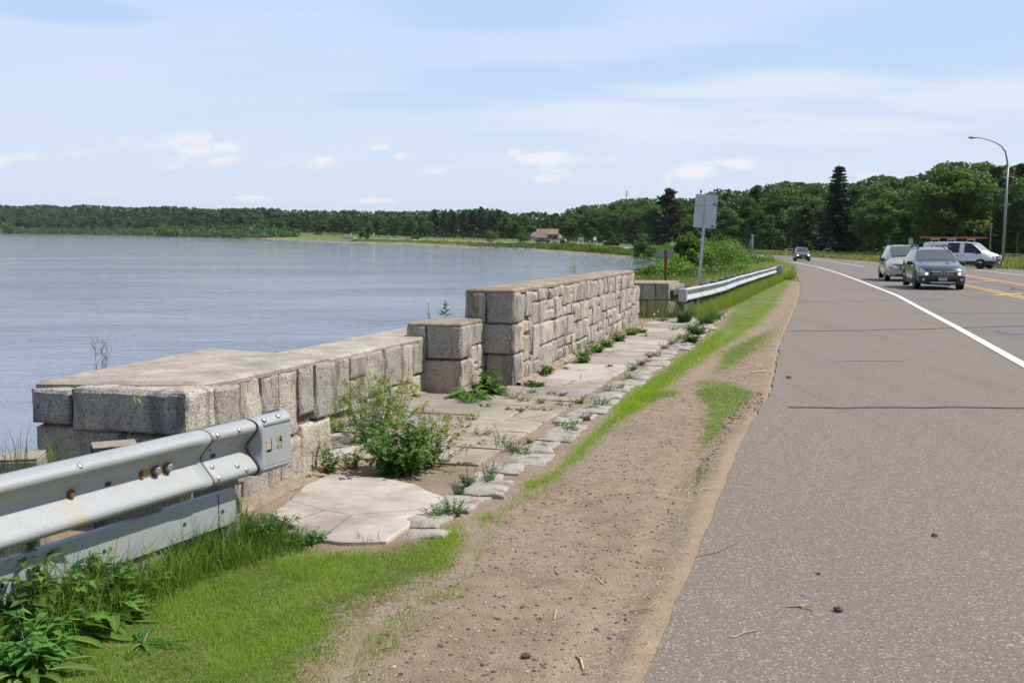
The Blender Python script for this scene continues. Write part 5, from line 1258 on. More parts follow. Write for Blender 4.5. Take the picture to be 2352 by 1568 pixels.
for s_ in (1, -1):
    part(car, 'lamp_bulb', 'lamp_on', lambda mb: mb.ball((s_ * .585, -.028, .645), (.060, .03, .055), 12, 8), True)
    part(car, 'fog_lamp', 'alloy', lambda mb: mb.tube([(s_ * .70, .0, .42), (s_ * .70, .08, .42)], [.062, .062], 14), False)
    poly_part(car, 'fog_lamp_housing', 'black_trim', [(.56, .30), (.60, .54), (.84, .55), (.86, .34), (.74, .27)], .00, .2, .18, sides=(s_,))
    poly_part(car, 'silver_trim', 'chrome', [(.57, .555), (.86, .575), (.86, .605), (.60, .575)], -.01, .1, .19, sides=(s_,))
poly_part(car, 'grille', 'black_trim', [(0, .58), (.40, .58), (.455, .66), (.47, .735), (.42, .755), (0, .765)], -.022, .06, .10)
for z, wd, h in ((.728, .44, .026), (.672, .42, .013), (.628, .40, .013), (.590, .385, .010)):
    poly_part(car, 'grille_bar', 'chrome', [(.0 if z < .7 else .09, z - h / 2), (wd, z - h / 2), (wd, z + h / 2), (.0 if z < .7 else .09, z + h / 2)], -.055, .04, .10)
part(car, 'badge', 'plate_blue', lambda mb: mb.ball((0, -.07, .728), (.075, .012, .038), 16, 8), True)
part(car, 'badge_rim', 'chrome', lambda mb: mb.tube([(math.cos(a) * .078, -.078, .728 + math.sin(a) * .040) for a in np.linspace(0, 2 * math.pi, 25)], .005, 5, cap=False))
poly_part(car, 'air_intake', 'rubber', [(0, .36), (.50, .36), (.53, .46), (0, .47)], -.012, .08, .12)
poly_part(car, 'skid_plate', 'silver_trim', [(0, .275), (.36, .275), (.46, .30), (.47, .335), (0, .335)], -.028, .10, .14)
poly_part(car, 'bumper_lip', 'black_trim', [(0, .20), (.62, .22), (.80, .26), (.78, .34), (0, .345)], -.01, .25, .16)
plate(car, -.075, .46, '764 830')
mirror_(car, .90, 1.58, 1.02, 'black_trim')
for s_ in (1, -1): part(car, 'roof_rail', 'black_trim', lambda mb: mb.tube([(s_ * .62, 2.15, 1.57), (s_ * .60, 2.25, 1.67), (s_ * .60, 3.2, 1.70), (s_ * .60, 4.0, 1.67), (s_ * .6, 4.1, 1.60)], [.03, .035, .028, .035, .03], 8), True)
for s_ in (1, -1): part(car, 'sill_cladding', 'black_trim', bx((s_ * .90, 2.3, .27), (.04, 2.1, .16), 0, .015))
part(car, 'wiper', 'black_trim', lambda mb: (mb.tube([(-.6, 1.43, 1.12), (.05, 1.50, 1.15)], .01, 5), mb.tube([(0.1, 1.43, 1.12), (.62, 1.52, 1.14)], .01, 5)))
# beige minivan -------------------------------------------------------
c_ = G(2044, 646.8); van2 = ground_root('minivan', c_[0] + .86, c_[1] + .2, 194, 'beige minivan half hidden behind the green wagon', 'car'); off(van2, .95)
st = [(0.0, .34, .66, .60, .62, .68, .54), (.08, .26, .84, .66, .80, .80, .66), (.28, .23, .96, .76, .92, .90, .74), (.62, .22, .99, .86, .95, .99, .78), (.98, .22, .995, .94, .96, 1.08, .80), (1.12, .22, .995, .95, .965, 1.17, .79), (1.86, .22, .995, 1.0, .965, 1.57, .76), (2.2, .22, .995, 1.0, .965, 1.71, .67),
      (2.75, .22, .995, 1.0, .965, 1.735, .67), (2.85, .22, .995, 1.0, .965, 1.735, .67), (3.7, .22, .995, 1.0, .965, 1.73, .67), (3.8, .22, .995, 1.0, .965, 1.73, .67), (4.7, .26, .97, 1.0, .94, 1.68, .66), (4.95, .3, .93, 1.0, .9, 1.45, .66), (5.08, .4, .85, .95, .82, 1.02, .7)]
car_body(van2, st, 'BBBBBWWGBGBGRB', M['paint_beige'], M['car_glass'], M['wind_glass'])
for y in (.95, 3.95):
    for s_ in (1, -1): arch(van2, s_ * .985, y, .34, 'paint_beige', s_); wheel(van2, s_ * .87, y, .33, .215, s_)
poly_part(van2, 'headlight', 'headlamp_glass', [(.46, .66), (.50, .60), (.78, .60), (.80, .78), (.62, .80)], -.01, .2, .22); poly_part(van2, 'indicator', 'amber', [(.80, .60), (.87, .62), (.88, .76), (.81, .78)], -.01, .2, .24)
poly_part(van2, 'grille', 'rubber', [(0, .56), (.30, .56), (.42, .66), (.40, .76), (0, .78)], -.02, .06, .12)
poly_part(van2, 'grille_bar', 'chrome', [(0, .64), (.36, .64), (.38, .665), (0, .665)], -.055, .05, .12); poly_part(van2, 'bonnet_deflector', 'rubber', [(0, .80), (.60, .79), (.72, .83), (.70, .87), (0, .86)], -.0, .12, .25)
poly_part(van2, 'air_intake', 'rubber', [(0, .28), (.56, .28), (.58, .36), (0, .37)], .0, .08, .12); plate(van2, -.06, .45); part(van2, 'fog_lamp', 'headlamp_glass', lambda mb: [mb.tube([(s_ * .70, -.02, .34), (s_ * .70, .06, .34)], [.05, .05], 12) for s_ in (-1,)])
mirror_(van2, .98, 1.45, 1.05)
for s_ in (1, -1): part(van2, 'roof_rail', 'black_trim', lambda mb: mb.tube([(s_ * .62, 2.2, 1.70), (s_ * .60, 2.4, 1.77), (s_ * .60, 4.2, 1.77), (s_ * .6, 4.4, 1.72)], .022, 8), True)
part(van2, 'wiper', 'black_trim', lambda mb: mb.tube([(-.65, 1.12, 1.20), (.1, 1.24, 1.27)], .014, 5))
# small maroon SUV ----------------------------------------------------
def small_suv(root, paint_m, lit=True, rear=False):
    st = [(0.0, .36, .58, .64, .56, .72, .5), (.07, .28, .76, .70, .74, .84, .62), (.25, .25, .86, .80, .84, .93, .68), (.6, .24, .89, .90, .86, 1.0, .72), (.98, .24, .89, .97, .86, 1.07, .74), (1.08, .24, .89, .98, .86, 1.12, .74), (1.75, .24, .89, 1.02, .86, 1.58, .62), (1.95, .24, .89, 1.02, .86, 1.65, .61), (2.6, .24, .89, 1.03, .86, 1.68, .61),
          (2.7, .24, .89, 1.03, .86, 1.68, .61), (3.35, .24, .89, 1.03, .86, 1.67, .61), (3.45, .24, .89, 1.03, .86, 1.67, .61), (4.1, .27, .88, 1.04, .84, 1.62, .6), (4.38, .3, .85, 1.04, .8, 1.3, .64), (4.48, .38, .8, .95, .76, 1.0, .66)]
    car_body(root, st, 'BBBBBWWGBGBGRB', M[paint_m], M['car_glass'], M['car_glass'])
    for y in (.85, 3.47):
        for s_ in (1, -1): arch(root, s_ * .88, y, .345, 'black_trim', s_); wheel(root, s_ * .79, y, .34, .21, s_)
    poly_part(root, 'bumper', 'black_trim', [(0, .26), (.66, .28), (.80, .34), (.80, .56), (.60, .60), (0, .56)], -.03, .22, .16)
    poly_part(root, 'grille', 'rubber', [(0, .66), (.36, .66), (.44, .78), (0, .80)], -.02, .06, .12); poly_part(root, 'grille_bar', 'chrome', [(0, .715), (.38, .715), (.40, .74), (0, .74)], -.055, .05, .12)
    poly_part(root, 'headlight', 'headlamp_glass', [(.46, .66), (.72, .66), (.80, .82), (.56, .82)], -.01, .2, .22)
    if lit:
        for s_ in (1, -1): part(root, 'lamp_bulb', 'lamp_on', lambda mb: mb.ball((s_ * .62, -.0, .735), (.12, .04, .075), 12, 8), True)
    for s_ in (1, -1): part(root, 'tail_light', 'tail_red', bx((s_ * .80, 4.36, 1.2), (.12, .10, .42), 0, .02)); 
    part(root, 'rear_bumper', 'black_trim', bx((0, 4.46, .48), (1.55, .16, .28), 0, .04)); plate(root, -.08, .5); mirror_(root, .87, 1.35, 1.06)
    for s_ in (1, -1): part(root, 'roof_rail', 'black_trim', lambda mb: mb.tube([(s_ * .6, 1.9, 1.66), (s_ * .59, 2.1, 1.72), (s_ * .59, 3.8, 1.71), (s_ * .59, 3.95, 1.66)], .02, 6), True)
c_ = G(1843, 600.1); suv = ground_root('small_suv', c_[0], c_[1], 190.5, 'dark maroon sport utility car with bright headlights, farthest of the oncoming cars', 'car'); off(suv, .85); small_suv(suv, 'paint_maroon')
# white cargo van -----------------------------------------------------
c_ = (37.7, 81.3); vn = ground_root('cargo_van', c_[0], c_[1], 133, 'white cargo van with orange ladders on its roof, turning at the right', 'van')
st = [(0.0, .38, .72, .66, .70, .80, .62), (.06, .28, .88, .72, .86, 1.00, .70), (.22, .26, .98, .86, .95, 1.13, .78), (.55, .26, 1.01, 1.0, .98, 1.24, .84), (.86, .26, 1.02, 1.10, .99, 1.34, .86), (.98, .26, 1.02, 1.12, .99, 1.42, .86), (1.62, .26, 1.02, 1.16, .99, 1.96, .78), (1.85, .26, 1.02, 1.16, .99, 2.03, .79),
      (2.25, .26, 1.02, 1.16, .99, 2.06, .80), (2.40, .26, 1.02, 1.16, .99, 2.065, .80), (2.62, .26, 1.02, 1.16, .99, 2.07, .80), (3.52, .26, 1.02, 1.16, .99, 2.08, .80), (4.5, .26, 1.02, 1.16, .99, 2.07, .80), (5.35, .28, 1.02, 1.16, .98, 2.04, .79), (5.50, .32, 1.0, 1.14, .96, 1.98, .77), (5.53, .4, .97, 1.1, .93, 1.9, .75)]
car_body(vn, st, 'BBBBBWWGBBGBBBB', M['paint_van_white'], M['van_glass'], M['screen_light'])
for y in (.95, 4.25):
    for s_ in (1, -1): arch(vn, s_ * 1.015, y, .37, 'black_trim', s_); wheel(vn, s_ * .92, y, .355, .23, s_, 'black_trim')
poly_part(vn, 'grille', 'black_trim', [(0, .66), (.40, .66), (.50, .76), (.48, .92), (.40, .98), (0, 1.0)], -.03, .10, .10); poly_part(vn, 'grille_bar', 'silver_trim', [(0, .80), (.44, .80), (.44, .83), (0, .83)], -.06, .05, .10)
part(vn, 'badge', 'chrome', lambda mb: mb.ball((0, -.09, .86), (.11, .012, .045), 14, 8), True)
poly_part(vn, 'headlight', 'headlamp_glass', [(.56, .80), (.66, .74), (.90, .78), (.94, 1.00), (.88, 1.06), (.64, .92)], -.03, .24, .22)
poly_part(vn, 'bumper', 'black_trim', [(0, .26), (.80, .28), (.93, .34), (.95, .60), (.80, .66), (0, .64)], -.07, .34, .14); plate(vn, -.13, .50); mirror_(vn, 1.02, 1.35, 1.30)
for s_ in (1, -1):
    part(vn, 'bumper_corner', 'black_trim', bx((s_ * .975, .36, .46), (.12, .50, .38), 0, .04)); part(vn, 'side_cladding', 'black_trim', bx((s_ * 1.018, 2.6, .47), (.03, 2.6, .26), 0, .01)); part(vn, 'side_cladding', 'black_trim', bx((s_ * 1.018, 5.08, .47), (.03, .9, .26), 0, .01))
    part(vn, 'door_line', 'black_trim', bx((s_ * 1.012, 2.46, .88), (.012, .012, .58), 0, 0)); part(vn, 'door_line', 'black_trim', bx((s_ * 1.012, 1.28, .88), (.012, .012, .55), 0, 0))
    part(vn, 'door_line', 'black_trim', bx((s_ * 1.012, 3.62, .88), (.012, .012, .58), 0, 0)); part(vn, 'door_handle', 'black_trim', bx((s_ * 1.02, 2.28, 1.02), (.03, .16, .045), 0, .01)); part(vn, 'door_handle', 'black_trim', bx((s_ * 1.02, 2.72, 1.02), (.03, .16, .045), 0, .01))
part(vn, 'logo', 'orange_face', lambda mb: mb.ball((-.90, 4.75, 1.72), (.02, .13, .13), 12, 8, ), True); part(vn, 'logo_lettering', 'cloth_dark', lambda mb: (mb.box((-.915, 4.35, 1.74), (.02, .30, .07), 0, 0), mb.box((-.93, 4.38, 1.62), (.02, .36, .04), 0, 0)))
lad = thing('ladder', (0, 0, 0), 'orange fibreglass extension ladder lashed on the white van roof', 'ladder')
a = vn.rotation_euler[2]
def vloc(x, y, z): return (vn.location.x + x * math.cos(a) - y * math.sin(a), vn.location.y + x * math.sin(a) + y * math.cos(a), vn.location.z + z)
lad.location = vloc(-.35, 3.6, 2.36); lad.rotation_euler = (0, 0, a)
for x in (-.2, .2): part(lad, 'side_rail', 'ladder_orange', bx((x, 0, .03), (.05, 4.6, .10), 0, .01))
part(lad, 'rungs', 'alloy', lambda mb: [mb.box((0, y, .02), (.4, .035, .035)) for y in np.arange(-2.2, 2.25, .3)])
lad2 = copy_tree(lad); lad2['label'] = 'shorter looking second orange ladder on the far side of the van roof'; lad2.location = vloc(.35, 3.35, 2.36)
for y in (2.1, 3.6, 4.9): part(vn, 'roof_rack', 'alloy', lambda mb: (mb.box((0, y, 2.27), (1.7, .06, .06), 0, .01), mb.box((.78, y, 2.16), (.05, .05, .22)), mb.box((-.78, y, 2.16), (.05, .05, .22))))
# distant traffic -------------------------------------------------------
def far_at(px, Yd): P = at(px, 540, Yd); return P.x, Yd
def far_root(name, px, Yd, az_deg, label, cat='car', s_=1.0):
    x, y = far_at(px, Yd); o = thing(name, (x, y, gz(x, y) + .14), label, cat); o.rotation_euler = (0, 0, math.pi - R(az_deg)); o.scale = (s_,) * 3; return o
wc = far_root('small_suv', 1270.5, 366, 296, 'white sport utility car driving away on the far highway near the brown roofed house', s_=1.05); small_suv(wc, 'paint_car_white', False)
tr = far_root('pickup_truck', 1232, 376, 292, 'dark pickup truck ahead of the white car on the far highway', 'truck')
st = [(0.0, .42, .8, .8, .78, .92, .7), (.15, .36, .95, .9, .92, 1.05, .8), (1.0, .36, .98, 1.02, .95, 1.15, .84), (1.2, .36, .98, 1.05, .95, 1.22, .82), (1.85, .36, .98, 1.08, .95, 1.78, .7), (2.3, .36, .98, 1.08, .95, 1.84, .7), (3.1, .36, .98, 1.08, .95, 1.82, .7), (3.3, .36, .98, 1.08, .95, 1.5, .72), (3.36, .36, .98, 1.05, .95, 1.12, .86), (5.3, .38, .98, 1.05, .95, 1.12, .86), (5.45, .42, .96, 1.0, .93, 1.08, .84)]
car_body(tr, st, 'BBBWWGRBBB', M['paint_dark_truck'], M['car_glass'], M['car_glass'])
for y in (.95, 4.3):
    for s_ in (1, -1): wheel(tr, s_ * .86, y, .39, .25, s_)
part(tr, 'tailgate_panel', 'silver_trim', bx((0, 5.46, .88), (1.5, .06, .2), 0, .01)); part(tr, 'rear_bumper', 'silver_trim', bx((0, 5.5, .58), (1.8, .14, .2), 0, .02))
for s_ in (1, -1): part(tr, 'tail_light', 'tail_red', bx((s_ * .86, 5.44, .92), (.14, .08, .3), 0, .01))
t2 = copy_tree(tr); x, y = far_at(738, 700); t2.location = (x, y, gz(x, y) + .14); t2.rotation_euler = (0, 0, math.pi - R(112)); t2['label'] = 'dark pickup with a white canopy far off beneath the small green sign'
part(t2, 'canopy', 'cloth_white', bx((0, 4.4, 1.45), (1.7, 1.9, .62), 0, .1))
s3 = far_root('small_suv', 943, 505, 275, 'black sport utility car parked with its hatch open on the far shoulder'); small_suv(s3, 'paint_dark_truck', False)
part(s3, 'open_hatch', 'paint_dark_truck', bx((0, 4.6, 1.9), (1.4, 1.0, .06), 0, .02))
cv = far_root('caravan', 1568, 275, 60, 'pale camper trailer parked among the trunks behind the feathery shore tree', 'trailer'); part(cv, 'body', 'trim_white', bx((0, 2.5, 1.35), (2.1, 4.6, 1.9), 0, .2)); 
for s_ in (1, -1):
    part(cv, 'window', 'car_glass', bx((s_ * 1.05, 2.4, 1.6), (.04, 1.1, .5), 0, .02)); wheel(cv, s_ * .9, 2.5, .34, .2, s_)
# ------------------------------------------------------------------ signs, lamp, house, tower, dock
def local(root, name, m_, fn, **k): mb = MB(); fn(mb); return mb.build(name, M[m_], root, local=True, **k)
def rrect(mb, cx, cz, w_, h, y, t_, r=.03):
    P = []
    for sx_, sz_, a0 in ((1, 1, 0), (-1, 1, 90), (-1, -1, 180), (1, -1, 270)):
        for k in range(5): a = R(a0 + k * 22.5); P.append((cx + sx_ * (w_ / 2 - r) + r * math.cos(a), cz + sz_ * (h / 2 - r) + r * math.sin(a)))
    n = len(P); V = [(x, y, z) for x, z in P] + [(x, y + t_, z) for x, z in P]
    mb.add(V, [tuple(range(n)), tuple(range(2 * n - 1, n - 1, -1))] + [(i, n + i, n + (i + 1) % n, (i + 1) % n) for i in range(n)])
# big leaning sign seen from behind
Ys = 32.0; Pb = at(1603.5, 690, Ys); zb = gz(Pb.x, Ys); sg = thing('road_sign', (Pb.x, Ys, zb), 'leaning road sign seen from behind, two grey panels with blue triangles', 'sign')
tilt = math.atan2(at(1622, 452, Ys).x - at(1605, 656, Ys).x, at(1622, 452, Ys).z - at(1605, 656, Ys).z)
sg.location.x = at(1605, 656, Ys).x - math.tan(tilt) * (at(1605, 656, Ys).z - zb); sg.rotation_euler = (0, tilt, 0)
kz = 1 / math.cos(tilt)
def zz(py): return (at(1610, py, Ys).z - zb) * kz
def channel(mb, h, w_=.055, d=.04):
    sec = [(-w_ / 2 - .012, 0), (-w_ / 2, 0), (-w_ * .28, -d), (w_ * .28, -d), (w_ / 2, 0), (w_ / 2 + .012, 0)]; K = len(sec)
    V = [(x, y, z) for z in (-.4, h) for x, y in sec] + [(x, y + .006, z) for z in (-.4, h) for x, y in sec]
    F = [(i, i + 1, K + i + 1, K + i) for i in range(K - 1)] + [(2 * K + i + 1, 2 * K + i, 3 * K + i, 3 * K + i + 1) for i in range(K - 1)] + [(K + i, K + i + 1, 3 * K + i + 1, 3 * K + i) for i in range(K - 1)]
    mb.add(V, F)
local(sg, 'post', 'lamp_steel' if False else 'aluminium_back', lambda mb: channel(mb, zz(452), .062, .045))
local(sg, 'post_holes', 'seam_dark', lambda mb: [mb.box((0, -.047, z), (.012, .004, .018)) for z in np.arange(.4, zz(455), .05)])
sc_ = Ys / 2400
up = local(sg, 'upper_panel', 'aluminium_back', lambda mb: rrect(mb, .02, (zz(447) + zz(471.6)) / 2, 50.5 * sc_, zz(447) - zz(471.6), .006, .004, .035))
lo = local(sg, 'lower_panel', 'aluminium_back', lambda mb: rrect(mb, .02, (zz(472.2) + zz(523.5)) / 2, 51.5 * sc_, zz(472.2) - zz(523.5), .006, .004, .04))
def tri(parent, cx, cz, s_): local(parent, 'blue_triangle', 'sticker_blue', lambda mb: mb.add([(cx - s_, -.0, cz - s_ * .75), (cx + s_, 0, cz - s_ * .75), (cx + s_ * .15, 0, cz + s_ * .85), (cx - s_, .004, cz - s_ * .75), (cx + s_, .004, cz - s_ * .75), (cx + s_ * .15, .004, cz + s_ * .85)], [(0, 1, 2), (5, 4, 3), (0, 3, 4, 1), (1, 4, 5, 2), (2, 5, 3, 0)]))
tri(up, .27, zz(467.5), .055); tri(lo, .255, zz(517.5), .058)
bd = at(1610, 446.5, Ys - .0); bird = thing('bird', (bd.x, Ys, bd.z), 'small brown bird perched on the top edge of the leaning sign', 'bird')
mb = MB(); mb.tube([(0, .05, .045), (0, .03, .052), (0, 0, .07), (0, -.015, .095), (0, -.022, .112), (0, -.03, .122)], [.006, .022, .033, .030, .019, .016], 10); mb.ball((0, -.026, .122), .019, 10, 8); mb.tube([(0, -.04, .122), (0, -.06, .119)], [.006, .001], 6); mb.tube([(0, .04, .05), (0, .10, .012)], [.014, .007], 6)
mb.build('body', M['bird_brown'], bird, local=True, smooth=True)
for s_ in (1, -1): local(bird, 'leg', 'bird_brown', lambda mb: mb.tube([(s_ * .010, 0, .045), (s_ * .011, -.004, -.002)], .0025, 5))
# small grey sign on a rusty post
Y2 = 28.6; P = at(1529, 620, Y2); s2 = thing('small_sign', (P.x, Y2, gz(P.x, Y2)), 'small grey sign back on a rusty post behind the far pier', 'sign'); h2 = at(1529, 574, Y2).z - s2.location.z
local(s2, 'post', 'rust', lambda mb: channel(mb, h2, .055, .03)); sc2 = Y2 / 2400
local(s2, 'panel', 'aluminium_dull', lambda mb: rrect(mb, 0, at(1529, 582.2, Y2).z - s2.location.z, 37 * sc2, 19.5 * sc2, .008, .004, .03))
# edge-on sign with a brace
Y3 = 75.; P = at(1728, 580, Y3); s3_ = thing('braced_sign_post', (P.x, Y3, gz(P.x, Y3)), 'grey sign post seen edge on with a slanting brace beyond the bushes', 'sign'); h3 = at(1728, 539, Y3).z - s3_.location.z
local(s3_, 'post', 'aluminium_back', lambda mb: mb.box((0, 0, h3 / 2), (.09, .09, h3), 0, .01)); sc3 = Y3 / 2400
local(s3_, 'panel_edge', 'aluminium_dull', lambda mb: mb.box((-.08, .1, h3 - .55), (.05, 1.0, 1.1), R(-13), .005)); local(s3_, 'brace', 'aluminium_dull', lambda mb: mb.tube([(-.12, -.02, h3 - .35), (-22 * sc3, -.02, .1)], .05, 8))
# highway marker
Y4 = 133.; P = at(2092, 560, Y4); s4 = thing('route_marker', (P.x, Y4, gz(P.x, Y4)), 'SOUTH 169 route marker sign beyond the beige minivan', 'sign'); sc4 = Y4 / 2400
zc4 = at(2092, 558.6, Y4).z - s4.location.z; zs4 = at(2092, 550.2, Y4).z - s4.location.z
local(s4, 'post', 'aluminium_dull', lambda mb: mb.box((0, .05, zs4 / 2), (.07, .05, zs4 + .2), 0, .01))
p1 = local(s4, 'direction_plate', 'white_face', lambda mb: rrect(mb, 0, zs4, 11 * sc4, 5.4 * sc4, 0, .02, .04)); text_mesh('SOUTH', .24, 'lettering', M['black_face'], p1, (0, -.012, zs4), (R(90), 0, 0))
p2 = local(s4, 'shield_plate', 'black_face', lambda mb: rrect(mb, 0, zc4, 10.6 * sc4, 10 * sc4, 0, .02, .05))
sh_ = [(-.5, .42), (-.36, .5), (-.18, .43), (0, .5), (.18, .43), (.36, .5), (.5, .42), (.44, .2), (.5, -.1), (.36, -.36), (.14, -.44), (0, -.52), (-.14, -.44), (-.36, -.36), (-.5, -.1), (-.44, .2)]
local(p2, 'shield', 'white_face', lambda mb: mb.add([(x * .56, -.008, zc4 + z * .54) for x, z in sh_], [tuple(range(len(sh_)))])); text_mesh('169', .30, 'lettering', M['black_face'], p2, (0, -.014, zc4), (R(90), 0, 0), sx=.95)
# street lamp
Y5 = 108.; P = at(2303, 606, Y5); lp = thing('street_lamp', (P.x, Y5, g1(P.x, Y5)), 'tall curved street lamp on the grass right of the white van', 'street lamp'); kx = Y5 / 2400
H5 = at(2312, 384, Y5).z - lp.location.z
local(lp, 'pole', 'lamp_steel', lambda mb: mb.tube([(0, 0, 0), (.02, 0, H5 * .5), (.04, 0, H5)], [.155, .125, .095], 14), smooth=True)
local(lp, 'base', 'lamp_steel', lambda mb: mb.tube([(0, 0, -.1), (0, 0, .25), (0, 0, .3)], [.26, .26, .18], 14))
arm = []
for px, py in ((2312.6, 384), (2313, 366), (2309, 348), (2300, 336), (2288, 328), (2272, 321.5), (2255, 317.5), (2243, 316.3)): q = at(px, py, Y5); arm.append((q.x - lp.location.x, 0, q.z - lp.location.z))
arm[0] = (.04, 0, H5 - .1)
local(lp, 'arm', 'lamp_steel', lambda mb: mb.tube(arm, [.09, .088, .08, .07, .065, .06, .052, .05], 10), smooth=True)
q = at(2234, 315.8, Y5); local(lp, 'lamp_head', 'lamp_steel', lambda mb: mb.ball((q.x - lp.location.x, 0, q.z - lp.location.z), (.46, .17, .12), 14, 8), smooth=True)
local(lp, 'lens', 'headlamp_glass', lambda mb: mb.ball((q.x - lp.location.x - .12, 0, q.z - lp.location.z - .07), (.26, .13, .09), 12, 8), smooth=True)
# thin pole, utility boxes, marker stakes
def pole(px, pyb, pyt, Yd, r, label, name, m_='lamp_steel', extra=None, cat='pole'):
    P = at(px, pyb, Yd); z0 = gz(P.x, Yd); o = thing(name, (P.x, Yd, z0), label, cat); h = at(px, pyt, Yd).z - z0
    local(o, 'shaft', m_, lambda mb: mb.tube([(0, 0, -.3), (0, 0, h)], [r, r * .8], 8))
    if extra: extra(o, h)
    return o
pole(2273.5, 580, 515, 150, .07, 'thin grey pole rising behind the nose of the white van', 'thin_pole', extra=lambda o, h: local(o, 'cap', 'utility_grey', lambda mb: mb.box((0, 0, h), (.3, .3, .16), 0, .03)))
pole(1283, 560, 530, 425, .16, 'pale utility pole at the right end of the brown roofed house', 'utility_pole', 'trim_grey', lambda o, h: local(o, 'crossarm', 'dark_wood', lambda mb: mb.box((0, 0, h - .4), (1.2, .12, .12))))
for px, lab in ((2029, 'left of two grey marker stakes at the wood edge behind the minivan'), (2032.5, 'right of two grey marker stakes at the wood edge behind the minivan')):
    pole(px, 585, 568, 165, .09, lab, 'marker_stake', 'aluminium_dull', cat='stake', extra=lambda o, h: local(o, 'cap', 'aluminium_back', lambda mb: mb.box((0, 0, h), (.2, .14, .1), 0, .02)))
pole(1806, 582, 574.5, 175, .09, 'short yellow marker post on the grass left of the maroon car', 'marker_post', 'yellow_post', cat='post', extra=lambda o, h: local(o, 'cap', 'yellow_post', lambda mb: mb.ball((0, 0, h), .1, 8, 6)))
def gbox(name, px, Yd, w_, d_, h, m_, label, cat):
    P = at(px, 580, Yd); o = thing(name, (P.x, Yd, gz(P.x, Yd)), label, cat); local(o, 'cabinet', m_, lambda mb: mb.box((0, 0, h / 2), (w_, d_, h), .1, .04)); local(o, 'lid', m_, lambda mb: mb.box((0, 0, h + .03), (w_ * 1.06, d_ * 1.06, .06), .1, .02)); return o
gbox('utility_box', 2315.5, 150, .75, .6, .75, 'utility_grey', 'square green grey utility cabinet right of the street lamp', 'utility box'); gbox('utility_box', 2337, 152, 1.1, .7, .7, 'old_wood', 'wide brownish utility cabinet near the right picture edge', 'utility box')
# fallen branches at the wood edge
for pts_, lab in ((((1889, 577), (1897, 573), (1904, 571), (1913, 575.5)), 'bare fallen branch at the wood edge right of the maroon car'), (((1802, 573.5), (1812, 571.5), (1822, 572.5), (1830, 572)), 'long pale fallen branch at the wood edge behind the maroon car')):
    Yb = 185.; P = at(*pts_[0], Yb); o = thing('fallen_branch', (P.x, Yb, gz(P.x, Yb)), lab, 'branch'); pp = [at(a_, b_, Yb) - Vector(o.location) for a_, b_ in pts_]
    local(o, 'limb', 'old_wood', lambda mb: mb.tube(pp, [.13, .10, .08, .05], 7)); local(o, 'side_branch', 'old_wood', lambda mb: (mb.tube([pp[1], pp[1] + Vector((.5, 0, 1.3)), pp[1] + Vector((.4, 0, 2.0))], [.06, .04, .015], 5), mb.tube([pp[2], pp[2] + Vector((.9, 0, 1.0))], [.05, .015], 5)))
# brown roofed house ------------------------------------------------------
Yh = 425.; P = at(1229, 552, Yh); hs = thing('house', (P.x, Yh, gz(P.x, Yh) - .1), 'tan house with brown shingle roof and tall gable windows behind the far highway', 'house'); u = Yh / 2400
w1 = 25 * u; w2 = 30 * u; hh = (552 - 527) * u + .6; ev = hh * .42
def gable(mb, x0, x1, y0, y1, e0, r0):   # ridge along x at y mid
    ym = (y0 + y1) / 2; V = [(x0, y0, 0), (x1, y0, 0), (x1, y1, 0), (x0, y1, 0), (x0, y0, e0), (x1, y0, e0), (x1, y1, e0), (x0, y1, e0), (x0, ym, r0), (x1, ym, r0)]
    mb.add(V, [(0, 1, 5, 4), (2, 3, 7, 6), (1, 2, 6, 9, 5), (3, 0, 4, 8, 7), (4, 5, 9, 8), (6, 7, 8, 9)])
def roof(mb, x0, x1, y0, y1, e0, r0, t_=.18, ov=.5):
    ym = (y0 + y1) / 2; sl = (r0 - e0) / (ym - y0)
    for sgn in (-1, 1):
        ye = (y0 - ov) if sgn < 0 else (y1 + ov); ze = e0 - ov * sl; V = [(x0 - ov, ye, ze + .02), (x1 + ov, ye, ze + .02), (x1 + ov, ym, r0 + .02), (x0 - ov, ym, r0 + .02)]; V += [(x, y, z + t_) for x, y, z in V]
        F = [(0, 1, 2, 3), (7, 6, 5, 4), (0, 4, 5, 1), (1, 5, 6, 2), (2, 6, 7, 3), (3, 7, 4, 0)]; mb.add(V, F)
hs.rotation_euler = (0, 0, R(-22)); 
local(hs, 'wall', 'siding', lambda mb: gable(mb, 0, w1 + .5, 0, 6.5, ev, hh)); local(hs, 'wall', 'siding', lambda mb: gable(mb, w1 + .5, w1 + w2, .8, 6.8, hh * .62, hh * .98))
rf = local(hs, 'roof', 'shingle_brown', lambda mb: roof(mb, 0, w1 + .5, 0, 6.5, ev, hh)); rf2 = local(hs, 'roof', 'shingle_brown', lambda mb: roof(mb, w1 + .5, w1 + w2, .8, 6.8, hh * .62, hh * .98, .18, .35))
local(rf, 'gutter', 'trim_grey', lambda mb: mb.box((w1 / 2 + .2, -.55, ev - .45), (w1 + 1.4, .1, .22), 0, 0)); local(rf2, 'gutter', 'trim_grey', lambda mb: mb.box((w1 + w2 / 2 + .3, .38, hh * .62 - .22), (w2 + .2, .1, .2), 0, 0))
for k, (x, z, w_, h) in enumerate(((1.2, 1.2, .9, 1.1), (2.8, 1.2, .9, 1.1), (w1 + 1.8, hh * .45, 1.2, 1.0), (w1 + 3.6, 1.1, 1.0, 1.0))):
    y_ = -.03 if x < w1 else .77; wn = local(hs, 'window', 'trim_white', lambda mb: mb.box((x, y_, z), (w_ + .2, .08, h + .2), 0, 0)); local(wn, 'pane', 'van_glass', lambda mb: mb.box((x, y_ - .04, z), (w_, .06, h), 0, 0))
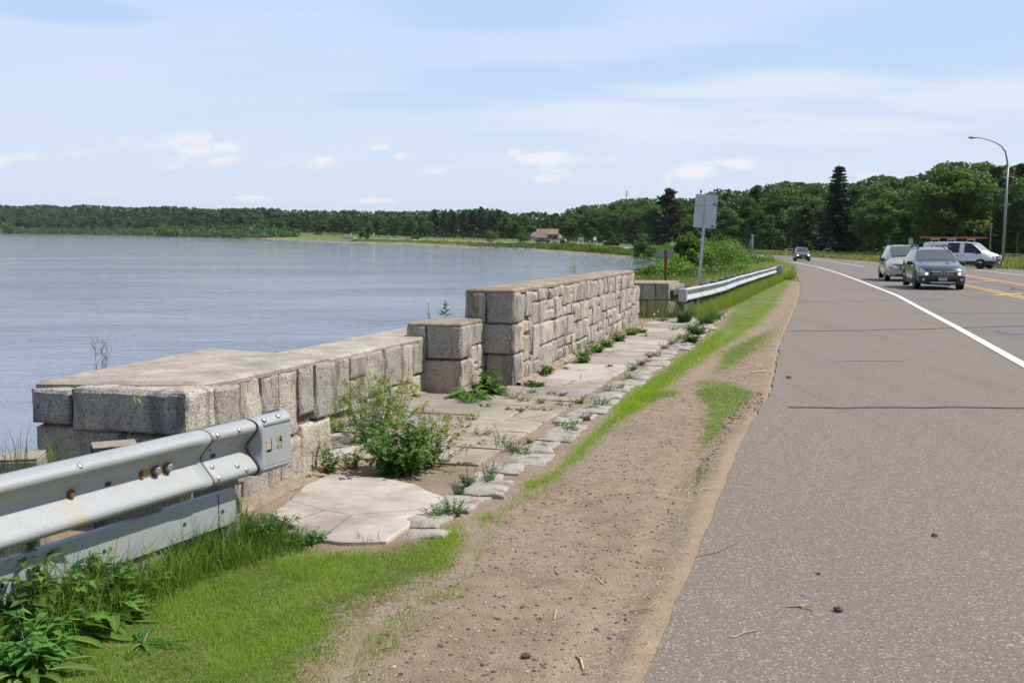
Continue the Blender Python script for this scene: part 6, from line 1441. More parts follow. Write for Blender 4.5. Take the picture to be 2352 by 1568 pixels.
for z in (.9, 2.1, 3.2):
    for y in (2.4, 3.3, 4.2):
        if z > 3 and y != 3.3: continue
        wn = local(hs, 'window', 'trim_white', lambda mb: mb.box((-.03, y, z), (.08, .8, 1.0), 0, 0)); local(wn, 'pane', 'van_glass', lambda mb: mb.box((-.06, y, z), (.06, .62, .84), 0, 0))
local(hs, 'door', 'van_glass', lambda mb: mb.box((w1 + w2 * .72, .76, 1.05), (1.6, .1, 2.1), 0, 0))
Yg = 470.; P = at(1211, 553, Yg); gh = thing('cabin', (P.x, Yg, gz(P.x, Yg)), 'low green roofed cabin half hidden by the round bright tree', 'cabin'); u = Yg / 2400
gh.rotation_euler = (0, 0, R(-10)); local(gh, 'wall', 'dark_wood', lambda mb: gable(mb, 0, 16 * u, 0, 5, 2.0, 3.4)); r_ = local(gh, 'roof', 'shingle_green', lambda mb: roof(mb, 0, 16 * u, 0, 5, 2.0, 3.5)); local(r_, 'fascia', 'trim_grey', lambda mb: mb.box((8 * u, -.55, 1.75), (16 * u + 1, .08, .2)))
local(gh, 'door', 'trim_white', lambda mb: mb.box((2.2, -.03, .95), (.8, .06, 1.9)))
# white rail fence
P0 = at(1212, 556, 405); P1 = at(1290, 557, 400); fe = thing('rail_fence', (P0.x, 405, gz(P0.x, 405)), 'low white rail fence in front of the brown roofed house', 'fence'); L_ = P1.x - P0.x
local(fe, 'rail', 'trim_white', lambda mb: mb.box((L_ / 2, 0, 1.0), (L_, .08, .16)))
for x in np.arange(0, L_, 2.4): local(fe, 'post', 'trim_white', lambda mb: mb.box((x, 0, .5), (.14, .14, 1.1)))
# two white notice boards between lake road and drive
def board(px0, px1, pyt, pyb, pyg, Yd, label, yaw, legs=4):
    P = at((px0 + px1) / 2, pyg, Yd); z0 = gz(P.x, Yd); o = thing('notice_board', (P.x, Yd, z0), label, 'sign board'); u = Yd / 2400; w_ = (px1 - px0) * u / max(.3, math.cos(yaw)); zt_ = at(px0, pyt, Yd).z - z0; zb_ = at(px0, pyb, Yd).z - z0
    o.rotation_euler = (0, 0, yaw); local(o, 'panel', 'trim_grey', lambda mb: mb.box((0, 0, (zt_ + zb_) / 2), (w_, .12, zt_ - zb_), 0, .02)); local(o, 'frame', 'trim_white', lambda mb: (mb.box((0, -.02, zt_), (w_ + .2, .2, .14)), mb.box((0, -.08, zt_ - (zt_ - zb_) * .42), (w_ * .9, .03, .12))))
    for k in range(legs): x = (-w_ / 2 + .12) if k % 2 == 0 else (w_ / 2 - .12); y_ = 0 if k < 2 else .9; local(o, 'leg', 'trim_white', lambda mb: mb.tube([(x, y_ * .3, zb_ + .2), (x * 1.12, -.6 if k < 2 else y_, -.2)], .07, 6))
board(1327.5, 1339.5, 545.8, 553, 562.5, 318, 'wide white framed notice board on legs beyond the far bank', .05); board(1362.5, 1369.5, 545.2, 551.8, 562, 322, 'narrow white notice board seen at a slant beyond the far bank', 1.0, 2)
# roadside signs along the far highway (tiny)
for px, py, pyb, Yd, w_, h, m_, lab in ((632.5, 530.2, 537, 930, 1.4, 2.6, 'white_face', 'tall white sign where the far road leaves the trees at left'), (646, 534.6, 539, 880, 3.0, 1.8, 'white_face', 'wide white sign second from the left on the far shore'), (666.5, 535.6, 541, 840, 1.3, 2.4, 'white_face', 'narrow white sign between the wide white and blue signs'),
                                        (694.5, 533.3, 540, 780, 2.7, 1.7, 'blue_face', 'blue roadside sign on the far shore'), (736.2, 535.6, 543, 700, 1.7, 1.3, 'green_face', 'small green sign above the far pickup with white canopy'), (777, 537.2, 545, 640, 1.5, 1.5, 'orange_face', 'orange warning sign on the far shore'), (806, 537.8, 546, 600, .9, 1.5, 'white_face', 'small white sign just left of the bushy shore tree'),
                                        (858.5, 538.3, 547, 560, .9, 1.5, 'white_face', 'small white sign just right of the bushy shore tree'), (892, 537.3, 548, 535, 2.6 * .55, 1.0, 'green_face', 'green guide sign on the far shoulder'), (991, 546.3, 551, 470, .8, .8, 'white_face', 'tiny white sign in front of the pine stand'), (760, 537.8, 543, 690, 1.2, .35, 'green_face', 'little green street name blade left of the orange sign')):
    P = at(px, py, Yd); z0 = gz(P.x, Yd); o = thing('roadside_sign', (P.x, Yd, z0), lab, 'sign'); zc = max(P.z - z0, h / 2 + .6)
    local(o, 'panel', m_, lambda mb: (mb.box((0, 0, zc), (w_, .05, h), 0, .01, tilt=None)) if m_ != 'orange_face' else mb.add([(-.1 * w_ - w_ / 2, 0, zc - h / 2), (-w_ / 2, 0, zc + h / 2), (w_ / 2, 0, zc + h * .1), (-.6 * w_, .05, zc - h / 2), (-w_ / 2, .05, zc + h / 2), (w_ / 2, .05, zc + h * .1)], [(0, 2, 1), (3, 4, 5), (0, 1, 4, 3), (1, 2, 5, 4), (2, 0, 3, 5)]))
    local(o, 'post', 'aluminium_dull', lambda mb: mb.box((0, .06, zc / 2), (.10, .08, zc)))
for px, lab in ((1286.5, 'thin blue topped mailbox post'), ):
    pass
for px, py, Yd, m_, lab in ((1299.2, 549, 330, 'blue_face', 'blue reflector post left of the wide notice board'), (1292.8, 552.5, 335, 'black_face', 'black mailbox behind the small narrow shore tree'), (1359, 550.5, 330, 'blue_face', 'blue reflector post left of the slanting notice board'), (1354.5, 553.8, 335, 'cloth_white', 'white mailbox left of the slanting notice board'), (1385.8, 555, 315, 'cloth_white', 'short white stake right of the slanting notice board'), (1390.5, 553.8, 325, 'cloth_white', 'white mailbox left of the clipped hedge'), (1399, 553.3, 325, 'blue_face', 'blue reflector post left of the clipped hedge')):
    P = at(px, py, Yd); z0 = gz(P.x, Yd); o = thing('mailbox' if 'mailbox' in lab else 'marker_post', (P.x, Yd, z0), lab, 'mailbox' if 'mailbox' in lab else 'post'); h = max(.8, P.z - z0)
    local(o, 'head', m_, lambda mb: mb.box((0, 0, h), (.55 if 'mailbox' in lab else .3, .3, .26), 0, .03)); local(o, 'post', 'aluminium_dull', lambda mb: mb.box((0, 0, h / 2 - .1), (.09, .09, h)))
# lattice mast
Ym = 900.; P = at(1439, 470, Ym); z0 = gz(P.x, Ym); ms = thing('mast', (P.x, Ym, z0), 'thin telecom mast poking above the wood', 'mast'); ht = at(1439, 437, Ym).z - z0
local(ms, 'shaft', 'aluminium_dull', lambda mb: mb.tube([(0, 0, 0), (0, 0, ht)], [.6, .25], 6)); local(ms, 'antenna', 'trim_white', lambda mb: [mb.box((math.cos(a) * 1.1, math.sin(a) * 1.1, ht - 1.5 - k * 2.6), (.5, .3, 1.6), a) for k in range(2) for a in (0, 2.1, 4.2)])
# boat lift / dock on the far shore and old piles
P = LK(804, 552); z0 = LAKE; dk = thing('dock', (P[0], P[1] - 8, LAKE), 'grey floating dock with white hull beside it on the far shore', 'dock'); u = (P[1] - 8) / 2400
local(dk, 'deck', 'boat_grey', lambda mb: mb.box((0, 2, 1.25), (27 * u, 2.4, .9), 0, .05)); local(dk, 'canopy', 'boat_grey', lambda mb: mb.box((0, 2, 2.0), (27 * u, 2.6, .25), 0, .05))
for x in (-2.4, 0, 2.4): local(dk, 'post', 'boat_dark', lambda mb: mb.box((x, 1.0, .2), (.16, .16, 1.8)))
P = LK(800, 554.5); bt = thing('boat', (P[0], P[1] - 10, LAKE), 'low white boat moored under the grey dock', 'boat'); u = P[1] / 2400
hull = [(-8 * u, .5, .1), (8 * u, .5, .1), (9.5 * u, 0, .75), (8.3 * u, -.7, .75), (-8 * u, -.7, .75), (-8 * u, .9, .75), (8.3 * u, .9, .75), (-8 * u, -.4, .1), (7 * u, -.4, .1)]
local(bt, 'hull', 'trim_white', lambda mb: mb.add(hull, [(4, 3, 2, 6, 5), (0, 1, 6, 5), (7, 8, 3, 4), (7, 8, 1, 0)][:1] + [(0, 5, 6, 1), (7, 4, 3, 8), (0, 1, 8, 7), (1, 6, 2), (1, 2, 8), (8, 2, 3), (0, 7, 4, 5)])); local(bt, 'windshield', 'car_glass', lambda mb: mb.box((1.0, .1, .95), (.1, 1.2, .45)))
rng = random.Random(9)
for k, px in enumerate((1098, 1104, 1112, 1119, 1125, 1130, 1137, 1144, 1163, 1178, 1184, 878, 886, 893)):
    P = LK(px, np.interp(px, [a for a, b in shore_px], [b for a, b in shore_px]) + 1.2); h = rng.uniform(.9, 1.7)
    o = thing('pile', (P[0], P[1], LAKE), 'weathered wooden pile from an old pier standing in the shallow water below the pines', 'pile', 'old wooden piles in the shallows') if px > 1000 else thing('pile', (P[0], P[1], LAKE), 'dark stake standing in the shallows right of the bushy shore tree', 'pile', 'dark stakes in the shallows')
    local(o, 'shaft', 'pile_wood', lambda mb: mb.tube([(0, 0, -.8), (rng.uniform(-.1, .1), 0, h)], [.16, .13], 7)); local(o, 'weathered_top', 'old_wood', lambda mb: mb.tube([(0, 0, h), (0, 0, h + .06)], [.13, .05], 7))
for px, lab in ((1160, 'fallen plank jetty on the shore below the round bright tree'), (1222, 'small grey landing stage on the bank below the dark pickup')):
    P = LK(px, np.interp(px, [a for a, b in shore_px], [b for a, b in shore_px]) - .5); o = thing('jetty', (P[0], P[1], LAKE), lab, 'jetty'); L_ = 7 if px < 1200 else 3.5
    local(o, 'deck', 'pile_wood', lambda mb: mb.box((0, 0, .6), (L_, 1.2, .14), .05)); local(o, 'support', 'old_wood', lambda mb: (mb.box((-L_ / 2.4, 0, 0), (.18, .18, 1.3)), mb.box((L_ / 2.4, 0, 0), (.18, .18, 1.3))))
# person in orange and white bending on the far bank, second figure by the black car
def far_person(px, pyf, Yd, pose, label, tops, bottoms):
    P = at(px, pyf, Yd); z0 = gz(P.x, Yd); o = thing('person', (P.x, Yd, z0), label, 'person')
    import bmesh
    if pose == 'bend': V = [(0, 0, .92), (.22, 0, 1.18), (.42, 0, 1.22), (.60, 0, 1.20), (.45, -.18, 1.0), (.5, -.18, .7), (.45, .18, 1.0), (.52, .18, .72), (-.03, -.12, .5), (-.12, -.13, .04), (.03, .13, .5), (.22, .14, .04), (.02, -.14, .0), (.36, .14, .0)]
    else: V = [(0, 0, .95), (0, 0, 1.2), (0, 0, 1.46), (0, -.02, 1.64), (.0, -.21, 1.15), (.10, -.22, .9), (0, .21, 1.15), (.1, .22, .9), (.0, -.11, .5), (-.02, -.12, .05), (0, .11, .5), (.03, .12, .05), (.1, -.12, .02), (.14, .12, .02)]
    E = [(0, 1), (1, 2), (2, 3), (2, 4), (4, 5), (2, 6), (6, 7), (0, 8), (8, 9), (0, 10), (10, 11), (9, 12), (11, 13)]; rad = [.15, .15, .14, .10, .055, .04, .055, .04, .085, .05, .085, .05, .04, .04]
    me = bpy.data.meshes.new('body'); me.from_pydata(V, E, []); b_ = bpy.data.objects.new('body', me); col.objects.link(b_); b_.parent = o; md = b_.modifiers.new('skin', 'SKIN'); 
    for i, r in enumerate(rad): me.skin_vertices[0].data[i].radius = (r, r)
    me.skin_vertices[0].data[0].use_root = True; sb = b_.modifiers.new('sub', 'SUBSURF'); sb.levels = 1; sb.render_levels = 1; me.materials.append(M[bottoms])
    tp = [V[1], V[2]]; local(o, 'shirt', tops, lambda mb: (mb.tube([tuple(np.array(V[0]) * .7 + np.array(V[1]) * .3), V[1], V[2]], [.18, .20, .17], 10), mb.tube([V[2], V[4]], [.10, .075], 8), mb.tube([V[2], V[6]], [.10, .075], 8)), smooth=True)
    hp = np.array(V[3]); local(o, 'hair', 'bark', lambda mb: mb.ball(tuple(hp + np.array([0, .02, .06])), (.10, .12, .10), 10, 8), smooth=True); return o
if 'skin_vertices' in dir(bpy.types.Mesh) or True:
    far_person(925, 552.5, 474, 'bend', 'person in white trousers and orange top bending over on the far bank', 'vest_orange', 'cloth_white')
    far_person(936.5, 551.5, 490, 'stand', 'person in orange standing beside the parked black car', 'vest_orange', 'cloth_dark')
# ------------------------------------------------------------------ low plants
def blades(mb, B, h, w_, lean, rs, tint, curl=.5):
    """grass blades: B base points, h heights, lean horizontal vectors"""
    n = len(B); th = rs.random(n) * 2 * np.pi; sd = np.stack([np.cos(th), np.sin(th), np.zeros(n)], 1) * (w_ * .5)[:, None]
    up = np.array([0, 0, 1.0]); L = np.c_[lean, np.zeros(n)]
    m_ = B + up * (h * .55)[:, None] + L * (h * .22)[:, None]; t_ = B + up * (h * (1 - curl * .35 * np.linalg.norm(lean, axis=1)))[:, None] + L * (h * .75)[:, None]
    V = np.stack([B - sd, B + sd, m_ + sd * .75, m_ - sd * .75, t_], 1).reshape(-1, 3); k = np.arange(n)[:, None] * 5
    mb.add(V, np.concatenate([k, k + 1, k + 2, k + 3], 1), 0, np.repeat(tint, 5)); nb = mb.n - len(V)
    F = np.concatenate([k + 3, k + 2, k + 4], 1); mb.f.append((F + nb).ravel()); mb.t.append(np.full(n, 3)); mb.mi.append(np.zeros(n, int))
def leaves(mb, B, D, L, w_, rs, tint, droop=.25, fold=.15, up=None):
    n = len(B); D = D / (np.linalg.norm(D, axis=1)[:, None] + 1e-9); U = np.array([0, 0, 1.0]) if up is None else up
    S = np.cross(D, np.broadcast_to(U, D.shape) + rs.normal(size=(n, 3)) * .25); S /= np.linalg.norm(S, axis=1)[:, None] + 1e-9; N = np.cross(S, D)
    L = L[:, None]; w_ = w_[:, None]
    p0 = B; p1 = B + D * L * .38 + S * w_ * .5 + N * w_ * fold; p2 = B + D * L * .38 - S * w_ * .5 + N * w_ * fold; pm = B + D * L * .42; p3 = B + D * L - np.array([0, 0, 1.0]) * L * droop
    p4 = B + D * L * .75 + S * w_ * .30 - np.array([0, 0, 1.0]) * L * droop * .5; p5 = B + D * L * .75 - S * w_ * .30 - np.array([0, 0, 1.0]) * L * droop * .5
    V = np.stack([p0, p1, p4, p3, p5, p2, pm], 1).reshape(-1, 3); k = np.arange(n)[:, None] * 7; nb0 = mb.n
    mb.add(V, np.concatenate([np.concatenate([k, k + 1, k + 2, k + 6], 1), np.concatenate([k, k + 6, k + 4, k + 5], 1)]), 0, np.repeat(tint, 7))
    F = np.concatenate([np.concatenate([k + 6, k + 2, k + 3], 1), np.concatenate([k + 6, k + 3, k + 4], 1)]); mb.f.append((F + nb0).ravel()); mb.t.append(np.full(len(F), 3)); mb.mi.append(np.zeros(len(F), int))
def plant(px, py, h, spread, label, cat='weed', name='weed', ns=14, lpl=9, ll=.05, lw=.024, m_='leaf_weed', seed=0, flowers=None, top_only=False, lean=(0, 0), group=None, droop=.2, stem_r=.0025, stemm='stem_green', xy=None, bushy=1.0, upright=.75, z=None, leafstart=.08):
    rs = np.random.default_rng(seed + 1000); x, y = xy if xy else G(px, py); z0 = (g1(x, y) if z is None else z); o = thing(name, (x, y, z0), label, cat, group)
    st_ = MB(); lf = MB(); fl = MB(); nf = 0
    for k in range(ns):
        a = rs.random() * 6.283; r0 = spread * .22 * rs.random() ** .5; out = spread * (.25 + .75 * rs.random()); hk = h * (.45 + .55 * rs.random()) * (1 - .25 * out / max(spread, 1e-6))
        b = np.array([math.cos(a) * r0, math.sin(a) * r0, -.01]); e = np.array([math.cos(a) * out + lean[0], math.sin(a) * out + lean[1], hk]); m_p = b * (1 - .5) + e * .5 + np.array([-math.cos(a) * out * .12, -math.sin(a) * out * .12, hk * .12])
        pts_ = [b * (1 - t) ** 2 + 2 * m_p * t * (1 - t) + e * t * t for t in (0, .33, .66, 1)]; st_.tube(pts_, [stem_r, stem_r * .8, stem_r * .6, stem_r * .35], 4, cap=False)
        n = max(3, int(lpl * (.7 + .6 * rs.random()) * bushy)); t = leafstart + (1 - leafstart) * rs.random(n) ** (.9) if not top_only else .75 + .25 * rs.random(n)
        t = t[:, None]; Bp = b * (1 - t) ** 2 + 2 * m_p * t * (1 - t) + e * t * t; aa = rs.random(n) * 6.283; D = np.stack([np.cos(aa), np.sin(aa), rs.normal(upright * .5, .3, n)], 1)
        sc_ = (1.15 - .65 * t[:, 0]) * (.7 + .6 * rs.random(n)); leaves(lf, Bp, D, ll * sc_, lw * sc_, rs, np.clip(rs.normal(.5, .2, n) + .15 * (t[:, 0] - .5), 0, 1), droop)
        if flowers:
            for q in range(flowers):
                c_ = e + rs.normal(size=3) * np.array([.022, .022, .016]); n2 = 9; leaves(fl, np.repeat(c_[None], n2, 0) + rs.normal(size=(n2, 3)) * .006, rs.normal(size=(n2, 3)) + np.array([0, 0, .3]), np.full(n2, .014), np.full(n2, .010), rs, np.clip(rs.normal(.5, .25, n2), 0, 1), .1); nf += 1
    st_.build('stems', M[stemm], o, local=True); lf.build('leaves', M[m_], o, local=True)
    if nf: fl.build('flower_heads', M['flower_green'], o, local=True)
    return o
def rosette(px, py, n, L, w_, label, seed, name='broad_leaf_weed', m_='leaf_dock', rise=.75, xy=None, group=None, jag=True):
    """clump of long toothed leaves arching from one crown"""
    rs = np.random.default_rng(seed + 50); x, y = xy if xy else G(px, py); o = thing(name, (x, y, g1(x, y)), label, 'weed', group); lf = MB(); rb = MB()
    for k in range(n):
        a = rs.random() * 6.283; el_ = rise * (.35 + .9 * rs.random()); Lk = L * (.55 + .6 * rs.random()); wk = w_ * (.7 + .5 * rs.random()); K = 9; d = np.array([math.cos(a), math.sin(a)]); s_ = np.array([-d[1], d[0], 0]); V = []; mid = []
        tw = rs.normal(0, .25)
        for i in range(K + 1):
            t = i / K; r = Lk * (t * math.cos(el_) + .12 * t * t); z = Lk * (math.sin(el_) * t - .62 * t * t * (.6 + .4 * math.sin(el_))); z = max(z, .006)
            wd = wk * .5 * (math.sin(math.pi * min(1, (t ** .75) * 1.0)) ** .7) * (1 + (.28 * (1 if i % 2 else -1) if jag else 0)) + .002
            c_ = np.array([d[0] * r, d[1] * r, z]); ss_ = s_ * math.cos(tw) + np.array([0, 0, math.sin(tw)]); V += [tuple(c_ + ss_ * wd + np.array([0, 0, wd * .25])), tuple(c_), tuple(c_ - ss_ * wd + np.array([0, 0, wd * .25]))]; mid.append(c_ + np.array([0, 0, .001]))
        F = [(i * 3 + j, i * 3 + j + 1, (i + 1) * 3 + j + 1, (i + 1) * 3 + j) for i in range(K) for j in (0, 1)]; lf.add(V, F, 0, float(np.clip(rs.normal(.5, .2), 0, 1))); rb.tube(mid[:-1], [.0035 * (1 - i / K) + .0006 for i in range(K)], 4, cap=False)
    lf.build('leaves', M[m_], o, smooth=True, local=True); rb.build('midribs', M['flower_green'], o, local=True); return o
def tuft(px, py, n, h, label, seed, m_='grass_lush', w_=.005, spread=.08, xy=None, group=None, leanx=0.0, z=None):
    rs = np.random.default_rng(seed + 7); x, y = xy if xy else G(px, py); o = thing('grass_tuft', (x, y, g1(x, y) if z is None else z), label, 'grass tuft', group); mb = MB(); B = np.c_[rs.normal(0, spread * .5, (n, 2)), np.full(n, -.005)]; le = rs.normal(0, .45, (n, 2)) + np.array([leanx, 0])
    blades(mb, B, h * (.4 + .6 * rs.random(n)), np.full(n, w_) * (.7 + .6 * rs.random(n)), le, rs, np.clip(rs.normal(.5, .22, n), 0, 1), .8); mb.build('blades', M[m_], o, local=True); return o

# ---- lawn and verge grass (stuff)
def field(name, label, polys, dens, h0, h1, m_, seed, clump=.5, cs=3.0, w0=.0028, thin=14.0, edge_fall=.06, tintm=.5, lean=.45):
    rs = np.random.default_rng(seed); mb = MB(); tot = 0
    for poly in polys:
        P = np.array(poly); lo, hi = P.min(0), P.max(0); area = (hi[0] - lo[0]) * (hi[1] - lo[1]); n = int(min(area * dens, 900000))
        X = lo[0] + (hi[0] - lo[0]) * rs.random(n); Y = lo[1] + (hi[1] - lo[1]) * rs.random(n)
        k_ = rs.random(n) < np.clip((5.0 / np.maximum(Y, 5.0)) ** 1.7, 0, 1); X, Y = X[k_], Y[k_]; k_ = inpoly(X, Y, poly); X, Y = X[k_], Y[k_]
        if len(X) == 0: continue
        nz_ = np.sin(X * cs * 2.1 + 1.3 * np.sin(Y * cs * 1.7)) * np.sin(Y * cs * 1.9 + 1.1 * np.sin(X * cs * 2.7)) * .5 + .5; nz2 = np.sin(X * cs * 7.3 + 2 * np.sin(Y * cs * 6.1)) * .5 + .5
        cl = nz_ * .65 + nz2 * .35; de_ = pdist(X, Y, list(poly) + [poly[0]]); ed = np.clip(de_ / (edge_fall * (1 + Y * .12)), 0, 1)
        k_ = rs.random(len(X)) < (1 - clump + clump * cl) * (.15 + .85 * ed); X, Y, cl, ed = X[k_], Y[k_], cl[k_], ed[k_]; n = len(X); far_ = np.maximum(1, Y / 6.0)
        h = (h0 + (h1 - h0) * rs.random(n) * cl) * (.55 + .45 * ed); blades(mb, np.stack([X, Y, zt(Y) - .003], 1), h, w0 * far_ ** .9 * (.7 + .6 * rs.random(n)), rs.normal(0, lean, (n, 2)), rs, np.clip(rs.normal(tintm, .2, n) + (cl - .5) * .3, 0, 1), .7); tot += n
    o = mb.build(name, M[m_]); tag(o, label, 'grass', kind='stuff'); return tot
lawn = Gs((-500, 1640), (-500, 1400), (0, 1350), (300, 1290), (560, 1198), (640, 1225), (700, 1243), (781, 1258), (886, 1256), (950, 1235), (1010, 1208), (1060, 1196), (1085, 1240), (1060, 1300), (1010, 1350), (880, 1400), (830, 1460), (790, 1540), (740, 1640))
nA = field('lawn_grass', 'bright short lawn grass in the lower left corner', [lawn], 16000, .015, .055, 'grass_lawn', 1, .70, 1.6, .0026, edge_fall=.13, tintm=.42)
nB = field('lawn_undergrowth', 'darker matted grass between the lawn blades', [lawn], 9000, .010, .035, 'grass_lush', 2, .75, 3.6, .0034, tintm=.45)
nC = field('dry_thatch', 'dry straw coloured thatch in the lawn', [lawn], 7500, .010, .036, 'grass_dry', 3, .85, 2.9, .0026, lean=1.1)
lush = Gs((360, 1300), (420, 1240), (556, 1178), (640, 1205), (760, 1245), (640, 1290), (500, 1330), (380, 1345))
field('tall_grass', 'lush taller grass below the rail end beside the pale slab', [lush], 6500, .05, .17, 'grass_lush', 4, .55, 2.0, .0045, lean=.6)
field('tall_grass', 'tall green blades leaning on the lower rail plate', [Gs((400, 1235), (410, 1200), (560, 1168), (575, 1195))], 9000, .12, .34, 'grass_lush', 5, .4, 4, .0048, lean=.5)
strip_ = [Gs(*[(1070, 1186), (1120, 1180), (1165, 1150), (1190, 1112), (1240, 1092), (1330, 1010), (1390, 950), (1440, 900), (1500, 860), (1560, 812), (1600, 785), (1640, 752), (1680, 770), (1640, 812), (1600, 850), (1530, 905), (1455, 958), (1405, 1003), (1352, 1055), (1305, 1095), (1250, 1125), (1180, 1172), (1110, 1225)])]
field('verge_grass', 'fine bright green grass strip along the kerb stones', strip_, 36000, .03, .085, 'grass_fresh', 6, .45, 1.6, .0024, tintm=.55)
far_strip = Gs((1600, 785), (1640, 745), (1700, 700), (1640, 690), (1700, 662), (1790, 640), (1826, 622), (1836, 640), (1828, 665), (1815, 690), (1780, 730), (1740, 752), (1690, 765), (1640, 800))
field('verge_grass', 'bright verge grass between the far guardrail and the road', [far_strip], 14000, .03, .09, 'grass_fresh', 7, .4, .8, .0030, tintm=.5)
field('verge_grass', 'rough grass growing along the foot of the far guardrail', [Gs((1590, 708), (1640, 672), (1700, 648), (1775, 622), (1795, 628), (1760, 650), (1700, 675), (1640, 705), (1600, 730))], 16000, .10, .30, 'grass_bank', 8, .5, .7, .0045, tintm=.45)
pat = [Gs((1575, 880), (1640, 868), (1700, 880), (1755, 900), (1740, 925), (1700, 960), (1672, 1010), (1625, 1055), (1585, 1060), (1592, 1000), (1600, 940)), Gs((1640, 810), (1780, 745), (1800, 762), (1770, 800), (1700, 850), (1650, 862)), Gs((1440, 912), (1580, 885), (1590, 905), (1500, 935), (1430, 960)),
       Gs((1090, 1190), (1300, 1090), (1330, 1105), (1200, 1180), (1090, 1330), (1068, 1330)), Gs((745, 1640), (790, 1500), (900, 1390), (1010, 1350), (1080, 1290), (1095, 1360), (990, 1450), (880, 1568), (850, 1640)), Gs((1570, 1060), (1640, 1050), (1660, 1090), (1600, 1130), (1560, 1120))]
foot = Gs((-260, 1660), (-100, 1560), (0, 1488), (150, 1425), (300, 1365), (450, 1305), (560, 1258), (600, 1280), (470, 1345), (330, 1420), (150, 1500), (0, 1560), (-100, 1640))
field('tall_grass', 'tall rank grass along the foot of the near guardrail', [foot], 5200, .10, .30, 'grass_lush', 12, .5, 2.4, .0046, edge_fall=.05, lean=.6)
field('tall_grass', 'long dry and green blades mixed in below the near guardrail', [foot], 700, .20, .42, 'grass_fresh', 13, .6, 2.4, .0040, edge_fall=.05, lean=.5)
lawn_fringe = Gs((700, 1700), (760, 1560), (820, 1440), (900, 1385), (1010, 1335), (1070, 1270), (1110, 1215), (1160, 1230), (1120, 1320), (1030, 1400), (930, 1470), (880, 1568), (860, 1700))
field('lawn_fringe', 'thinning grass where the lawn runs out into the sand', [lawn_fringe], 5000, .012, .05, 'grass_fresh', 14, .85, 2.0, .0024, edge_fall=.16)
field('sparse_grass', 'thin sparse grass coming up through the sandy gravel', pat, 9000, .018, .06, 'grass_fresh', 9, .80, 2.4, .0022, tintm=.45)
field('cut_grass', 'dry grass clippings along the asphalt edge', [Gs((1560, 1100), (1640, 1020), (1700, 930), (1740, 905), (1760, 930), (1715, 1010), (1670, 1110), (1620, 1220), (1580, 1180)), Gs((1700, 790), (1780, 740), (1826, 690), (1826, 710), (1795, 790), (1720, 830))], 2600, .012, .05, 'grass_dry', 10, .8, 3, .0026, lean=2.2)

field('verge_grass', 'yellow green tuft edge where the kerb meets the sand', [Gs((1195, 1112), (1240, 1085), (1300, 1075), (1285, 1110), (1220, 1128)), Gs((1000, 1220), (1062, 1192), (1085, 1230), (1060, 1290), (1000, 1330), (960, 1300)), Gs((1400, 930), (1500, 862), (1560, 870), (1480, 945), (1420, 970)), Gs((1580, 815), (1660, 760), (1740, 700), (1790, 690), (1760, 745), (1680, 800), (1600, 850))], 24000, .03, .075, 'grass_fresh', 16, .4, 2.0, .0026, edge_fall=.08, tintm=.6)
# ---- gravel (stuff) and odd stones
rs = np.random.default_rng(8)
def pebbles(name, label, poly, n, r0, r1, m_, seed):
    rs = np.random.default_rng(seed); P = np.array(poly); lo, hi = P.min(0), P.max(0); X = lo[0] + (hi[0] - lo[0]) * rs.random(n * 4); Y = lo[1] + (hi[1] - lo[1]) * rs.random(n * 4)
    k_ = inpoly(X, Y, poly) & (rs.random(n * 4) < np.clip((6 / np.maximum(Y, 6)) ** 1.4, 0, 1)); X, Y = X[k_][:n], Y[k_][:n]; m = len(X); r = r0 + (r1 - r0) * rs.random(m) ** 3
    O = np.array([(1, 0, 0), (0, 1, 0), (-1, 0, 0), (0, -1, 0), (0, 0, .75), (.55, .6, .45), (-.6, .5, .4), (.5, -.6, .45), (-.5, -.55, .4)]); th = rs.random(m) * 6.28
    V = O[None] * r[:, None, None] * (1 + rs.normal(0, .16, (m, 9, 1))) * np.array([1.15, .85, .7]); c_, s_ = np.cos(th)[:, None], np.sin(th)[:, None]
    VX = V[:, :, 0] * c_ - V[:, :, 1] * s_ + X[:, None]; VY = V[:, :, 0] * s_ + V[:, :, 1] * c_ + Y[:, None]; VZ = V[:, :, 2] + zt(Y)[:, None] + r[:, None] * .08
    F0 = np.array([(0, 1, 5), (1, 2, 6), (2, 3, 8), (3, 0, 7), (5, 4, 7), (5, 1, 6), (6, 4, 5), (6, 2, 8), (8, 4, 6), (8, 3, 7), (7, 4, 8), (7, 0, 5)]); F = (F0[None] + np.arange(m)[:, None, None] * 9).reshape(-1, 3)
    mb = MB(); mb.add(np.stack([VX, VY, VZ], -1).reshape(-1, 3), F, 0, np.repeat(rs.random(m), 9)); o = mb.build(name, M[m_]); tag(o, label, 'gravel', kind='stuff')
for nm, cols in (('pebble_dark', ((.05, .04, .04), (.11, .085, .075), (.2, .15, .12))), ('pebble_mix', ((.13, .09, .07), (.28, .21, .155), (.45, .385, .32)))):
    mm = M[nm]; t = NT(mm.node_tree); t.put(t.n['Principled BSDF'].inputs['Base Color'], t.ramp(t.new('ShaderNodeAttribute', attribute_name='tint').outputs['Fac'], ((0, cols[0]), (.5, cols[1]), (1, cols[2]))))
verge = Gs((760, 1700), (900, 1400), (1080, 1320), (1120, 1215), (1300, 1100), (1450, 960), (1600, 870), (1740, 760), (1800, 740), (1778, 850), (1745, 940), (1662, 1115), (1586, 1315), (1470, 1568), (1400, 1700))
pebbles('gravel', 'small mixed pebbles strewn over the sandy verge', verge, 22000, .0022, .012, 'pebble_mix', 1); pebbles('gravel', 'dark stone chips strewn over the sandy verge', verge, 8000, .002, .013, 'pebble_dark', 2)
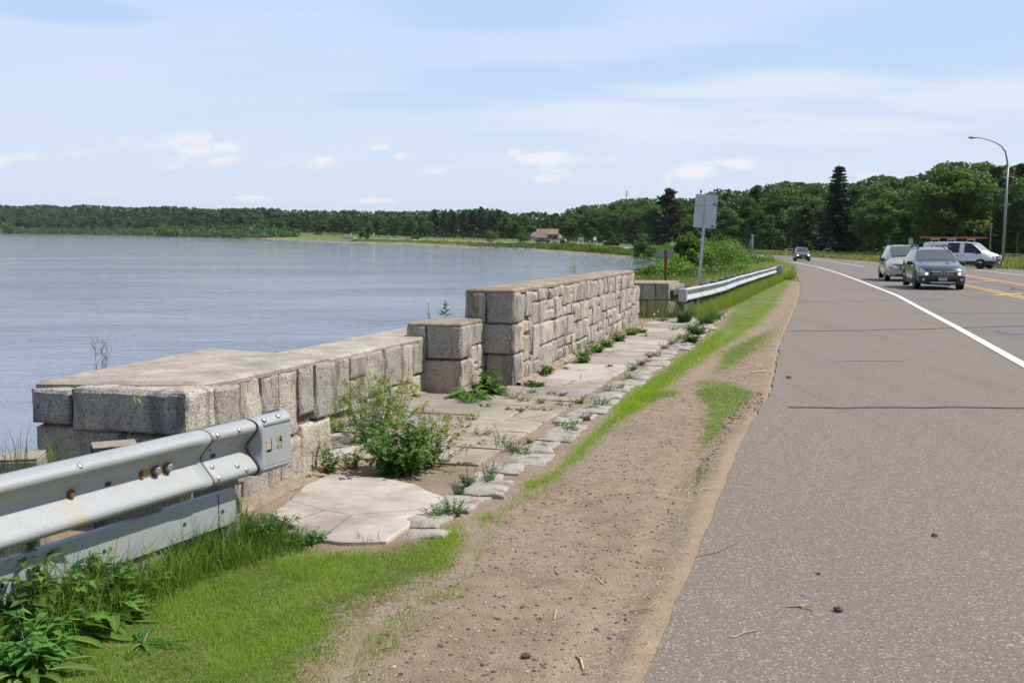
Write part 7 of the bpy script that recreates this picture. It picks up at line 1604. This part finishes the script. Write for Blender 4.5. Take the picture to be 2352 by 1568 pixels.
pebbles('gravel', 'dark gravel heaped along the broken asphalt edge', Gs((1590, 1100), (1690, 930), (1745, 900), (1765, 935), (1700, 1010), (1650, 1100), (1600, 1180)), 4500, .003, .017, 'pebble_dark', 3)
pebbles('gravel', 'loose stone chips on the asphalt shoulder', Gs((1500, 1650), (1650, 1160), (1760, 950), (1830, 800), (2352, 900), (2352, 1650)), 420, .002, .009, 'pebble_dark', 4)
pebbles('gravel', 'crumbs of grit lying on the paving slabs', [W(-4.2, 6), W(-2.2, 6), W(-2.2, 25), W(-3.6, 25), W(-3.6, 11), W(-4.2, 11)], 500, .002, .010, 'pebble_dark', 5)
# lone stones and stalks one can single out
for px, py, r, lab in ((1925, 1414, .020, 'dark round stone on the asphalt in the lower right'), (2146, 1240, .015, 'dark stone on the asphalt right of the centre'), (1812, 872, .03, 'reddish stone at the edge of the asphalt above the crack'), (1208, 1510, .018, 'dark stone on the sand near the bottom edge'), (1880, 1328, .010, 'small brown stone on the asphalt left of the straw')):
    x, y = G(px, py); o = thing('stone', (x, y, g1(x, y) + (.022 if px > 1600 else 0)), lab, 'stone'); rs = np.random.default_rng(px); mb = MB(); mb.ball((0, 0, r * .55), (r * 1.2, r * .9, r * .7), 9, 7); mb.v[0] = mb.v[0] + rs.normal(0, r * .09, mb.v[0].shape); mb.build('stone_body', M['pebble_mix' if px == 1812 else 'pebble_dark'], o, local=True)
    bpy.data.objects.remove(o.children[0]); mb2 = mb.build('stone', M['pebble_mix' if px == 1812 else 'pebble_dark'], None, local=True); mb2.location = o.location; tag(mb2, lab, 'stone'); bpy.data.objects.remove(o)
def stalk(pts_px, r, m_, lab, lift=.022, extra=None):
    P = [G(*q) for q in pts_px]; mb = MB(); pp = [(x, y, g1(x, y) + lift + r + (.004 if 0 < i < len(P) - 1 else 0)) for i, (x, y) in enumerate(P)]; mb.tube(pp, [r, r, r * .7, r * .4][:len(pp)] if len(pp) <= 4 else r, 5)
    if extra: 
        for e in extra: Q = [G(*q) for q in e]; mb.tube([(x, y, g1(x, y) + lift + r) for x, y in Q], [r, r * .5], 5)
    o = mb.build('dry_stalk', M[m_], None, loc=pp[0]); tag(o, lab, 'stalk')
stalk([(1596, 1289), (1650, 1278), (1690, 1258), (1713, 1243)], .0026, 'stem_green', 'long green grass stalk lying over the asphalt edge')
stalk([(1808, 1404), (1835, 1405), (1866, 1413)], .0045, 'straw', 'split straw stem on the asphalt in the lower right', extra=[[(1830, 1405), (1862, 1403)], [(1828, 1404), (1858, 1399)]])
stalk([(1686, 1475), (1710, 1466), (1752, 1457)], .003, 'straw', 'curved green straw on the asphalt near the bottom')
stalk([(1838, 1376), (1862, 1385), (1895, 1400)], .0014, 'straw', 'thin straw on the asphalt left of the dark stone'); stalk([(1323, 1507), (1334, 1518), (1340, 1540)], .005, 'straw', 'chewed straw stub on the sand near the bottom edge', 0)
stalk([(1273, 1424), (1277, 1402)], .004, 'straw', 'upright looking pale straw bit on the sand', 0); stalk([(1368, 1326), (1386, 1343)], .004, 'straw', 'short pale twig on the sand in the middle of the verge', 0); stalk([(1725, 857), (1760, 853)], .012, 'straw', 'stick lying at the asphalt edge beside the grass patch', .0)
rs_ = random.Random(31); mb = MB()
for k in range(220):
    t = rs_.random(); px = 1700 - 250 * t + rs_.gauss(0, 45); py = 960 + 590 * t + rs_.gauss(0, 30); x, y = G(px, py); a = rs_.random() * 6.28; L_ = rs_.uniform(.03, .13); c_ = rs_.gauss(0, .25)
    mb.tube([(x, y, g1(x, y) + .012), (x + math.cos(a) * L_ * .5, y + math.sin(a) * L_ * .5, g1(x, y) + .022), (x + math.cos(a + c_) * L_, y + math.sin(a + c_) * L_, g1(x, y) + .010)], rs_.uniform(.0007, .0018), 3, cap=False)
tag(mb.build('straw_litter', M['straw']), 'scattered straw and cut stems along the asphalt edge', 'straw', kind='stuff')
# soft wrack of dead stems in slab joints
# ---- weeds one can single out
rosette(20, 1500, 46, .36, .062, 'largest toothed leaf clump against the lower rail in the left corner', 1, rise=1.0)
rosette(140, 1462, 40, .34, .058, 'wide toothed leaf clump right of the left corner clump', 2, rise=.9)
rosette(255, 1428, 34, .28, .055, 'round leaved clump in front of the lower rail plate', 3, rise=.8, jag=False)
rosette(60, 1560, 30, .28, .052, 'low toothed leaves at the bottom left corner', 4, rise=.7)
rosette(330, 1480, 10, .20, .035, 'small flat rosette on the lawn right of the leaf clumps', 5, rise=.45)
rosette(640, 1212, 12, .12, .03, 'leafy clump between tall grass and the pale slab', 6, jag=False)
for k, (px, py, n, h, lab) in enumerate(((185, 1442, 70, .50, 'tall grass tuft standing before the bolts of the near rail'), (95, 1478, 34, .44, 'loose grass tuft rising above the left leaf clump'), (290, 1398, 40, .44, 'thin grass tuft left of the rub rail post'), (470, 1300, 80, .36, 'dense grass tuft against the lower rail plate'), (545, 1268, 80, .36, 'grass tuft at the very end of the lower rail plate'), (375, 1352, 50, .34, 'short grass tuft beneath the near rail'), (420, 1318, 80, .34, 'lush tuft left of the end of the lower rail plate'), (230, 1420, 60, .40, 'lush tuft below the two rusty bolts'), (510, 1282, 70, .34, 'leaning tuft near the end of the lower rail plate'), (140, 1462, 40, .5, 'long bladed tuft among the broad leaved weeds'), (850, 1250, 22, .10, 'spiky little tuft at the front edge of the pale slab'), (1250, 1030, 60, .10, 'dense grass tuft on the kerb stones beside the wide slabs'), (820, 1240, 10, .14, 'few blades at the front edge of the pale slab'))):
    tuft(px, py, n, h, lab, k, w_=.0055 if h > .2 else .003, spread=.13 if h > .2 else .07)
for k, (px, py, h, s_, ll, lab) in enumerate(((30, 1470, .48, .28, .15, 'tall broad leaved weed leaning on the near rail in the left corner'), (120, 1440, .42, .26, .14, 'broad leaved weed in front of the lower rail plate at left'), (215, 1415, .36, .24, .12, 'broad leaved weed below the two rusty bolts'), (300, 1390, .26, .2, .10, 'low broad leaved weed right of the rusty bolts'), (70, 1540, .26, .28, .13, 'spreading leafy weed on the lawn in the bottom left corner'), (640, 1222, .14, .16, .06, 'bright leafy weed at the left corner of the pale slab'), (700, 1245, .10, .2, .05, 'low leafy weed at the front of the pale slab'), (590, 1240, .18, .14, .07, 'small upright weed under the end shoe'))):
    plant(px, py, h, s_, lab, ns=26, lpl=9, ll=ll, lw=ll * .34, m_='leaf_dock', seed=400 + k, droop=.35, stem_r=.003, upright=1.0)
# two long seed-head stems
for px, py, pts_, lab in ((275, 1240, ((300, 960), (318, 905), (345, 925)), 'long thin grass stem with drooping seed heads in front of the end pier'), (415, 1215, ((420, 1060), (424, 1000), (430, 985)), 'shorter seeding grass stem in front of the end shoe')):
    x, y = G(px, py); o = thing('seeding_grass', (x, y, g1(x, y)), lab, 'grass stem'); P = [at(a, b, y + .02) - Vector(o.location) for a, b in pts_]
    local(o, 'stem', 'stem_green', lambda mb: mb.tube([(0, 0, 0), (P[0] * .5 + Vector((0, 0, .02))), P[0], P[1]], [.0022, .002, .0016, .001], 5)); rs = np.random.default_rng(px); lf = MB(); n = 34; t = rs.random(n)[:, None]
    B = np.array(P[0]) * (1 - t) * .25 + np.array(P[1]) * (1 - (1 - t) * .25); leaves(lf, B + rs.normal(0, .012, (n, 3)), rs.normal(size=(n, 3)) + np.array([.5, 0, -.1]), np.full(n, .035) * (.5 + rs.random(n)), np.full(n, .0045), rs, rs.random(n), .3); lf.build('seed_head', M['grass_dry'], o, local=True)
# the big weed on the slabs and its neighbours
plant(915, 1085, .50, .46, 'big bushy weed with pale green flower clusters growing out of the paving', ns=75, lpl=18, ll=.078, lw=.050, seed=1, m_='leaf_weed', droop=.3, upright=.3, leafstart=.02, name='flowering_weed')
plant(846, 1022, .66, .44, 'tall open stems with yellow green flower clusters behind the bushy weed', ns=64, lpl=10, ll=.05, lw=.028, seed=2, flowers=9, m_='leaf_weed', name='flowering_weed')
plant(985, 1070, .50, .36, 'flower topped stems on the right side of the bushy weed', ns=34, lpl=9, ll=.055, lw=.030, seed=3, flowers=7, name='flowering_weed', lean=(.05, 0))
plant(860, 985, .80, .20, 'feathery leaved tall weed against the low granite wall', ns=12, lpl=26, ll=.085, lw=.010, seed=4, m_='leaf_dock', droop=.15, name='feathery_weed')
plant(905, 985, .50, .30, 'single flowering stalks in front of the low wall', ns=22, lpl=8, ll=.05, lw=.025, seed=5, flowers=7, name='flowering_weed')
plant(808, 1075, .22, .14, 'small dark weed left of the bushy weed', ns=16, lpl=14, ll=.035, lw=.013, seed=6)
plant(755, 1088, .30, .12, 'leafy weed at the corner of the end pier', ns=12, lpl=12, ll=.06, lw=.026, seed=7, m_='leaf_dock')
plant(775, 1000, .25, .16, 'weed in the angle behind the end pier', ns=14, lpl=12, ll=.045, lw=.018, seed=8)
rosette(688, 1108, 6, .14, .03, 'single jagged leaf plant at the foot of the end pier', 9, rise=1.1)
for k, (px, py, h, s_, lab) in enumerate(((1120, 1112, .22, .14, 'upright narrow leaved weed right of the bushy weed'), (1078, 1118, .17, .10, 'narrow leaved weed just right of the bushy weed'), (1052, 1140, .14, .09, 'short narrow leaved weed by the big kerb stone'), (1040, 1185, .16, .12, 'bent weed at the right corner of the pale slab'), (1000, 1190, .10, .12, 'low weed on the right edge of the pale slab'))):
    plant(px, py, h, s_, lab, ns=14, lpl=22, ll=.030, lw=.009, seed=20 + k, m_='leaf_grey' if k < 3 else 'leaf_weed', upright=1.2)
rosette(1082, 918, 30, .36, .075, 'dark glossy leaf clump between the squat pillar and the tall wall', 12, rise=1.0, jag=False)
rosette(1130, 905, 24, .46, .085, 'large pale leaves leaning against the squat pillar', 13, rise=1.2, jag=False, m_='leaf_dock')
plant(1120, 898, .34, .16, 'upright leafy weed in the notch beside the tall wall', ns=22, lpl=9, ll=.11, lw=.04, seed=30, m_='leaf_dock')
plant(1075, 930, .18, .24, 'fine feathery green cushion in front of the squat pillar', ns=40, lpl=22, ll=.035, lw=.008, seed=31, m_='leaf_weed')
rosette(962, 915, 14, .22, .06, 'broad leaves at the end of the low wall', 14, rise=.7, jag=False); rosette(1005, 880, 4, .30, .05, 'narrow leaves in the gap beside the squat pillar', 15, rise=1.3, jag=False)
tuft(1090, 955, 60, .12, 'bright grass tuft on the mauve slabs', 60, 'grass_fresh', .004, .12); plant(1083, 968, .08, .10, 'low weed below the bright grass tuft', ns=12, lpl=12, ll=.03, lw=.014, seed=33)
GW = 'low weeds growing in the slab joints'
jw = [(1180, 918, .08), (1205, 925, .10), (1225, 905, .07), (1240, 930, .09), (1265, 908, .07), (1285, 912, .08), (1170, 945, .05), (1200, 947, .06), (1230, 946, .06), (1255, 947, .06), (1300, 935, .10), (1330, 925, .09), (1352, 942, .12), (1378, 930, .12), (1395, 900, .10), (1420, 895, .09), (1115, 938, .07), (1148, 1030, .14), (1180, 1035, .10), (1200, 1045, .08), (1102, 1003, .10), (1068, 985, .06), (1290, 985, .10), (1310, 990, .09), (1322, 978, .08), (1345, 965, .08), (1220, 1020, .05),
      (1440, 872, .14), (1455, 850, .10), (1472, 838, .09), (1490, 820, .08), (1510, 822, .10), (1460, 768, .10), (1530, 800, .12), (1545, 790, .14), (1560, 780, .12), (1545, 760, .16), (1575, 760, .18), (1590, 755, .16), (1520, 740, .08), (1560, 740, .10), (1480, 775, .08), (1400, 845, .05), (1250, 868, .08), (1300, 850, .05)]
for k, (px, py, h) in enumerate(jw): h *= 1.25; plant(px, py, h, h * 1.25, 'low green weed growing in a joint of the stone paving', ns=14, lpl=12, ll=.032 * (1 + py * -.0002) * (1.3 if py < 860 else 1), lw=.014 * (1.3 if py < 860 else 1), seed=100 + k, group=GW, name='joint_weed', m_='leaf_weed' if k % 3 else 'leaf_dock', stem_r=.002)
for k, (px, py, h, s_, lab) in enumerate(((1340, 835, .42, .28, 'leafy weed at the foot of the tall wall near its middle'), (1372, 812, .26, .22, 'second leafy weed at the foot of the tall wall'), (1395, 800, .22, .20, 'low weed at the foot of the tall wall beyond the leafy ones'), (1420, 786, .28, .24, 'weed at the far half of the tall wall foot'), (1450, 772, .22, .22, 'last weed at the tall wall foot before the far pillar'), (1470, 766, .14, .2, 'small weed spreading over the slabs by the far pillar'), (1253, 862, .16, .12, 'little grassy weed near the close end of the tall wall'), (1228, 890, .10, .16, 'low creeping weed at the close corner of the tall wall'))):
    plant(px, py, h, s_, lab, ns=26, lpl=12, ll=.075, lw=.030, seed=200 + k, m_='leaf_dock' if k % 2 else 'leaf_weed', stem_r=.003)
plant(1572, 742, .55, .42, 'grey green bushy weed in front of the far guardrail end', ns=60, lpl=24, ll=.07, lw=.026, seed=220, m_='leaf_grey', stem_r=.004)
rosette(1520, 738, 30, .26, .05, 'dandelion clump at the foot of the far pier', 221, rise=.8)
for k, (px, py) in enumerate(((1502, 722), (1511, 716), (1518, 712), (1526, 714))):
    x, y = G(px, py + 14); o = thing('dandelion', (x, y, g1(x, y)), 'white dandelion clock before the far pier', 'flower', 'dandelion clocks before the far pier'); h = at(px, py, y).z - g1(x, y); local(o, 'stem', 'stem_green', lambda mb: mb.tube([(0, 0, 0), (0, 0, h)], .004, 4)); local(o, 'seed_ball', 'cloth_white', lambda mb: mb.ball((0, 0, h), .022, 8, 6))
for k, (px, py, h, s_, lab) in enumerate(((1622, 745, .42, .5, 'rank weeds spreading between slabs and far verge grass'), (1600, 770, .30, .4, 'weeds over the far end of the kerb stones'), (1640, 735, .34, .4, 'weed cluster at the edge of the far verge grass'), (1585, 790, .2, .25, 'small weed on the far kerb stones'))):
    plant(px, py, h, s_, lab, ns=44, lpl=14, ll=.08, lw=.032, seed=240 + k, m_='leaf_weed', stem_r=.004)
# plants seen over the walls
def over(px, pyb, pyt, xw, yw, lab, ns, lpl, ll, lw, m_, seed, spread, stemm='stem_green', name='weed', **k):
    x, y = W(xw, yw); z0 = gz(x, y); h = at(px, pyt, y).z - z0; P = at(px, pyt, y); return plant(0, 0, h, spread, lab, ns=ns, lpl=lpl, ll=ll, lw=lw, m_=m_, seed=seed, xy=(P.x, y), z=z0, stemm=stemm, name=name, **k)
Yv = 9.3; P = at(235, 860, Yv); o = thing('dry_weed', (P.x, Yv, gz(P.x, Yv)), 'bare brown dried weed standing behind the end pier above the water', 'weed'); h = at(235, 778, Yv).z - o.location.z; b0 = at(235, 850, Yv).z - o.location.z; rs = random.Random(5); mb = MB()
for s_ in (-.05, 0, .04):
    mb.tube([(s_ * .3, 0, 0), (s_, 0, b0), (s_ * 1.1, 0, h * .985 if s_ == 0 else b0 + (h - b0) * rs.uniform(.6, .9))], [.004, .0028, .0012], 5)
    for k in range(16):
        z = b0 + (h - b0) * rs.uniform(-.1, .85); a = rs.choice((-1, 1)) * rs.uniform(.02, .055); mb.tube([(s_, 0, z), (s_ + a * .6, rs.uniform(-.03, .03), z + abs(a) * 1.0), (s_ + a, rs.uniform(-.03, .03), z + abs(a) * 2.0)], [.0016, .0011, .0007], 3, cap=False)
mb.build('stems', M['twig'], o, local=True); local(o, 'seed_pods', 'twig', lambda mb: [mb.ball((rs.uniform(-.06, .06), 0, b0 + (h - b0) * rs.uniform(.4, .95)), .0035, 5, 4) for k in range(26)])
def sprig(px, pyb, pyt, Yv, lab, n, ll, lw, m_, seed, name='sapling_sprig'):
    P = at(px, pyb, Yv); z0 = gz(P.x, Yv); o = thing(name, (P.x, Yv, z0), lab, 'weed'); h = at(px, pyt, Yv).z - z0; hb = at(px, pyb, Yv).z - z0; local(o, 'stem', 'stem_green', lambda mb: mb.tube([(0, 0, -.1), (.01, 0, hb), (.0, 0, h)], [.008, .005, .002], 6)); rs = np.random.default_rng(seed); lf = MB()
    t = rs.random(n); B = np.stack([rs.normal(0, .01, n), rs.normal(0, .01, n), hb * .92 + (h - hb * .92) * t], 1); aa = rs.random(n) * 6.28; leaves(lf, B, np.stack([np.cos(aa), np.sin(aa), .5 + 0 * aa], 1), ll * (1.2 - .6 * t) * (.7 + .6 * rs.random(n)), lw * (1.2 - .6 * t), rs, np.clip(rs.normal(.5, .2, n), 0, 1), .15); lf.build('leaves', M[m_], o, local=True)
sprig(984, 722, 695, 14.6, 'thin narrow leaved sprig poking up behind the low wall', 16, .11, .012, 'leaf_grey', 1); sprig(1022, 716, 685, 13.9, 'broad leaved sprig behind the squat pillar top', 16, .085, .045, 'leaf_bush', 2)
sprig(1318, 640, 594, 25.5, 'willowy sprig showing above the tall wall top', 46, .22, .03, 'leaf_bush', 3); sprig(1380, 632, 618, 27, 'tiny sprig above the far half of the tall wall', 14, .12, .02, 'leaf_grey', 4)
tuft(0, 0, 18, .34, 'wispy grass on the old timber post at the left edge', 70, 'grass_lush', .004, .05, xy=(at(40, 1049, 5.0).x, 5.0), z=at(40, 1049, 5.0).z - .1)
tuft(0, 0, 26, .38, 'grass tuft against the shaded foot of the end pier', 71, 'grass_lush', .005, .10, xy=(at(120, 1070, 5.7).x, 5.7), z=at(120, 1092, 5.7).z)
# ---- bushes behind the far guardrail
def bush(px, Yb, pyt, rad, label, seed, m_='leaf_bush', size=.13, n=3200, nblob=22, name='bush', low=-.6, trunk=False, group=None):
    rs = np.random.default_rng(seed); P = at(px, 600, Yb); z0 = gz(P.x, Yb); o = thing(name, (P.x, Yb, z0), label, 'bush', group); h = max(.5, at(px, pyt, Yb).z - z0)
    mb, bl = crown(rs, rad, h * (1.0 if not trunk else .8), h * (.5 if not trunk else .58), nblob, n, size, .42, up=.3, low=-1); mb.build('foliage', M[m_], o, local=True)
    tb = MB()
    for c_, r in bl[:10]: tb.tube([(c_[0] * .15, c_[1] * .15, -.3), (c_[0] * .6, c_[1] * .6, c_[2] * .55), tuple(c_)], [.05 if trunk else .03, .025, .01], 5)
    tb.build('branches', M['bark'], o, local=True); return o
for k, (px, Yb, pyt, rad, lab, m_, sz) in enumerate(((1580, 50, 526, .72, 'young maple sapling left of the leaning sign post', 'leaf_bush', .20), (1612, 55, 566, .9, 'leafy bush behind the leaning sign post', 'leaf_bush', .16), (1545, 46, 606, 1.0, 'bright low bush behind the small grey sign', 'leaf_bush', .14), (1510, 42, 620, .8, 'low bush left of the small grey sign post', 'leaf_bush', .13), (1487, 46, 622, .6, 'willowy bush at the water edge right of the tall wall', 'leaf_shore', .12),
                                         (1640, 58, 554, 1.35, 'tall willow bush right of the leaning sign post', 'leaf_shore', .11), (1668, 64, 566, 1.5, 'wide willow bush in the middle of the thicket', 'leaf_bush', .12), (1700, 70, 572, 1.5, 'right hand willow bush of the thicket', 'leaf_shore', .12), (1745, 78, 590, 1.0, 'small round bush below the braced sign post', 'leaf_bush', .13), (1575, 44, 632, .9, 'dark low bush at the foot of the maple sapling', 'leaf_weed', .14), (1620, 48, 625, 1.0, 'low bush behind the middle of the far guardrail', 'leaf_shore', .13), (1660, 52, 615, 1.1, 'low tangled bush behind the far guardrail', 'leaf_shore', .12))):
    bush(px, Yb, pyt, rad, lab, 300 + k, m_, sz, 3000 if rad > .7 else 2400, 24, 'sapling' if k == 0 else 'bush', trunk=(k == 0))
field2 = MB(); rs = np.random.default_rng(77)
def rough(n, xy_fn, h0, h1, w_, m_, name, label, tm=.5):
    mb = MB(); X, Y = xy_fn(n); d = sdist(X, Y); k_ = d > .15; X, Y = X[k_], Y[k_]; Z = hgt(X, Y); far_ = np.maximum(1, Y / 25.); n = len(X); blades(mb, np.stack([X, Y, Z - .02], 1), (h0 + (h1 - h0) * rs.random(n)), w_ * far_ * (.7 + .6 * rs.random(n)), rs.normal(0, .4, (n, 2)), rs, np.clip(rs.normal(tm, .22, n), 0, 1), .6); o = mb.build(name, M[m_]); tag(o, label, 'grass', kind='stuff')
def behind(n):   # band between the far rail and the lake
    f = rs.random(n); k_ = (f * 59).astype(int); q = rp[k_]; off_ = .35 + 5.5 * rs.random(n) ** 1.3; return q[:, 0] - off_ * WC + rs.normal(0, .1, n), q[:, 1] + off_ * WS + rs.normal(0, .3, n)
rough(26000, behind, .25, .75, .010, 'grass_bank', 'bank_grass', 'tall rough grass on the bank behind the far guardrail'); rough(9000, behind, .3, .85, .007, 'grass_dry', 'bank_grass', 'dry seeding grass on the bank behind the far guardrail')
def beyond_(n):
    Y = 54 + 60 * rs.random(n) ** 1.2; f = rs.random(n); Xe = np.interp(Y, [q[1] for q in edge], [q[0] for q in edge]); return Xe - .2 - (3.2 + (Y - 50) * .10) * f, Y
def railfoot(n):
    f = rs.random(n); k_ = np.minimum((f * 59), 58.9); q = np.stack([np.interp(k_, np.arange(60), rp[:, i]) for i in (0, 1)], 1); off_ = -.12 + .55 * rs.random(n) ** 1.2; return q[:, 0] + off_ * WC, q[:, 1] - off_ * WS
rough(20000, railfoot, .14, .46, .006, 'grass_bank', 'verge_grass', 'long grass swallowing the posts under the far guardrail beam')
rough(26000, beyond_, .25, .9, .012, 'grass_bank', 'bank_grass', 'tall grass bordering the bend of the road beyond the guardrail'); rough(8000, beyond_, .35, 1.0, .010, 'grass_dry', 'bank_grass', 'pale seeding grass bordering the bend of the road')
# scrub on the far bank, and the bare stones at its foot
sp = interp_path([tuple(q) for q in shore[2:16]], 3000)
def scrub(i0, i1, n, size, o0, o1, zmax, m_, label, name='scrub'):
    i = np.minimum(rs.integers(i0, i1, n), 2999); t_ = sp[np.minimum(i + 5, 2999)] - sp[np.maximum(i - 5, 0)]; t_ /= np.linalg.norm(t_, axis=1)[:, None]; nn = np.stack([-t_[:, 1], t_[:, 0]], 1); off_ = o0 + (o1 - o0) * rs.random(n); q = sp[i] + nn * off_[:, None]
    bad = sdist(q[:, 0], q[:, 1]) < 0; q[bad] = sp[i[bad]] - nn[bad] * off_[bad][:, None]; cl = np.array([noise.noise(Vector((a[0] * .12, a[1] * .12, 2))) * .5 + .5 for a in q]); z = hgt(q[:, 0], q[:, 1]) + zmax * rs.random(n) * np.clip(cl * 2.2 - .6, .05, 1.3)
    mb = MB(); leaf_quads(mb, np.c_[q, z], rs.normal(size=(n, 3)) + np.array([0, 0, .5]), size, rs, np.clip(rs.normal(.5, .2, n), 0, 1)); o = mb.build(name, M[m_]); tag(o, label, 'scrub', kind='stuff')
ds = np.linalg.norm(sp, axis=1)
def idx(px): return int(np.argmin(np.abs(1176 + FPX * sp[:, 0] / sp[:, 1] - px) + (sp[:, 1] < 40) * 1e5))
scrub(idx(1060), idx(1500), 24000, .42, 2.5, 9.5, 1.15, 'grass_bank', 'low green scrub covering the far bank below the highway')
scrub(idx(1100), idx(1500), 7000, .42, 2.5, 8, 1.3, 'leaf_shore', 'darker bushy scrub on the far bank')
scrub(idx(1440), idx(1500) + 320, 30000, .34, .2, 8, 2.5, 'leaf_bush', 'bushy scrub on the near bend of the bank')
scrub(idx(786), idx(1060), 5000, .8, 4, 11, .7, 'grass_bank', 'thin scrub on the grassy far bank'); scrub(0, idx(600), 18000, 2.2, 0, 26, 7.5, 'leaf_tree_far', 'waterside bushes below the wooded hill')
rsx = np.random.default_rng(12); i = rsx.integers(idx(560), idx(1455), 5200); q = sp[i] + rsx.normal(0, .9, (5200, 2)); r = rsx.uniform(.08, .30, 5200) * np.clip(np.linalg.norm(q, axis=1) / 300, .55, 1.2); O = np.array([(1, 0, 0), (0, 1, 0), (-1, 0, 0), (0, -1, 0), (0, 0, .9)])
V = O[None] * r[:, None, None] * (1 + rsx.normal(0, .2, (5200, 5, 1))) + np.c_[q, np.maximum(hgt(q[:, 0], q[:, 1]), LAKE) + .02][:, None]; F = (np.array([(0, 1, 4), (1, 2, 4), (2, 3, 4), (3, 0, 4)])[None] + np.arange(5200)[:, None, None] * 5).reshape(-1, 3)
mb = MB(); mb.add(V.reshape(-1, 3), F); tag(mb.build('shore_stones', M['bank_stone']), 'pale and rusty stones lining the far water edge', 'stones', kind='stuff')
# clipped hedge and roadside meadow at right
P = at(1405, 562, 318); o = thing('hedge', (P.x, 318, gz(P.x, 318)), 'dark clipped hedge across the far highway right of the notice boards', 'hedge'); rs2 = np.random.default_rng(4); n = 2400; C = np.stack([rs2.uniform(-2.4, 2.4, n), rs2.uniform(-.6, .6, n), rs2.uniform(.1, 1.1, n)], 1); mb = MB(); leaf_quads(mb, C, rs2.normal(size=(n, 3)), .22, rs2, rs2.random(n) * .4); mb.build('foliage', M['leaf_spruce'], o, local=True); local(o, 'stems', 'bark', lambda mb: [mb.tube([(x, 0, -.1), (x, 0, .8)], .03, 5) for x in (-1.8, -.6, .6, 1.8)])
def meadow(n):
    px = 1480 + 1100 * rs.random(n); Yt = np.interp(px, bx_, by_) * 1.02; Yr = np.interp(px, [1560, 1700, 1863, 2010, 2209, 2352, 2700], [272, 205, 172, 120, 90.5, 79, 60]); Y = Yr + (Yt - Yr) * rs.random(n); return (px - 1176) / FPX * Y, Y
rough(42000, meadow, .2, .6, .018, 'grass_bank', 'meadow_grass', 'rough meadow grass between the highway and the wood'); rough(12000, meadow, .25, .7, .016, 'grass_dry', 'meadow_grass', 'dry heads in the meadow grass before the wood')
# ------------------------------------------------------------------ air
hm = bpy.data.materials.new('haze'); hm.use_nodes = True; hn = hm.node_tree; hn.nodes.clear(); pv = hn.nodes.new('ShaderNodeVolumePrincipled'); pv.inputs['Color'].default_value = (.88, .92, 1, 1); pv.inputs['Density'].default_value = .00005; pv.inputs['Anisotropy'].default_value = .3
hn.links.new(pv.outputs[0], hn.nodes.new('ShaderNodeOutputMaterial').inputs['Volume'])
mb = MB(); mb.box((-2500, 2500, 34), (14000, 14000, 90)); hz_ = mb.build('haze', hm); tag(hz_, 'thin summer haze over the whole lake shore', 'haze', kind='stuff')
